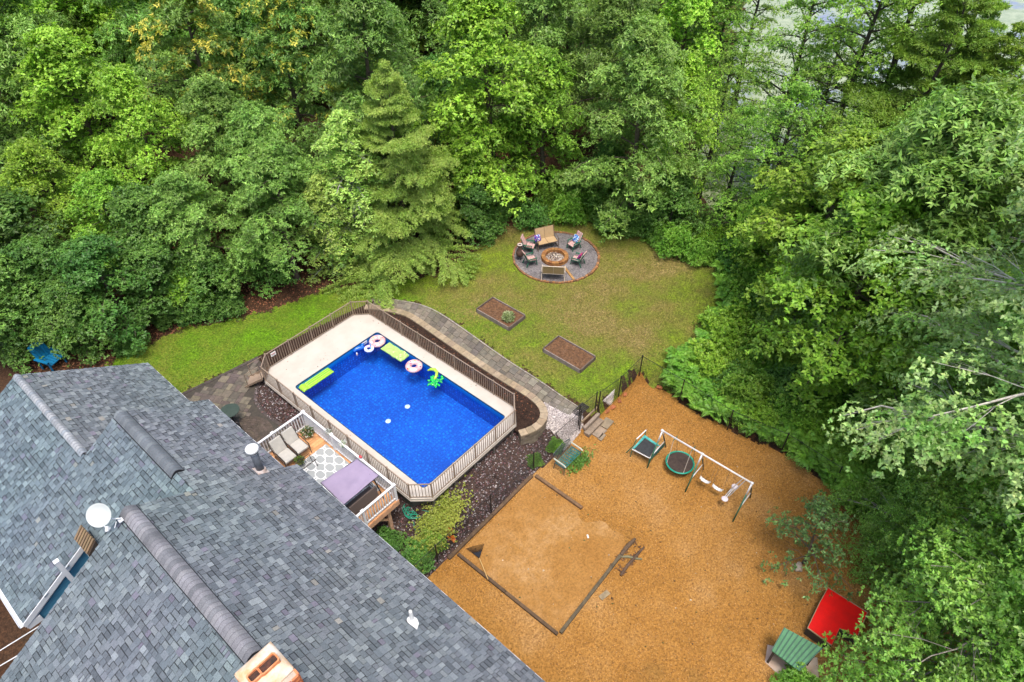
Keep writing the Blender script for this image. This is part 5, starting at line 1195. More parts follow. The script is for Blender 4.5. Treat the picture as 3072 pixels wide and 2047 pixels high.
def stripes():
    m, n, b = newmat('striped_cushion'); b.inputs['Roughness'].default_value = .9
    tc = n.nodes.new('ShaderNodeTexCoord'); sp_ = n.nodes.new('ShaderNodeSeparateXYZ'); n.links.new(tc.outputs['Object'], sp_.inputs[0])
    q = n.nodes.new('ShaderNodeMath'); q.operation = 'MULTIPLY_ADD'; q.inputs[1].default_value = 5.2; q.inputs[2].default_value = 10.4; n.links.new(sp_.outputs[1], q.inputs[0])
    f = n.nodes.new('ShaderNodeMath'); f.operation = 'FRACT'; n.links.new(q.outputs[0], f.inputs[0])
    r = ramp(n, f.outputs[0], [(0, (.58, .46, .40)), (.22, (.38, .03, .05)), (.36, (.50, .26, .25)), (.52, (.60, .52, .46)), (.72, (.28, .05, .09)), (.84, (.52, .36, .33))], 'CONSTANT')
    n.links.new(r.outputs[0], b.inputs['Base Color']); return m
M_STRP = stripes()
def adirondack():
    t = thing('striped_chair', 'x', 'chair', (0, 0, 0), 'green chairs with striped cushions round the fire pit')
    mb = MB(); mb.box((.02, 0, .34), (.55, .56, .04), ry=.12, col=(1, 1, 1)); mb.box((-.36, 0, .62), (.03, .54, .66), ry=-.38)
    obj('seat_shell', mb, M_GRN2, t)
    for sx_, sy_ in ((.27, .28), (.27, -.28), (-.30, .28), (-.30, -.28)): mb = MB(); mb.bar((sx_, sy_, .36 if sx_ > 0 else .3), (sx_+(.05 if sx_ > 0 else -.12), sy_, 0), .05, .05); obj('leg', mb, M_GRN2, t)
    for s in (-1, 1): mb = MB(); mb.box((-.02, s*.31, .56), (.58, .085, .025)); mb.bar((.22, s*.30, .55), (.27, s*.28, .3), .05, .03); obj('armrest', mb, M_GRN2, t)
    mb = MB(); n_ = 4
    for k in range(3): mb.box((-.1+.17*k, 0, .405-.02*k), (.165, .50, .07), ry=.12)
    obj('seat_cushion', mb, M_STRP, t, bevel=.025)
    mb = MB()
    for k in range(4): mb.box((-.27-.072*k, 0, .46+.17*k), (.06, .48, .17), ry=-.38)
    obj('back_cushion', mb, M_STRP, t, bevel=.025)
    return t
M_GRN2 = mat('green_resin', (.01, .10, .055), (.02, .13, .08), 4, .45)
proto = adirondack(); first = True
def face(x, y): return math.atan2(FC[1]-y, FC[0]-x)
chs = [((500, 560), 'striped cushion chair at the far left of the fire pit, with no pillow'), ((1480, 510), 'striped cushion chair at the far right of the fire pit, holding a blue pillow'), ((530, 850), 'striped cushion chair at the near left of the fire pit, beside the clay stove'), ((1560, 850), 'striped cushion chair at the near right of the fire pit, holding a purple pillow')]
pos = []
for (p, lab) in chs:
    x, y = at(zC(*p), .4); rz = face(x, y)+(.1 if first else 0)
    o = proto if first else dup(proto)
    place(o, (x, y, .036), rz, .9); o['label'] = lab; first = False; pos.append((x, y, rz))
def pillow(x, y, rz, z, lab, cols, s=.38, back=-.14):
    mb = MB(); V = []; N = 12; M = Matrix.Translation((x+back*math.cos(rz), y+back*math.sin(rz), z))@Matrix.Rotation(rz, 4, 'Z')@Matrix.Rotation(-.5, 4, 'Y')
    for sd_ in (1, -1):
        b0 = len(V)
        for i in range(N+1):
            for j in range(N+1):
                u, v_ = i/N*2-1, j/N*2-1; th = .07*((1-u*u)*(1-v_*v_))**.4
                V.append(M@Vector((sd_*th, u*s/2*(1-.05*v_*v_), v_*s/2*(1-.05*u*u))))
    F = []
    for sd_ in (0, 1):
        for i in range(N):
            for j in range(N):
                a = sd_*(N+1)**2+i*(N+1)+j; f = (a, a+N+1, a+N+2, a+1); F.append(f if sd_ == 0 else f[::-1])
    mb.add(V, F); r = random.Random(z*100)
    for i in range(len(mb.c)):
        u = (i//N) % N; v_ = i % N; mb.c[i] = cols[int((u//3+v_//3*2+(u*v_)//20) % len(cols))]
    tag(obj('throw_pillow', mb, M_STRPIL, loc=(x, y, z-.15), smooth=True), lab, 'pillow')
M_STRPIL = mat('pillow_cloth', (1, 1, 1), rough=.9, attr=True)
pillow(*pos[1], .66, 'blue patterned pillow on the far right striped chair', [(.02, .10, .5), (.05, .2, .6), (.6, .65, .7), (.02, .2, .35)], .42)
pillow(*pos[3], .62, 'purple and pink pillow on the near right striped chair', [(.3, .02, .25), (.45, .03, .12), (.2, .03, .35), (.5, .05, .1)], .42)
M_SLT = mat('tan_sling', (.38, .26, .13), (.43, .30, .16), 4, .85, .1, 120); M_BRN = mat('brown_tube', (.12, .08, .055), rough=.4); M_CRM = mat('cream_tube', (.60, .50, .40), rough=.4)
def loveseat(lab, x, y, rz, fm):
    t = thing('sling_loveseat', lab, 'loveseat', (0, 0, 0), 'tan sling loveseats at the fire circle')
    for s in (-1, 1):
        mb = MB(); mb.box((.02, s*.275, .42), (.50, .53, .02), ry=.06); obj('seat', mb, M_SLT, t); mb = MB(); mb.box((-.33, s*.275, .74), (.02, .53, .62), ry=-.28); obj('backrest', mb, M_SLT, t)
        mb = MB(); mb.tube([(.3, s*.60, .0), (.27, s*.60, .60), (-.1, s*.60, .64), (-.36, s*.60, .62)], .02, 6); mb.tube([(-.36, s*.60, 0), (-.22, s*.60, .40)], .02, 6); obj('armrest', mb, fm, t)
    mb = MB(); mb.tube([(.28, -.57, .41), (.28, .57, .41)], .02, 6); mb.tube([(-.43, -.57, 1.03), (-.43, .57, 1.03)], .022, 6); mb.tube([(-.24, -.57, .42), (-.24, .57, .42)], .02, 6); mb.tube([(.26, 0, .43), (-.24, 0, .44), (-.42, 0, 1.03)], .014, 6)
    for s in (-1, 1): mb.tube([(.28, s*.57, .41), (-.24, s*.57, .43), (-.43, s*.57, 1.03)], .02, 6); mb.tube([(.3, s*.6, .05), (-.36, s*.6, .05)], .018, 6)
    obj('frame', mb, fm, t); place(t, (x, y, .036), rz, 1.05); return t
x, y = at(zC(880, 470), .42); loveseat('tan sling loveseat on the far side of the fire pit, facing the house', x, y, face(x, y)-.12, M_BRN)
pillow(x-.42, y+.28, face(x, y), .68, 'blue and white pillow on the far tan loveseat', [(.02, .05, .25), (.6, .6, .68), (.25, .06, .3), (.05, .1, .4)], .40, -.08)
x, y = at(zC(1030, 1150), .42); loveseat('tan sling loveseat on the near side of the fire pit, seen from behind', x, y, face(x, y)+.04, M_CRM)
x, y = at(zC(290, 860), .04); cm = thing('clay_stove', 'dark clay garden stove with a white rimmed neck at the left of the fire circle', 'chiminea', (x, y, .03))
mb = MB(); mb.lathe([(.10, .18), (.20, .28), (.23, .42), (.19, .58), (.11, .70), (.085, .95), (.10, .97)], (x, y, .03), 22); obj('body', mb, mat('clay_dark', (.055, .03, .022), (.10, .05, .035), 6, .8), cm, True)
mb = MB(); mb.torus((x, y, 1.02), .11, .035, 22, 8); obj('rim', mb, mat('pale_rim', (.55, .47, .42), rough=.7), cm, True)
mb = MB()
for k in range(3): a = k*2.1; mb.tube([(x+.08*math.cos(a), y+.08*math.sin(a), .25), (x+.2*math.cos(a), y+.2*math.sin(a), .03)], .014, 6)
obj('stand', mb, M_BLK, cm)
# blue chair at the wood edge and a pale rock
M_BLU = mat('blue_chair', (.0, .11, .24), (.0, .14, .30), 3, .5)
bc = thing('blue_chair', 'blue wooden garden chair standing in the leaf litter behind the far roof', 'chair', (0, 0, 0))
mb = MB()
for k in range(5): mb.box((.04-.0, -.26+.13*k, .38), (.55, .115, .03), ry=.12)
obj('seat', mb, M_BLU, bc); mb = MB()
for k in range(5): mb.box((-.36, -.26+.13*k, .75), (.03, .115, .78+.06*math.sin(PI*(k+.5)/5)), ry=-.3)
obj('backrest', mb, M_BLU, bc)
for s in (-1, 1): mb = MB(); mb.box((.0, s*.37, .60), (.7, .13, .03)); obj('armrest', mb, M_BLU, bc)
for sx_, sy_ in ((.28, .33), (.28, -.33), (-.3, .33), (-.3, -.33)): mb = MB(); mb.box((sx_, sy_, .29), (.09, .04, .58)); obj('leg', mb, M_BLU, bc)
place(bc, (3.1, 31.9, hh(3.1, 31.9)), -1.2, 1.15)
mb = MB(); mb.blob((2.05, 30.6, .2), (1.6, 1.0, .7), 7, 16, 10, .12); tag(obj('boulder', mb, mat('grey_boulder', (.40, .39, .36), (.5, .5, .46), 3, .9, .3), loc=(2.1, 30.6, 0), smooth=True), 'pale smooth boulder beside the blue chair behind the far roof', 'boulder')
# wires over the dark corner
for k, (a, b_, lab) in enumerate(((z4(0, 1320), z4(250, 1165), 'upper white cable crossing the dark corner left of the near roof'), (z4(0, 1440), z4(120, 1370), 'lower white cable crossing the dark corner left of the near roof'))):
    p = at(a, .8); q = at(b_, .8); d = (q[0]-p[0], q[1]-p[1]); mb = MB(); mb.tube([(p[0]-d[0]*1.5, p[1]-d[1]*1.5, .8), (*q, .8), (q[0]+d[0]*.6, q[1]+d[1]*.6, .8)], .018, 6)
    tag(obj('cable', mb, M_FASC, loc=(*p, .8)), lab, 'cable')
#@@PART5
# ------------------------------------------------------------------ vegetation
NR = np.random.default_rng(11)
def unit(a): return a/np.maximum(np.linalg.norm(a, axis=-1, keepdims=True), 1e-9)
LEAF4 = np.array([(0, 0), (.45, .5), (1, 0), (.45, -.5)])
LEAFS = np.array([(0, 0), (.22, .26), (.30, .52), (.46, .26), (.62, .30), (1, 0), (.62, -.30), (.46, -.26), (.30, -.52), (.22, -.26)])
LEAFM = np.array([(0, 0), (.16, .30), (.10, .50), (.42, .40), (.60, .52), (.66, .20), (1, 0), (.66, -.20), (.60, -.52), (.42, -.40), (.10, -.50), (.16, -.30)])
def leaves(rng, base, dirn, nrm, L, wr, shape=LEAF4, cup=.18):
    """one flat leaf outline per row: base point, direction, surface normal, length"""
    side = unit(np.cross(nrm, dirn)); n = unit(np.cross(dirn, side)); k = len(shape)
    u = shape[:, 0][None, :, None]; v = shape[:, 1][None, :, None]
    L = L[:, None, None]
    P = base[:, None, :]+dirn[:, None, :]*u*L+side[:, None, :]*v*L*wr - n[:, None, :]*(cup*u*u*L)+n[:, None, :]*(np.abs(v)*L*.12)
    return P.reshape(-1, 3), np.arange(len(base)*k).reshape(-1, k)
def rosettes(rng, C, D, k, L, wr, spread=.9, shape=LEAF4, jit=.35):
    """k leaves fanning out round every twig tip C with axis D"""
    n = len(C); D = unit(D); a = np.cross(D, [0, 0, 1.0]); a[np.linalg.norm(a, axis=1) < .05] = [1, 0, 0]; a = unit(a); b = np.cross(D, a)
    ph = rng.random((n, 1))*6.28+np.arange(k)[None, :]*(6.283/k)+rng.normal(0, .3, (n, k))
    th = spread*(.55+.6*rng.random((n, k)))
    d = (a[:, None]*np.cos(ph)[..., None]+b[:, None]*np.sin(ph)[..., None])*np.sin(th)[..., None]+D[:, None]*np.cos(th)[..., None]
    d[..., 2] -= .12
    d = unit(d+rng.normal(0, jit*.4, d.shape)); up = unit(D[:, None]*.6+np.array([0, 0, .8])+rng.normal(0, jit, d.shape))
    Ls = L*(.65+.6*rng.random(n*k))
    return leaves(rng, np.repeat(C, k, 0)+rng.normal(0, L*.12, (n*k, 3)), d.reshape(-1, 3), up.reshape(-1, 3), Ls, wr, shape)
class Tree:
    def __init__(s): s.V = []; s.F = []; s.C = []; s.n = 0; s.wood = MB()
    def addl(s, V, F, C): s.V.append(V); s.F.append(F+s.n); s.C.append(C); s.n += len(V)
def vcol(rng, m, base=1, var=.16, tint=None):
    c = np.ones((m, 3))*base*(1+rng.normal(0, var, (m, 1))); c *= 1+rng.normal(0, .05, (m, 3))
    if tint is not None: c *= np.array(tint)
    return np.clip(c, .15, 3)
def broadleaf(seed, H, R, base=.28, limbs=30, sprays=6, rsp=.8, nros=26, kl=5, L=.17, wr=.55, flat=.35, shape=LEAF4, yellow=0, thick=1, wcol=(.09, .07, .05), up=.5, droop=.25, top=.12, fork=0):
    rng = np.random.default_rng(seed); r = random.Random(seed); T = Tree()
    lean = Vector((r.uniform(-.04, .04), r.uniform(-.04, .04), 0))*H
    def trunk(t): return Vector((lean.x*t+.12*math.sin(t*5+seed), lean.y*t+.1*math.cos(t*4+seed), H*t))
    tr = .012*H*thick+.03
    T.wood.tube([trunk(i/9*.97)-(Vector((0, 0, .3)) if i == 0 else Vector()) for i in range(10)], [tr*(1.25-i/9*1.15)+.008 for i in range(10)], 8, col=wcol)
    SC_, SD, SR, SO = [], [], [], []
    for i in range(limbs):
        t = base+(1-base)*((i+.5)/limbs)**.85; az = i*2.399+r.uniform(-.5, .5); q = (t-base)/(1-base)
        prof = (math.sin(PI*min(1, .22+.74*q)))**.75*(1-.25*q)+top*.6
        ln = R*prof*r.uniform(.72, 1.15); el = up*(.35+.9*q)+r.uniform(-.12, .15)
        p0 = trunk(min(t-.04, .96)); d = Vector((math.cos(az)*math.cos(el), math.sin(az)*math.cos(el), math.sin(el)))
        pts = [p0]; m_ = 6
        for k in range(1, m_+1):
            s_ = k/m_; pts.append(p0+d*ln*s_+Vector((0, 0, -droop*ln*s_*s_))+Vector((r.gauss(0, .06), r.gauss(0, .06), r.gauss(0, .05)))*ln*.3*s_)
        rl = tr*.34*(1-.5*q)
        T.wood.tube(pts, [rl*(1-.85*k/m_)+.006 for k in range(m_+1)], 5, False, col=wcol)
        for k in range(sprays):
            s_ = 1-.62*(k/max(1, sprays-1))**1.1 if sprays > 1 else 1; idx = s_*m_; a = pts[int(min(idx, m_-.01))]; b = pts[min(m_, int(idx)+1)]; P = a.lerp(b, idx-int(min(idx, m_-.01)))
            lat = d.cross(Vector((0, 0, 1))).normalized()*(r.uniform(-1, 1)*ln*.34*(1.15-s_*.6) if k else 0)
            Pn = P+lat+Vector((0, 0, r.uniform(-.1, .25)))
            if k:
                i0 = max(0., idx-1.5); a0 = pts[int(min(i0, m_-.01))].lerp(pts[min(m_, int(i0)+1)], i0-int(min(i0, m_-.01))); md_ = (a0+Pn)/2+Vector((r.gauss(0, .05), r.gauss(0, .05), .08))
                T.wood.tube([a0, md_, Pn, Pn+(Pn-md_)*.35], [.017*thick, .012, .007, .003], 4, False, col=wcol)
                for _ in range(fork): e_ = md_+(Pn-md_)*r.uniform(.6, 1.3)+Vector((r.gauss(0, .16), r.gauss(0, .16), r.gauss(.04, .1))); T.wood.tube([md_, (md_+e_)/2+Vector((0, 0, .03)), e_], [.009, .006, .003], 3, False, col=wcol)
            SC_.append(Pn); SD.append((d*.55+Vector((0, 0, .9-.25*(1-q)))).normalized()); SR.append(rsp*r.uniform(.65, 1.25)); SO.append(d)
    for k in range(5): SC_.append(trunk(1)+Vector((r.gauss(0, .35), r.gauss(0, .35), r.uniform(-.5, .2)))); SD.append(Vector((0, 0, 1))); SR.append(rsp*.75); SO.append(Vector((1, 0, 0)))
    SC_ = np.array(SC_); SD = unit(np.array(SD)); SR = np.array(SR); SO = unit(np.array(SO)); ns = len(SC_)
    side = unit(np.cross(SD, SO)+1e-6); fw = np.cross(side, SD)
    nr = np.maximum(4, (nros*(SR/rsp)**2).astype(int)); idx = np.repeat(np.arange(ns), nr); m = len(idx)
    ang = rng.random(m)*6.283; rad = np.sqrt(rng.random(m))
    # lobed outline so every spray has fingers
    lob = 1+.28*np.sin(ang*3+idx*1.7)+.18*np.sin(ang*5+idx*2.9)
    u = (np.cos(ang)*rad*lob*SR[idx])[:, None]; v = (np.sin(ang)*rad*lob*SR[idx]*.8)[:, None]
    z = (-(rad**2)*SR[idx]*flat+rng.normal(0, .10, m)*SR[idx])[:, None]
    C = SC_[idx]+fw[idx]*u*1.15+side[idx]*v+SD[idx]*z
    D = unit(SD[idx]*.75+(fw[idx]*u+side[idx]*v)/SR[idx][:, None]*.9)
    V, F = rosettes(rng, C, D, kl, L, wr, 1.15, shape)
    sc = 1+rng.normal(0, .15, ns); cb = np.repeat((sc[idx])[:, None], kl, 1).reshape(-1, 1)
    col = vcol(rng, len(F), 1, .22)*cb
    if yellow:
        ysp = rng.random(ns) < yellow*np.clip((SC_[:, 2]/H-.3)*1.8, 0, 1); ym = np.repeat((ysp[idx] & (rng.random(m) < .55)), kl)
        col[ym] = np.array([3.6, 1.9, 1.5])*(.8+.4*rng.random((ym.sum(), 1)))
    T.addl(V, F, col); return T
def conifer(seed, H, R, base=.12, whorls=22, per=6, wcol=(.08, .06, .05), L=.15, dens=1.0, soft=.35):
    """pine: uneven whorls of boughs, each bough a drooping fan of needle plumes"""
    rng = np.random.default_rng(seed); r = random.Random(seed); T = Tree(); tr = .011*H+.03
    T.wood.tube([Vector((.12*math.sin(i), .1*math.cos(i*1.3), H*i/9-.2)) for i in range(10)], [tr*(1.2-i/9*1.12)+.006 for i in range(10)], 8, col=wcol)
    Cs, Ds = [], []
    for w_ in range(whorls):
        q = w_/(whorls-1); z = H*(base+(1-base)*q**.9); ln0 = R*1.22*(1-q)**.8*(.95+.25*math.sin(w_*2.1)*math.cos(w_*.7))+.3
        for k in range(per):
            if r.random() < .14: continue
            az = k*2*PI/per+w_*1.9+r.uniform(-.4, .4); ln = ln0*r.choice([.5, .75, .95, 1.1, 1.3])*r.uniform(.85, 1.1); el = .12+.6*q+r.uniform(-.22, .2)
            d = Vector((math.cos(az)*math.cos(el), math.sin(az)*math.cos(el), math.sin(el))); lat = Vector((-math.sin(az), math.cos(az), 0))
            dr = r.uniform(.25, .55)*(1-.6*q); f_ = lambda s_: Vector((0, 0, z+r.uniform(-.05, .05)))+d*ln*s_+Vector((0, 0, -dr*ln*s_**2.2))
            pts = [f_(s_) for s_ in (0, .3, .55, .8, 1)]
            T.wood.tube(pts, [.03*(1-q)+.012, .022, .016, .01, .005], 4, False, col=wcol)
            nb = int(4+ln*2.6)
            for j in range(nb):
                s_ = .30+.70*(j+.5)/nb; i0 = min(3, int(s_*4)); P = pts[i0].lerp(pts[i0+1], s_*4-i0); wd = ln*.36*(math.sin(PI*min(1, .2+.8*s_))+.2)
                for sg in (-1, 1):
                    if r.random() < .12: continue
                    e = P+lat*sg*wd*r.uniform(.5, 1.1)+d*wd*r.uniform(.5, .9)+Vector((0, 0, -.22*wd-.1)); nn = max(3, int((e-P).length/.095*dens))
                    for n_ in range(nn):
                        f = (n_+.6)/nn; c = P.lerp(e, f)+Vector((0, 0, .12*wd*math.sin(PI*f)))
                        for rep in range(2): Cs.append(c+Vector((r.gauss(0, .07), r.gauss(0, .07), r.gauss(0, .05)))); Ds.append((e-P).normalized()*1.1+Vector((0, 0, soft)))
            for n_ in range(8): Cs.append(pts[3].lerp(pts[4], r.random()*1.1)+Vector((r.gauss(0, .08), r.gauss(0, .08), r.gauss(0, .05)))); Ds.append(d+Vector((0, 0, .2)))
    C = np.array(Cs); D = unit(np.array(Ds)); V, F = rosettes(rng, C, D, 5, L*1.25, .26, .95, jit=.45)
    cb = np.repeat(1+rng.normal(0, .14, len(C)), 5)[:, None]
    T.addl(V, F, vcol(rng, len(F), 1, .12)*cb); return T
M_BARK = mat('bark', (.7, .7, .7), (1.3, 1.3, 1.3), 5, .95, .6, 18, attr=True)
def finish(T, name, label, cat, lm, crown='crown', woodname='trunk'):
    t = thing(name, label, cat); obj(woodname, T.wood, M_BARK, t)
    # leaves share one face size per tree
    me = mesh_np(crown, np.concatenate(T.V), np.concatenate(T.F), np.concatenate(T.C)); link(crown, me, lm, t); return t
LM_MAPLE = leafmat('leaf_maple', (0.185, 0.39, 0.038), (0.29, 0.53, 0.06), 0.3)
LM_OAK = leafmat('leaf_oak', (0.13, 0.275, 0.05), (0.21, 0.38, 0.08), 0.25)
LM_BIRCH = leafmat('leaf_birch', (0.28, 0.44, 0.09), (0.38, 0.55, 0.13), 0.3)
LM_PINE = leafmat('needle_pine', (.25, .41, .07), (.36, .50, .11), 0.28, .55)
LM_PINE2 = leafmat('needle_hemlock', (0.14, 0.28, 0.03), (0.23, 0.38, 0.045), 0.28, .55)
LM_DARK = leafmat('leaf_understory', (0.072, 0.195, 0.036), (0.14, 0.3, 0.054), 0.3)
LM_SPARSE = leafmat('leaf_lakeside', (0.135, 0.29, 0.035), (0.22, 0.4, 0.055), 0.34)
LM_NEAR = leafmat('leaf_silver', (0.17, 0.35, 0.065), (0.4, 0.54, 0.21), 0.28, .38, hue=.03)
LM_NEARD = leafmat('leaf_near_green', (0.15, 0.36, 0.05), (0.27, 0.5, 0.09), 0.3, .35, hue=.03)
LM_FERN = leafmat('fern_leaf', (0.12, 0.3, 0.035), (0.2, 0.4, 0.05), 0.3)
FAR = (0, 0, -500)
def proto_tree(T, nm, cat, lm): t = finish(T, nm, 'x', cat, lm); t['used'] = 0; return t
PT = {
 'maple': [proto_tree(broadleaf(21, 16, 4.7, .2, 28, 6, 1.1, 38, 5, .235, .55, .38), 'maple_tree', 'tree', LM_MAPLE), proto_tree(broadleaf(22, 16, 4.5, .18, 26, 6, 1.2, 42, 5, .235, .55, .30, droop=.35), 'maple_tree', 'tree', LM_MAPLE)],
 'oak': [proto_tree(broadleaf(31, 16, 4.8, .2, 27, 6, 1.0, 36, 7, .26, .32, .5, yellow=0), 'oak_tree', 'tree', LM_OAK), proto_tree(broadleaf(32, 16, 4.6, .18, 26, 6, 1.1, 38, 7, .26, .32, .5), 'oak_tree', 'tree', LM_OAK)],
 'oaky': [proto_tree(broadleaf(33, 17, 4.8, .2, 28, 6, 1.0, 36, 7, .26, .34, .5, yellow=.5), 'oak_tree', 'tree', LM_OAK)],
 'birch': [proto_tree(broadleaf(41, 15, 2.9, .12, 40, 6, .62, 26, 4, .19, .5, .7, droop=.5, wcol=(.3, .29, .26)), 'birch_tree', 'tree', LM_BIRCH)],
 'pine': [proto_tree(conifer(51, 17, 4.2, .06, 24, 7), 'pine_tree', 'tree', LM_PINE), proto_tree(conifer(52, 17, 4.0, .1, 22, 6), 'pine_tree', 'tree', LM_PINE2)],
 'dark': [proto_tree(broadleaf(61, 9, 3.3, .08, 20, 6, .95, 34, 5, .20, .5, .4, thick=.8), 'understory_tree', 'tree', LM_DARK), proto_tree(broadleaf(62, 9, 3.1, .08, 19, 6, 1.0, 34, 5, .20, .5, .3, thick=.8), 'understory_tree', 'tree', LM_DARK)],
 'sparse': [proto_tree(broadleaf(71, 17, 4.8, .15, 34, 7, .72, 17, 5, .18, .5, .35, wcol=(.05, .04, .03), thick=1.2), 'lakeside_tree', 'tree', LM_SPARSE), proto_tree(broadleaf(72, 17, 4.6, .12, 32, 7, .74, 17, 5, .18, .5, .3, wcol=(.05, .04, .03)), 'lakeside_tree', 'tree', LM_SPARSE)],
}
H0_ = {'maple': 16, 'oak': 16, 'oaky': 17, 'birch': 15, 'pine': 17, 'dark': 9, 'sparse': 17}
tr_rnd = random.Random(5)
placed = []; placed_o = []
def put(kind, x, y, H, lab, group=None, wide=1.0):
    L = PT[kind]; i = tr_rnd.randrange(len(L)); p = L[i]; s = H/H0_[kind]
    if not p['used']: o = p; p['used'] = 1
    else: o = dup(p)
    place(o, (x, y, hh(x, y)-.05), tr_rnd.random()*6.28, (s*wide, s*wide, s)); o['label'] = lab
    if group: o['group'] = group
    elif 'group' in o: del o['group']
    placed.append((x, y)); placed_o.append(o); return o
def hero(kind, tx, ty, by, lab, wide=1.0):
    """tree whose top shows at display pixel (tx, ty) and whose foot stands at display row by"""
    bx = 1176+(tx-1176)*(2521-by)/(2521-ty); x, y = at(dp(bx, by), 0)
    for _ in range(4): x, y = at(dp(bx, by), hh(x, y))
    g = hh(x, y); H = min(np.arange(3, 26, .1), key=lambda h: abs(screen(x, y, g+h)[1]-ty*3072/2353))
    H = float(H); o = put(kind, x, y, H, lab, None, wide); print(kind, lab[:40], round(x, 1), round(y, 1), 'H', round(H, 1)); return o
def screen(x, y, z):
    d = RC@np.array([x, y, z-CAMZ]); return (1536+FPX*d[0]/d[2], 1023.5-FPX*d[1]/d[2], d[2]) if d[2] > .1 else (9e9, 9e9, -1)
KEY = [
 ('maple', 110, 60, 470, 'big bright lime maple at the upper left edge of the woods', 1.25), ('maple', 50, 330, 610, 'lime maple at the left border below the big bright one', 1.2), ('maple', 200, 400, 640, 'low lime maple above the dark understory behind the far roof', 1.3), ('maple', 280, 150, 520, 'lime maple right of the big bright one at the upper left', 1.0),
 ('oaky', 400, -60, 430, 'tall oak with yellow orange new leaves near the upper left', 1.1), ('oaky', 620, -40, 420, 'tall oak with orange leaf tips between the yellow tipped oak and the pine', 1.1),
 ('oak', 470, 170, 520, 'pale topped oak in front of the two orange tipped oaks', 1.2), ('oak', 600, 330, 640, 'oak hanging over the leaf litter left of the birch', 1.3), ('oak', 410, 390, 650, 'round oak left of the birch behind the lawn strip', 1.3), ('oak', 560, 230, 560, 'oak peeking between the pale topped oak and the birch', 1.2),
 ('birch', 770, 250, 600, 'light yellow green birch in front of the oaks, left of the drooping pine', 1.45), ('birch', 720, 400, 625, 'smaller light green tree at the foot of the birch', 1.5),
 ('pine', 885, 150, 592, 'drooping soft green pine whose boughs reach the lawn above the pool', 1.02),
 ('pine', 800, 40, 420, 'tall pine behind the birch', .9),
 ('maple', 1130, -40, 470, 'tallest bright lime maple above the fire pit', 1.15), ('maple', 1260, 110, 450, 'bright lime maple with hanging tips just left above the fire circle', 1.15), ('maple', 1090, 210, 500, 'narrow lime maple between the drooping pine and the fire circle', 1.0),
 ('oak', 1505, 50, 512, 'light green oak right above the fire circle', 1.15), ('oak', 1420, -60, 380, 'oak behind the light green one above the fire circle', 1.1), ('maple', 1600, 120, 490, 'fresh green maple between the light oak and the pond view', .9),
 ('sparse', 1670, -40, 400, 'open crowned tree at the left side of the pond view', 1.1), ('sparse', 1715, 240, 520, 'open crowned tree in front of the pond, above the far corner of the lawn', 1.1), ('sparse', 1880, -60, 440, 'yellow green open tree in the middle of the pond view', 1.1), ('sparse', 1830, 180, 580, 'lower open tree in the middle of the pond view', 1.3),
 ('sparse', 2060, -120, 520, 'dark trunked tall tree at the right side of the pond view', 1.0), ('sparse', 1980, 260, 640, 'open crowned tree left of the light branched near tree', 1.35), ('sparse', 1900, 420, 690, 'fine leaved tree standing over the bushes right of the lawn', 1.5),
 ('sparse', 1640, -90, 230, 'open tree at the far left shore of the pond', 1.3), ('maple', 1960, 300, 760, 'bright maple rising between the lawn corner and the near maple', 1.3), ('maple', 2080, 420, 900, 'bright maple rising from the top of the fern bank', 1.3), ('oak', 2200, 230, 800, 'fresh oak behind the near maple', 1.2), ('oak', 2320, 200, 900, 'oak at the right border behind the near maple', 1.2), ('maple', 1590, -60, 360, 'lime maple at the left shore of the pond', 1.1), ('oak', 1545, -120, 250, 'distant oak at the top left of the pond view', 1.2), ('sparse', 1900, 250, 600, 'open tree filling the middle slope before the pond', 1.2), ('sparse', 1760, -80, 300, 'open tree leaning into the top of the pond view', 1.1), ('sparse', 1950, 40, 380, 'open crowned tree left of the dark trunked tall tree', 1.1), ('sparse', 2170, -140, 470, 'open crowned tree between the dark trunked tree and the corner pine', 1.2), ('pine', 2340, 60, 640, 'yellow green pine at the right border behind the near maple', 1.2), ('pine', 2240, -60, 600, 'broad yellow green pine left of the corner pine', 1.1), ('sparse', 2080, 300, 700, 'fine leaved tree between the near maple and the bushes', 1.5), ('maple', 1790, 430, 640, 'bright small maple at the right end of the lawn', 1.3),
 ('pine', 2290, -90, 420, 'yellow green pine at the top right corner', .9), ('pine', 2210, 120, 520, 'yellow green pine behind the light branched near tree', 1.0), ('pine', 2120, 330, 620, 'short yellow green pine left of the light branched near tree', 1.2),
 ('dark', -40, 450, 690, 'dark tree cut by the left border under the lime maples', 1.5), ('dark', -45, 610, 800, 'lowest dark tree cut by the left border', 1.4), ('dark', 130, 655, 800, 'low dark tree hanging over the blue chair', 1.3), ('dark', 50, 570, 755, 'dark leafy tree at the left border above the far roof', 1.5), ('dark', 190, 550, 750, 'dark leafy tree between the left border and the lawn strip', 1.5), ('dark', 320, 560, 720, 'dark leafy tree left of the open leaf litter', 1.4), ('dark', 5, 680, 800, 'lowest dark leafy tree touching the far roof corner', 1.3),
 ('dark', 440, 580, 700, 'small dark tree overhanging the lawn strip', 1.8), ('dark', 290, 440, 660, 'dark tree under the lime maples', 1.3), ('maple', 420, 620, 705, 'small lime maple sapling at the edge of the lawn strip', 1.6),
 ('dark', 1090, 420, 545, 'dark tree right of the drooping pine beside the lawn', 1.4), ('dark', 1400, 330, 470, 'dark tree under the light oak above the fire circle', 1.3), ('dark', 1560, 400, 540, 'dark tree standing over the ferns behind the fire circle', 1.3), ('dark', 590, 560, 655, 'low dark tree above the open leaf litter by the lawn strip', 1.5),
]
for k, tx, ty, by, lab, wd in KEY: hero(k, tx, ty, by, lab, wd)
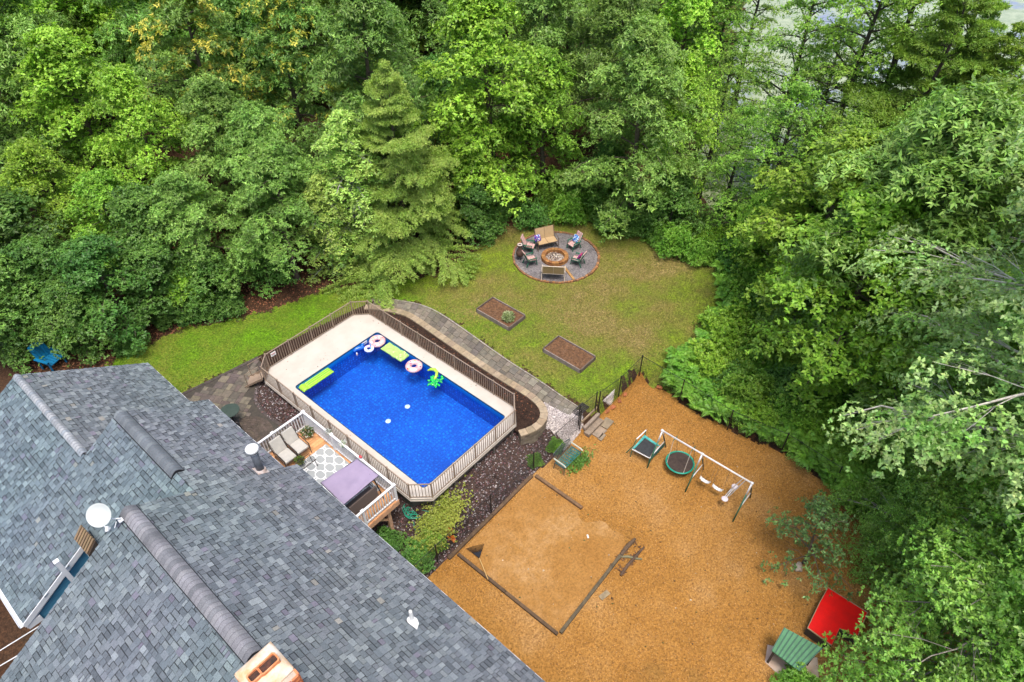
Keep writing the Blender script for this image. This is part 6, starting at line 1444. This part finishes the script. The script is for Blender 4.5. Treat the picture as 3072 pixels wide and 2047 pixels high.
# the woods behind: every tree an individual, filled in where the picture looks
CLEAR = np.array(LAWN)
LATER = []
def region(x, y):
    sx_, sy_, dd = screen(x, y, hh(x, y)+6); px = sx_*2353/3072
    col = ('at the left border' if px < 130 else 'behind the big lime maple' if px < 330 else 'behind the yellow tipped oak' if px < 520 else 'behind the orange tipped oak' if px < 700 else 'behind the birch' if px < 840 else 'behind the drooping pine' if px < 1020 else 'behind the tallest maple' if px < 1330 else 'behind the light oak' if px < 1590 else 'left in the pond view' if px < 1800 else 'mid pond view' if px < 2000 else 'at the right border')
    return ('deep in the woods ' if dd > 62 else '' if dd > 42 else 'near the lawn ')+col, px
def finish_labels():
    ORD = ['first', 'second', 'third', 'fourth', 'fifth', 'sixth', 'seventh', 'eighth', 'ninth', 'tenth']
    G = {}
    for o, desc, pl, px in LATER: G.setdefault((desc, pl), []).append((px, o))
    for (desc, pl), L in G.items():
        L.sort(key=lambda t: t[0])
        for i, (px, o) in enumerate(L): o['label'] = desc+' '+pl+('' if len(L) == 1 else ', '+(ORD[i] if i < 10 else 'far')+' from the left')
GL = {'maple': 'lime green maple standing among other trees in the woods', 'oak': 'dark green oak standing among other trees in the woods', 'oaky': 'oak with a few yellow leaves among other trees in the woods', 'dark': 'low dark leafy tree under the taller trees of the woods', 'pine': 'soft green pine standing among other trees in the woods', 'sparse': 'open crowned tree on the bank of the pond', 'birch': 'x'}
cnt = 0; tries = 0
def clear_dist(x, y):
    return min(math.hypot(x-a, y-b) for a, b in LAWN)
def ok_pos(x, y, dm):
    if any(abs(x-a) < dm and abs(y-b) < dm and math.hypot(x-a, y-b) < dm for a, b in placed): return False
    return True
def in_woods(x, y):
    if inp(x, y, LAWN) or inp(x, y, YARD): return False
    if clear_dist(x, y) < 3.2: return False
    if y < 31.5-.0*x and x < 4: return False
    if x < 22 and y < 25: return False
    if x < 31.5 and y < 12: return False
    return True
while cnt < 175 and tries < 9000:
    tries += 1
    x = tr_rnd.uniform(-8, 95); y = tr_rnd.uniform(4, 110)
    sx_, sy_, dd = screen(x, y, 9)
    if not (-250 < sx_ < 3300 and -420 < sy_ < 1500) or dd > 105: continue
    if not in_woods(x, y): continue
    g = hh(x, y)
    pond = g < -2.6
    if pond: continue
    near = dd < 45
    if not ok_pos(x, y, 4.6 if near else 4.6): continue
    bank = y < .45*x+12 and x > 33
    if bank and tr_rnd.random() < .2: continue
    if bank: kd = tr_rnd.choice(['sparse', 'sparse', 'sparse', 'dark']); H = tr_rnd.uniform(9, 14) if kd == 'sparse' else tr_rnd.uniform(4, 6)
    else:
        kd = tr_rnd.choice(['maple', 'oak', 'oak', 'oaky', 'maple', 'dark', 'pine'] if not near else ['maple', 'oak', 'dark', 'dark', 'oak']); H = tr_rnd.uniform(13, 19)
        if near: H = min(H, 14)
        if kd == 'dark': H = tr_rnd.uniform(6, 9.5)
    put(kd, x, y, H, GL[kd], 'trees of the woods', 1.05); cnt += 1
    LATER.append((placed_o[-1], {'maple': 'lime maple', 'oak': 'dark oak', 'oaky': 'yellowing oak', 'dark': 'low dark tree', 'pine': 'soft pine', 'sparse': 'open crowned tree'}[kd], *region(x, y)))
print('woods', cnt, tries)
# near trees on the right: big lobed leaves and thin pale twigs
T = broadleaf(81, 20, 6.5, .34, 46, 10, .85, 62, 5, .125, .8, .45, shape=LEAFS, wcol=(.46, .43, .38), thick=.8, up=.5, droop=.3, top=.3, fork=3)
t = finish(T, 'silver_maple_tree', 'large near maple with big silvery leaves and pale branches at the right border', 'tree', LM_NEAR); place(t, (20.0, -4.6, YZ), 1.2, (1, 1, 1.05))
dup(t, (29, -1.8, YZ), 3.4, (.85, .85, .82), 'second silvery maple farther back at the right border')
T = broadleaf(82, 11, 5.0, .10, 36, 9, .9, 74, 6, .12, .5, .4, wcol=(.26, .23, .19), thick=.7, up=.4, droop=.3, yellow=.0, fork=1)
t = finish(T, 'near_maple_tree', 'broad near maple over the lower right corner, its leaves touching the red box', 'tree', LM_NEARD); place(t, (16.6, -5.3, YZ), .4, (1.0, 1.0, .95))
for k, (x, y, s_, lab) in enumerate(((20.4, -3.6, (.9, .9, .8), 'broad maple behind the open sapling at the right'), (19.4, -2.6, (.42, .42, .34), 'low maple with its leaves on the mulch right of the sapling'), (26.2, -1.6, (1, 1, .85), 'broad maple between the fern bank and the right border'), (31.0, .6, (1, 1, .95), 'farther broad maple at the right border behind the fern bank'), (35.5, 4.0, 1.1, 'broad maple in the woods right of the fern bank'), (12.6, -7.2, (.8, .8, .7), 'low leafy maple at the bottom right corner'), (30.0, 5.0, (.55, .55, .5), 'low bright maple rising out of the fern bank'), (33.0, 8.3, (.7, .7, .6), 'round maple at the top of the fern bank'), (28.2, 3.2, (.4, .4, .36), 'small maple in the fern bank beside the dark trunk'))):
    dup(t, (x, y, hh(x, y)), 1.1+k*1.3, s_, lab)
T = broadleaf(84, 3.2, 1.75, .12, 13, 4, .46, 12, 5, .13, .42, .4, thick=.6, wcol=(.12, .09, .07))
t = finish(T, 'sapling', 'open dark green sapling spreading over the mulch beside the pale boulder', 'tree', leafmat('leaf_sapling', (.10, .20, .055), (.17, .29, .09), .25)); x, y = at(dp(1865, 1250), .5); place(t, (x, y, YZ), 0)
# big trunks seen between the crowns
for (x, y, H, r_, lab) in ((29.3, 2.1, 9, .36, 'thick dark trunk standing in the fern bank at the right'), (31.6, .9, 12, .3, 'dark trunk behind the one in the fern bank')):
    t = thing('tree', lab, 'tree', (x, y, hh(x, y))); mb = MB(); g = hh(x, y); mb.tube([(x+.05*i, y, g-.2+H*i/8) for i in range(9)], [r_*(1.15-i*.07) for i in range(9)], 12, col=(.075, .055, .05)); obj('trunk', mb, M_BARK, t)
    rng = np.random.default_rng(int(x)); C = np.array([x+.05*8, y, g+H])+rng.normal(0, 1, (420, 3))*[1.6, 1.6, 1.1]; V, F = rosettes(rng, C, unit(rng.normal(0, 1, (420, 3))+[0, 0, 1.5]), 6, .2, .5)
    link('crown', mesh_np('crown', V-np.array([x, y, g]), F, vcol(rng, len(F))), LM_SPARSE, t)
# shrubs ------------------------------------------------------------
def shrub(seed, H, R, lm, nm, L=.12, n_=1400, wr=.5, k=5):
    rng = np.random.default_rng(seed); r = random.Random(seed); T = Tree()
    for i in range(9):
        a = i*.7; T.wood.tube([(0, 0, -.1), (R*.35*math.cos(a), R*.35*math.sin(a), H*.45), (R*.7*math.cos(a), R*.7*math.sin(a), H*.8)], [.03, .02, .006], 4, False, col=(.08, .06, .045))
    d = unit(rng.normal(0, 1, (n_, 3))*[1, 1, .7]+[0, 0, .45]); lob = 1+.22*np.sin(np.arctan2(d[:, 1], d[:, 0])*4+seed)+.15*np.sin(d[:, 2]*7+seed)
    C = d*np.array([R, R, H*.62])*(rng.random((n_, 1))**.35)*lob[:, None]+[0, 0, H*.42]; C[:, 2] = np.abs(C[:, 2])
    V, F = rosettes(rng, C, unit(d+[0, 0, .7]), k, L, wr); T.addl(V, F, vcol(rng, len(F)))
    return finish(T, nm, 'x', 'shrub', lm, 'foliage', 'stems')
SH = [shrub(1, 1.5, 1.15, LM_DARK, 'shrub'), shrub(2, 1.7, 1.0, LM_FERN, 'shrub'), shrub(3, 1.3, 1.2, LM_MAPLE, 'shrub')]
for s in SH: s['used'] = 0
def puts(i, x, y, s, lab, group='shrubs along the edge of the woods', rz=None, z=None):
    p = SH[i]
    if not p['used']: p['used'] = 1; o = p
    else: o = dup(p)
    place(o, (x, y, hh(x, y)-.05 if z is None else z), tr_rnd.random()*6.28, s); o['label'] = lab
    if group: o['group'] = group
    elif 'group' in o: del o['group']
    return o
SL3 = ['dark green shrub at the edge of the woods', 'fresh green shrub at the edge of the woods', 'bright green shrub at the edge of the woods']
edge = [(1170, 470), (1215, 490), (1260, 470), (1310, 485), (1350, 470), (1395, 500), (1430, 480), (1470, 510), (1510, 540), (1560, 560), (1600, 575), (1640, 560), (1680, 585), (1510, 490), (1580, 520), (1640, 520), (1745, 640), (1740, 600), (1720, 560), (1690, 540), (1750, 520), (1250, 430), (1330, 440), (1420, 440), (1190, 430), (1130, 510), (1700, 470), (1760, 470), (1800, 540), (1850, 560), (1780, 600), (1830, 620), (1900, 590), (1950, 540), (1900, 510), (1750, 420), (2000, 620), (1960, 640),
        (300, 775), (430, 720), (470, 700), (520, 690), (380, 730)]
for i, (px, py) in enumerate(edge):
    x, y = at(dp(px+tr_rnd.uniform(-12, 12), py+tr_rnd.uniform(-8, 8)), .6)
    k = tr_rnd.choice([0, 0, 1, 1, 2] if px > 1500 else [0, 0, 0, 1]); sc_ = tr_rnd.uniform(.65, 1.15) if px < 1700 else tr_rnd.uniform(1.1, 1.9)
    if px < 600: sc_ *= .75
    o = puts(k, x, y, sc_, SL3[k]); LATER.append((o, ['dark shrub', 'fresh green shrub', 'bright shrub'][k], 'above the fire circle' if 1100 < px < 1440 else 'over the far lawn corner' if 1440 <= px < 1650 else 'in the woods right of the lawn' if px > 1000 else 'by the lawn strip', px))
for px, py, s, k, lab in ((1880, 640, 2.3, 2, 'large bright green bush right of the lawn'), (1790, 700, 1.6, 1, 'fresh green bush at the right side of the lawn below the woods'), (1930, 700, 2.2, 1, 'big fresh green bush above the dark trunk in the fern bank'), (2050, 700, 2.4, 0, 'big dark bush left of the light branched near tree'), (1880, 760, 1.7, 2, 'bright bush in the middle of the fern bank'), (2130, 860, 2.2, 1, 'fresh green bush at the right end of the fern bank')):
    x, y = at(dp(px, py), .9); puts(k, x, y, s, lab, None)
bank_r = random.Random(21); nb_ = 0
while nb_ < 34:
    x = bank_r.uniform(22, 33); y = bank_r.uniform(-2.5, 10)
    if not inp(x, y, [(22.4, 8.8), (22.2, 5), (22.6, 2), (21.6, -1), (25, -3), (34, 0), (35, 9), (31, 11), (26, 9)]): continue
    k = bank_r.choice([1, 2, 1, 0]); o = puts(k, x, y, bank_r.uniform(.55, 1.1)*(1+.05*(x-22)), 'x'); nb_ += 1
    LATER.append((o, ['dark shrub', 'fresh green shrub', 'bright shrub'][k], 'among the ferns '+('beside the swing set' if y < 3.5 else 'at the back of the yard' if x < 26 else 'right of the lawn'), screen(x, y, 0)[0]))
for px, py, s_, lab in ((1850, 1548, .62, 'light green bush at the near corner of the green roofed shelter'), (1722, 1572, .32, 'small light bush at the bottom border left of the shelter')):
    x, y = at(dp(px, py), .4); puts(1, x, y, s_, lab, None)
for (x, y, s, k, lab) in ((7.75, 11.6, .6, 0, 'dark bush at the house corner of the play yard fence'), (8.6, 11.6, .5, 1, 'green bush right of the dark one by the low fence'), (14.25, 11.15, .3, 0, 'scrubby dark bush behind the metal bench'), (15.4, 10.9, .35, 1, 'small weedy bush left of the gate post'), (7.4, 12.9, .5, 0, 'dark bush under the deck post')):
    puts(k, x, y, s, lab, None)
T = Tree(); rng = np.random.default_rng(9); n_ = 2600; C = np.stack([rng.normal(0, .62, n_), rng.normal(0, .30, n_), np.abs(rng.normal(.22, .14, n_))], 1); V, F = rosettes(rng, C, unit(rng.normal(0, .5, (n_, 3))+[0, 0, 1]), 5, .065, .6); T.addl(V, F, vcol(rng, len(F))); T.wood.tube([(0, 0, -.1), (0, 0, .2)], .02, 5, col=(.08, .06, .04))
t = finish(T, 'golden_shrub', 'low yellow green spreading shrub beside the green hose', 'shrub', leafmat('leaf_gold', (.26, .32, .05), (.38, .42, .08), .25), 'foliage', 'stems'); place(t, (9.3, 11.9, hh(9.3, 11.9)), .25, 1.05)
for k, (x, y) in enumerate((at(z5(1700, 380), -.4), at(z5(1705, 435), -.4))):
    mb = MB(); leafball(mb, (x, y, -.45), .09, 40, .12, [(.62, .14, .02), (.7, .22, .02)], k+30); mb.tube([(x, y, -.9), (x, y, -.45)], .008, 4, col=(.08, .15, .03))
    tag(obj('orange_lily', mb, M_LEAFP, loc=(x, y, -.9)), ('orange lily bloom at the fence above the golden shrub', 'lower orange lily bloom nearer the dark bush')[k], 'flower', 'orange lilies by the low fence')
# ferns -------------------------------------------------------------
def fern_mesh(rng, X, Y, S, Zf, name, lm, label, nf=9, nl=13):
    n = len(X); Z = Zf(X, Y); base = np.stack([X, Y, Z], 1)
    fr = np.repeat(np.arange(n), nf); m = len(fr); az = rng.random(m)*6.28; el = .5+rng.random(m)*.6; Ls = S[fr]*(.7+.5*rng.random(m))
    dh = np.stack([np.cos(az), np.sin(az), np.zeros(m)], 1); Vs = []; Fs = []; Cs = []; k0 = 0; cc = 1+rng.normal(0, .15, m)
    for j in range(nl):
        t = (j+1)/nl; P = base[fr]+dh*(Ls*t*np.cos(el)*1.1)[:, None]+np.array([0, 0, 1])*((Ls*(t*np.sin(el)*1.25-.75*t*t))[:, None])
        T_ = unit(dh*np.cos(el)[:, None]+np.array([0, 0, 1])*((np.sin(el)*1.25-1.5*t)[:, None]*.8)); wl = Ls*.24*math.sin(PI*min(1, .16+.84*t)**.8)+.02
        sd = unit(np.cross(T_, np.array([0, 0, 1.0]))); up_ = unit(np.cross(sd, T_))
        for sg in (-1, 1):
            V, F = leaves(rng, P, unit(sd*sg+T_*.35-up_*.1+rng.normal(0, .08, (m, 3))), unit(up_+rng.normal(0, .2, (m, 3))), wl, .42)
            Vs.append(V); Fs.append(F+k0); k0 += len(V); Cs.append(vcol(rng, m, 1, .08)*cc[:, None])
    o = link(name, mesh_np(name, np.concatenate(Vs), np.concatenate(Fs), np.concatenate(Cs)), lm); return tag(o, label, 'ferns', kind='stuff')
rng = np.random.default_rng(77)
FERNP = [(21.7, 9.2), (21.4, 7.4), (21.5, 5.0), (21.8, 3.2), (21.5, 1.2), (20.7, -.4), (24, -2.5), (30, -1), (36, 4), (35, 10), (31.5, 12), (28.5, 10.1), (25.4, 9.3), (22.6, 9.6)]
X = rng.uniform(19, 37, 7000); Y = rng.uniform(-3, 13, 7000); k = inpoly(X, Y, FERNP); X = X[k][:2300]; Y = Y[k][:2300]
fern_mesh(rng, X, Y, rng.uniform(.35, .8, len(X)), lambda x, y: hgt(x, y)+.05+.6*rng.random(len(x)), 'fern_bank', LM_FERN, 'dense bank of bright green ferns along the right side of the yard')
FP2 = [(30.6, 17.5), (30.2, 13.6), (31, 11.6), (33.5, 12), (34.5, 16), (33, 20), (30, 22), (29.6, 20)]
X = rng.uniform(28, 36, 900); Y = rng.uniform(11, 23, 900); k = inpoly(X, Y, FP2); X = X[k][:230]; Y = Y[k][:230]
fern_mesh(rng, X, Y, rng.uniform(.4, .8, len(X)), lambda x, y: hgt(x, y)+.02, 'fern_patch', LM_FERN, 'darker ferns behind the lawn beyond the fire circle')
# weeds under the bench, undergrowth and litter ----------------------
def scatter_leaves(name, label, X, Y, zf, L, lm, cat='leaves', up=.6, k=3, wr=.5):
    n = len(X); C = np.stack([X, Y, zf], 1); D = unit(NR.normal(0, 1, (n, 3))*[1, 1, .3]+[0, 0, up]); V, F = rosettes(NR, C, D, k, L, wr, 1.1)
    return tag(link(name, mesh_np(name, V, F, vcol(NR, len(F), 1, .25)), lm), label, cat, kind='stuff')
X = NR.normal(15.5, .35, 450); Y = NR.normal(9.7, .16, 450); scatter_leaves('weeds', 'green weeds growing round the feet of the metal bench', X, Y, hgt(X, Y)+NR.random(450)*.18, .09, LM_DARK, 'weeds')
M_DEAD = leafmat('dead_leaf', (.16, .065, .03), (.26, .12, .055), .05, .8, hue=.02)
X = np.concatenate([NR.uniform(2, 34, 60000)]); Y = NR.uniform(20, 36, 60000); wz = ~inpoly(X, Y, LAWN) & ~inpoly(X, Y, PATIO) & ~inpoly(X, Y, ROCK)
k = wz & ((Y > 25) | (X > 19)) ; X = X[k][:26000]; Y = Y[k][:26000]; scatter_leaves('leaf_litter', 'brown fallen leaves covering the woodland floor', X, Y, hgt(X, Y)+.02, .11, M_DEAD, 'fallen leaves', k=1, wr=.7)
X = NR.uniform(14.6, 16.6, 3000); Y = NR.uniform(12, 23.4, 3000); k = inpoly(X, Y, [(p[0]-.05, p[1]) for p in poly]) if False else ((X < 16.2) & (X > 15.2)); X = X[k][:700]; Y = Y[k][:700]
scatter_leaves('fallen_leaves', 'scattered brown leaves on the dark mulch of the planting bed', X, Y, np.full(len(X), .19), .07, M_DEAD, 'fallen leaves', k=1, wr=.7)
# grass tufts: fuzz on the lawn
X = NR.uniform(2, 31.5, 150000); Y = NR.uniform(8.5, 30.5, 150000); k = inpoly(X, Y, LAWN) & (np.hypot(X-FC[0], Y-FC[1]) > 2.55) & ~((X > 19.1) & (X < 20.55) & (Y > 12.3) & (Y < 19.3) & ((Y < 14.8) | (Y > 16.9)))
X = X[k][:52000]; Y = Y[k][:52000]; n_ = len(X); C = np.stack([X, Y, hgt(X, Y)-.01], 1)
D = unit(NR.normal(0, .55, (n_, 3))*[1, 1, 0]+[0, 0, .8]); V, F = rosettes(NR, C, D, 3, .085, .16, .7)
pt = np.array([mnoise.noise(Vector((a*.35, b*.35, 5))) for a, b in zip(X, Y)]); pt = np.repeat(pt, 3)[:, None]
fg = np.clip((np.repeat((21-X)/9, 3)[:, None]*.9+pt*1.6+.1), 0, 1)
gc = np.array([1.05, .86, 1.25])*(1-fg)+np.array([.76, 1.12, .5])*fg
tag(link('grass', mesh_np('grass', V, F, vcol(NR, len(F), 1, .28)*gc), leafmat('grass_blade', (.15, .20, .022), (.19, .235, .035), .25, .6, hue=.0)), 'short yellow green lawn grass', 'grass', kind='stuff')
# stones of the rock bed
def stones(name, label, X, Y, Z, S, cols, seed):
    g = np.random.default_rng(seed); oct_ = np.array([(1, 0, 0), (-1, 0, 0), (0, 1, 0), (0, -1, 0), (0, 0, 1), (0, 0, -1)], float); fc = np.array([(0, 2, 4), (2, 1, 4), (1, 3, 4), (3, 0, 4), (2, 0, 5), (1, 2, 5), (3, 1, 5), (0, 3, 5)])
    n = len(X); a = g.random(n)*6.28; P = oct_[None]*(S[:, None, None]*(.6+.7*g.random((n, 6, 1))))*np.array([1, .8, .55]); c, s = np.cos(a)[:, None], np.sin(a)[:, None]
    Q_ = np.stack([P[..., 0]*c-P[..., 1]*s, P[..., 0]*s+P[..., 1]*c, P[..., 2]], -1)+np.stack([X, Y, Z], 1)[:, None]
    F = (fc[None]+(np.arange(n)*6)[:, None, None]).reshape(-1, 3); col = np.repeat(np.array(cols)[g.integers(0, len(cols), n)]*(.7+.6*g.random((n, 1))), 8, 0)
    return tag(link(name, mesh_np(name, Q_.reshape(-1, 3), F, col), M_STN), label, 'stones', kind='stuff')
M_STN = mat('river_stone', (.85, .85, .85), (1.15, 1.15, 1.15), 20, .7, attr=True)
X = NR.uniform(5, 16.6, 60000); Y = NR.uniform(10.8, 24, 60000); k = inpoly(X, Y, ROCK) & ~((X > 9.2) & (X < 14.9) & (Y > 12.7)); X = X[k][:9000]; Y = Y[k][:9000]
stones('river_stones', 'dark rock bed strewn with grey and purplish stones round the pool', X, Y, hgt(X, Y)+.015, NR.uniform(.02, .06, len(X)), [(.10, .08, .08), (.16, .12, .13), (.05, .04, .04), (.28, .24, .24), (.20, .09, .10), (.42, .38, .37), (.13, .07, .05), (.05, .035, .03)], 1)
X = NR.uniform(15.3, 17.3, 9000); Y = NR.uniform(10.5, 12.7, 9000); k = inpoly(X, Y, GRAV); X = X[k][:2600]; Y = Y[k][:2600]
stones('white_gravel', 'pale pinkish white gravel between the curved wall and the gate', X, Y, hgt(X, Y)+.01, NR.uniform(.015, .035, len(X)), [(.62, .54, .52), (.48, .42, .40), (.72, .66, .64), (.30, .26, .25)], 2)
# chips on the mulch
X = NR.uniform(8, 22, 90000); Y = NR.uniform(-4, 10.7, 90000); k = inpoly(X, Y, [(a-.1, b) for a, b in YARD]); X = X[k][:30000]; Y = Y[k][:30000]
stones('mulch_chips', 'orange wood chips covering the play yard', X, Y, hgt(X, Y)+.004, NR.uniform(.012, .028, len(X)), [(.44, .22, .06), (.36, .165, .04), (.52, .30, .11), (.22, .10, .03), (.40, .20, .055)], 3)
for L in PT.values():
    for p in L:
        if not p['used']:
            for c in list(p.children): bpy.data.objects.remove(c)
            bpy.data.objects.remove(p)
        else: del p['used']
for s in SH: del s['used']
finish_labels()
for o in bpy.data.objects:
    if 'used' in o: del o['used']

X = NR.uniform(8.5, 21, 2600); Y = NR.uniform(-3, 10.5, 2600); k = inpoly(X, Y, [(a-.2, b) for a, b in YARD]); X = X[k][:420]; Y = Y[k][:420]
stones('yard_debris', 'dark bark bits and leaf crumbs scattered over the play yard', X, Y, hgt(X, Y)+.02, NR.uniform(.012, .028, len(X))*NR.choice([1, 1, 1, 2], len(X)), [(.09, .05, .022), (.13, .07, .03), (.17, .11, .04), (.10, .11, .03), (.5, .42, .3)], 5)
X = NR.uniform(8.9, 15.1, 900); Y = NR.uniform(12.5, 23.3, 900); k = inpoly(X, Y, [(12.03+(p[0]-12.03)*.97, 17.9+(p[1]-17.9)*.98) for p in OCT]) & ~((X > 9.4) & (X < 14.7) & (Y > 12.9) & (Y < 21.7)); X = X[k][:60]; Y = Y[k][:60]
scatter_leaves('deck_leaves', 'few brown leaves fallen on the beige pool deck', X, Y, np.full(len(X), ZP+.012), .05, M_DEAD, 'fallen leaves', k=1, wr=.7)
